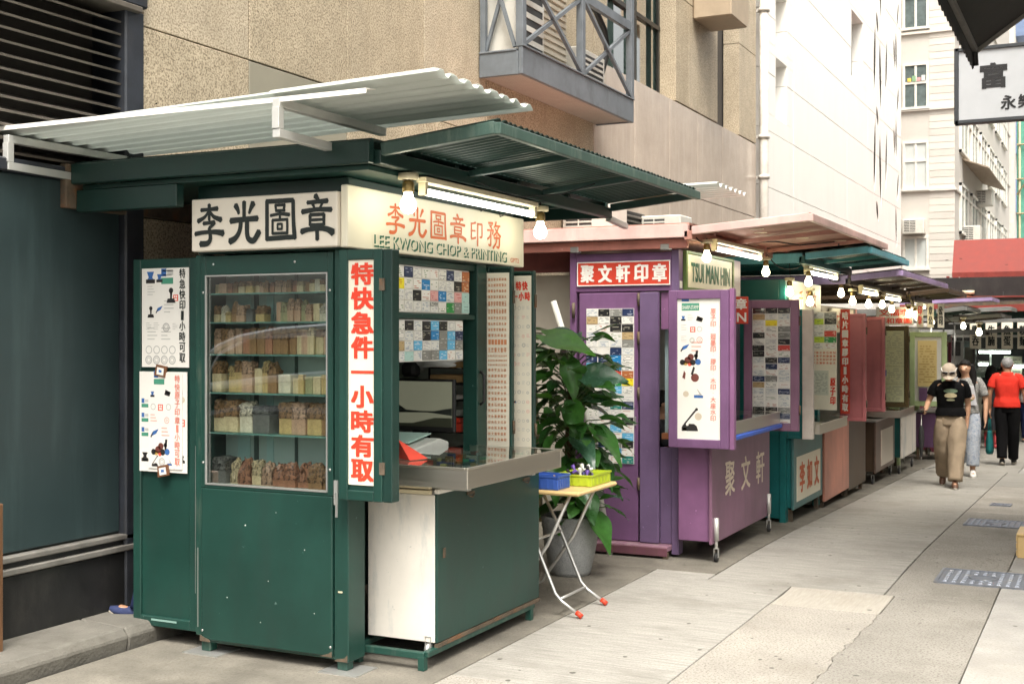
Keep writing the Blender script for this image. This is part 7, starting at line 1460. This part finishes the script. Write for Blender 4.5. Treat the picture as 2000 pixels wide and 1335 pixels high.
# woman in the floral dress
root, D, P = person('long haired woman in grey patterned blouse and pale floral trousers behind the capped woman', (-1.80, 18.0, gz(18)), (.10, -1), 1.64,
    dict(head=(-.01, -.014, .905), look=(-.25, -1, -.05), lel=(.155, -.01, .64), lwr=(.15, -.06, .50), rel=(-.12, -.03, .64), rwr=(-.02, -.14, .665), rfing=(.8, -.3, .1), lkn=(.05, -.04, .285), lan=(.05, -.07, .05), ltoe=(.055, -.16, .02), rkn=(-.05, .03, .285), ran=(-.05, .11, .075), rtoe=(-.052, .03, .02)))
shirt(root, D, P, greyp, .53, .78, 1.0, .06, seed=3); trousers(root, D, P, floral, 1.2, .09, .07, .66, 8, flare=1.1); shoes(root, D, P, white_l, sole_w)
for s__ in (-1, 1):
    mb = MB(); s1_ = 1.64
    loft(mb, [(P(D['_hd'] + D['_up'] * .035 + D['_sd'] * s__ * .045 - D['_lk'] * .005), .016 * s1_, .022 * s1_, Y), (P(D['_hd'] - D['_up'] * .02 + D['_sd'] * s__ * .060 - D['_lk'] * .002), .015 * s1_, .026 * s1_, Y), (P(D['_hd'] - D['_up'] * .08 + D['_sd'] * s__ * .068), .016 * s1_, .026 * s1_, Y), (P(D['_hd'] - D['_up'] * .19 + D['_sd'] * s__ * .072 + D['_lk'] * .03), .012 * s1_, .016 * s1_, Y)], 12, .10, 5); part('hair_lock', mb, hair_k, root)
part('bib', MB().prism([(-.085 * 1.64, .60 * 1.64), (.085 * 1.64, .60 * 1.64), (.06 * 1.64, .765 * 1.64), (-.06 * 1.64, .765 * 1.64)], -.088 * 1.64, -.080 * 1.64, 'y'), pale_c2, root, bevel=.004)
cap_hair(root, D, P, hair_k, -.1, .0555); long_hair(root, D, P, hair_k, .19)
wp = root.matrix_basis @ P((-.005, -.165, .66)); fl = thing('flower_bunch', 'small bunch of green leaves and white flowers held before the patterned blouse', 'flowers', wp)
for k in range(16): part('leaf', MB().add([(0, 0, 0), (.02, .0, .05), (0, 0, .10), (-.02, 0.005, .05)], [(0, 1, 2, 3)]), mat('fresh_green', (.16, .36, .03), .5), fl, loc=(R.uniform(-.05, .07), R.uniform(-.03, .03), R.uniform(-.10, -.02)), rot=(R.uniform(-1.4, 1.4), R.uniform(-.6, .6), R.uniform(0, 6)))
for k in range(5): part('blossom', MB().lathe([(.001, -.02), (.024, -.008), (.03, .01), (.018, .024), (.001, .02)], n=8), white_c, fl, loc=(R.uniform(-.04, .05), R.uniform(-.05, -.01), R.uniform(-.01, .05)))
# man in the red shirt
root, D, P = person('grey haired man in red polo shirt and black trousers walking away', (-1.45, 20.5, gz(20.5)), (-.03, 1), 1.72,
    dict(head=(0, -.012, .905), look=(.1, -1, -.12), lel=(.15, .015, .645), lwr=(.15, -.035, .505), rel=(-.15, .01, .64), rwr=(-.165, -.02, .50), lkn=(.045, .01, .29), lan=(.04, .05, .06), ltoe=(.045, -.035, .018), rkn=(-.05, -.03, .285), ran=(-.048, -.10, .05), rtoe=(-.05, -.19, .03)), skin_b)
shirt(root, D, P, red_p, .525, .66, 1.06, .06, seed=5, sh_w=.128); trousers(root, D, P, blk_c, 1.12, .02, .05, .58, 9, flare=1.0); shoes(root, D, P, rubber, sole_w); cap_hair(root, D, P, hair_g, -.01, .0535)
s_ = 1.72; part('collar', MB().lathe([(.047 * s_, .815 * s_), (.044 * s_, .842 * s_), (.048 * s_, .842 * s_), (.056 * s_, .812 * s_)], n=18), red_p, root)
wp = root.matrix_basis @ P((.15, -.045, .455)); tg = thing('tote_bag', 'dark teal tote bag carried by the man in red', 'bag', wp)
mb = MB(); loft(mb, [((0, 0, -.62), .10, .045, Y), ((0, 0, -.58), .125, .06, Y), ((0, 0, -.42), .13, .058, Y), ((0, 0, -.25), .115, .03, Y)], 14, .04, 3); part('bag_body', mb, teal_bag, tg)
for s__ in (-1, 1): part('bag_handle', MB().tube([(.018 * s__, -.06, -.26), (.01 * s__, -.03, -.1), (0, 0, .0), (.01 * s__, .03, -.1), (.018 * s__, .06, -.26)], .008, 6), teal_bag, tg)
# farther people
root, D, P = person('dark haired woman in a black dress and red boots seen from behind', (-2.05, 25.0, gz(25)), (.05, 1), 1.62, dict(lel=(.14, -.03, .66), lwr=(.10, -.14, .66), lfing=(0, -1, .2)))
shirt(root, D, P, charcoal, .52, .5, 1.0, .05); skirt(root, D, P, charcoal, .56, .22, .085, .12); shoes(root, D, P, redboot, None, .6); cap_hair(root, D, P, hair_k, -.1, .057); long_hair(root, D, P, hair_k, .11)
root, D, P = person('far person in white top and pale mask facing us, left of the man in red', (-2.15, 29.0, gz(29)), (.1, -1), 1.62, dict(rel=(-.14, .0, .65), rwr=(-.08, -.12, .62), rfing=(.2, -1, .2)))
shirt(root, D, P, white_c, .5, .6, 1.05, .05); trousers(root, D, P, navy_c, 1.05); shoes(root, D, P, rubber); cap_hair(root, D, P, hair_k, -.01, .0555)
part('face_mask', MB().lathe([(.001, -.02), (.02, -.014), (.034, 0), (.04, .02)], n=12, axis='y'), mat('mask_blue', (.45, .50, .56), .7), root, loc=P((0, -.055, .886)))
root, D, P = person('far person in pale pink top and white mask, right of the man in red', (-1.55, 28.0, gz(28)), (-.1, -1), 1.66, {})
shirt(root, D, P, cloth('cloth_pale_pink', (.60, .50, .47)), .5, .7, 1.1, .05); trousers(root, D, P, navy_c, 1.1); shoes(root, D, P, rubber); cap_hair(root, D, P, hair_k, -.01, .0555)
part('face_mask', MB().lathe([(.001, -.02), (.02, -.014), (.034, 0), (.04, .02)], n=12, axis='y'), white_c, root, loc=P((0, -.055, .886)))
# stallholders sitting inside, and the person whose shoe shows under the green door
SIT = dict(pelvis=(0, 0, .31), waist=(0, 0, .40), chest=(0, -.01, .51), neck=(0, -.02, .605), head=(0, -.035, .685), lsh=(.105, 0, .585), rsh=(-.105, 0, .585), lel=(.13, -.03, .42), rel=(-.13, -.03, .42), lwr=(.07, -.16, .44), rwr=(-.07, -.16, .44), lfing=(-.2, -1, .2), rfing=(.2, -1, .2), lhip=(.05, 0, .30), rhip=(-.05, 0, .30), lkn=(.06, -.24, .29), rkn=(-.06, -.24, .29), lan=(.06, -.23, .045), ran=(-.06, -.23, .045), ltoe=(.06, -.33, .018), rtoe=(-.06, -.33, .018))
def stool(lab, x, y, z, h):
    t = thing('stool', lab, 'stool', (x, y, z)); part('seat', MB().lathe([(.001, h), (.15, h), (.16, h - .015), (.15, h - .03), (.001, h - .03)], n=18), rubber, t)
    for a in range(4): part('leg', MB().tube([(.10 * math.cos(a * 1.571 + .8), .10 * math.sin(a * 1.571 + .8), h - .03), (.15 * math.cos(a * 1.571 + .8), .15 * math.sin(a * 1.571 + .8), 0)], .01, 6), galv, t)
def sitter(lab, loc, hd_, H, top_m, extra={}, h=.44):
    J = dict(SIT); J.update(extra); root, D, P = person(lab, loc, hd_, H, J); shirt(root, D, P, top_m, .30, .6, 1.05, .05); shoes(root, D, P, rubber); cap_hair(root, D, P, hair_k, -.01, .0555)
    s = H; mb = MB(); loft(mb, [(P((0, .02, .25)), .10 * s, .09 * s, X), (P((0, .01, .31)), .105 * s, .085 * s, X), (P((0, 0, .37)), .09 * s, .07 * s, X)], 16)
    for k in 'lr': loft(mb, [(P(D[k + 'hip']), .058 * s, .06 * s, X), (P(lerp(D[k + 'hip'], D[k + 'kn'], .5)), .052 * s, .056 * s, X), (P(D[k + 'kn']), .042 * s, .045 * s, X), (P(lerp(D[k + 'kn'], D[k + 'an'], .5)), .036 * s, .04 * s, X), (P(lerp(D[k + 'kn'], D[k + 'an'], .92)), .033 * s, .035 * s, X)], 14, .04)
    part('trousers', mb, navy_c, root); return root
sitter('dark haired stallholder sitting inside the teal stall behind its tray', (-3.42, 12.35, gz(12.3) + .10), (.8, -.5), 1.66, navy_c); stool('black stool under the stallholder of the teal stall', -3.42, 12.35, gz(12.3), .42 + .10)
root = sitter('stallholder in the purple stall looking at a phone, seen through the door gap', (-3.42, 9.75, .0), (.75, .66), 1.64, charcoal); stool('black stool under the stallholder of the purple stall', -3.42, 9.75, 0, .42)
wp = root.matrix_basis @ (Vector((0, -.27, .45)) * 1.64); ph = thing('phone', 'dark phone in the hands of the purple stall keeper', 'phone', wp); part('body', MB().box(-.035, .035, -.07, .07, -.005, .005), rubber, ph, bevel=.003); ph.rotation_euler = (.5, 0, .3)
root, D, P = person('person stepping out behind the narrow green door with one navy canvas shoe showing', (-4.785, 5.565, 0), (-.845, -.534), 1.66, dict(lkn=(.05, -.11, .285), lan=(.045, -.160, .068), ltoe=(.045, -.245, .092), rkn=(-.05, .03, .285), ran=(-.05, .06, .05)), skin_b)
shirt(root, D, P, charcoal, .5, .6, 1.0, .05); trousers(root, D, P, navy_c, 1.0, .04); shoes(root, D, P, mat('navy_canvas', (.02, .03, .09), .8, bump=.4, bscale=160), sole_w); cap_hair(root, D, P, hair_k, -.01, .0555)
# ================================================================== STREET DETAILS
iron = mat('cast_iron', (.20, .22, .26), .45, metal=.6, var=.2, scale=12, bump=.2, dirt=.5, dcol=(.30, .27, .22), dscale=9)
def manhole(lab, x0, x1, ya, yb, nx, ny):
    zc = gz((ya + yb) / 2) + .001; o = ((x0 + x1) / 2, (ya + yb) / 2, zc); t = thing('manhole_cover', lab, 'manhole cover', o)
    sl = (gz(yb) - gz(ya)) / (yb - ya); t.rotation_euler = (math.atan(sl), 0, 0)
    w, h = (x1 - x0) / 2, (yb - ya) / 2
    part('plate', MB().box(-w, w, -h, h, -.004, .005), iron, t, bevel=.002)
    part('rim', MB().box(-w, w, -h, -h + .022, .005, .010).box(-w, w, h - .022, h, .005, .010).box(-w, -w + .022, -h + .0222, h - .0222, .005, .010).box(w - .022, w, -h + .0222, h - .0222, .005, .010), iron, t)
    st_ = MB()
    for i in range(nx):
        for j in range(ny):
            x = -w + .04 + (2 * w - .08) * (i + .5) / nx; y = -h + .04 + (2 * h - .08) * (j + .5) / ny
            if abs(x) < w * .32 and abs(y) < h * .42: continue
            a, b = (w - .04) / nx * .52, (h - .04) / ny * .68; st_.add([(x - a, y - b, .005), (x + a, y - b, .005), (x + a, y + b, .005), (x - a, y + b, .005), (x - a * .7, y - b * .8, .013), (x + a * .7, y - b * .8, .013), (x + a * .7, y + b * .8, .013), (x - a * .7, y + b * .8, .013)], [(4, 5, 6, 7), (0, 1, 5, 4), (1, 2, 6, 5), (2, 3, 7, 6), (3, 0, 4, 7)])
    part('studs', st_, iron, t)['kind'] = 'stuff'
    part('boss', MB().lathe([(min(w, h) * .36, .005), (min(w, h) * .36, .010), (min(w, h) * .30, .010), (min(w, h) * .28, .006)], n=24), iron, t)
manhole('nearest studded iron manhole cover on the grey paving strip', -1.10, -.50, 8.86, 9.42, 9, 7)
manhole('middle studded iron manhole cover farther along the grey strip', -1.24, -.70, 12.08, 12.64, 9, 7)
manhole('smallest iron cover set in the paving beyond the two large covers', -1.17, -.96, 14.05, 14.30, 5, 4)
cr = thing('wooden_box', 'pale wooden box on the paving at the right picture edge', 'box', (-.5, 10.4, gz(10.4)))
pw_ = mat('pale_wood', (.62, .44, .20), .4)
part('side', MB().box(-.15, .2, -.2, .2, 0, .17), pw_, cr, bevel=.006); part('lid', MB().box(-.155, .21, -.21, .21, .172, .19), pw_, cr, bevel=.004)
for k in range(3): part('slat', MB().box(-.158, -.151, -.2, .2, .02 + k * .055, .06 + k * .055), pw_, cr)
# black cab waiting on the cross street, seen mirrored in the glass case
car_b = mat('car_paint', (.025, .028, .032), .18, var=.05, bump=0, coat=.6); chrome = mat('chrome', (.85, .86, .88), .38, metal=1, var=.02, bump=0)
OCAR = (-8.2, 1.4, -.02); car = thing('parked_car', 'dark car with chrome window trim waiting on the cross street', 'car', OCAR)
prof = [(-10.4, .30), (-10.45, .75), (-10.2, .95), (-9.3, 1.05), (-8.9, 1.12), (-6.0, 1.10), (-5.9, .8), (-5.95, .32)]
part('body', MB().prism([(a, b) for a, b in prof], .55, 2.2, 'y'), car_b, car, bevel=.04, org=OCAR)
part('roof', MB().prism([(-9.6, 1.05), (-9.25, 1.56), (-8.9, 1.72), (-6.2, 1.80), (-5.95, 1.5), (-5.9, 1.1)], .68, 2.07, 'y'), car_b, car, bevel=.05, org=OCAR)
part('window', MB().prism([(-9.32, 1.30), (-9.15, 1.55), (-8.9, 1.64), (-6.5, 1.72), (-6.3, 1.46), (-9.2, 1.31)], 2.072, 2.085, 'y'), mat('car_glass', (.02, .025, .025), .05, bump=0), car, org=OCAR)
part('window_trim', MB().tube([(-9.45, 2.11, 1.36), (-9.33, 2.11, 1.50), (-9.18, 2.11, 1.60), (-8.95, 2.11, 1.68), (-8.55, 2.10, 1.74), (-7.9, 2.10, 1.78), (-6.9, 2.10, 1.80)], .028, 8).tube([(-9.5, 2.12, 1.24), (-8.6, 2.12, 1.34), (-7.9, 2.12, 1.40), (-6.1, 2.12, 1.42)], .034, 8), chrome, car, org=OCAR)
part('pillar', MB().box(-7.5, -7.4, 2.086, 2.095, 1.14, 1.62), car_b, car, org=OCAR)
part('door', MB().box(-8.7, -7.5, 2.2, 2.212, .4, 1.05), car_b, car, bevel=.02, org=OCAR); part('door', MB().box(-7.46, -6.5, 2.2, 2.212, .4, 1.05), car_b, car, bevel=.02, org=OCAR)
for x in (-9.55, -6.75):
    for y in (.65, 2.12):
        w = part('wheel', MB().lathe([(.001, -.10), (.22, -.10), (.31, -.09), (.33, -.05), (.33, .05), (.31, .09), (.22, .10), (.001, .10)], (x, y, .31), 22, 'y'), rubber, car, org=OCAR); part('rim', MB().lathe([(.001, .115), (.12, .112), (.2, .102), (.21, .09)], (x, y, .31), 18, 'y'), chrome, w, org=OCAR)
for y in (.8, 1.9): part('headlight', MB().box(-10.46, -10.40, y - .15, y + .15, .62, .78), whiteink, car, bevel=.02, org=OCAR)
part('bumper', MB().box(-10.52, -10.4, .6, 2.15, .32, .5), car_b, car, bevel=.03, org=OCAR)
car.location.x += 2.35
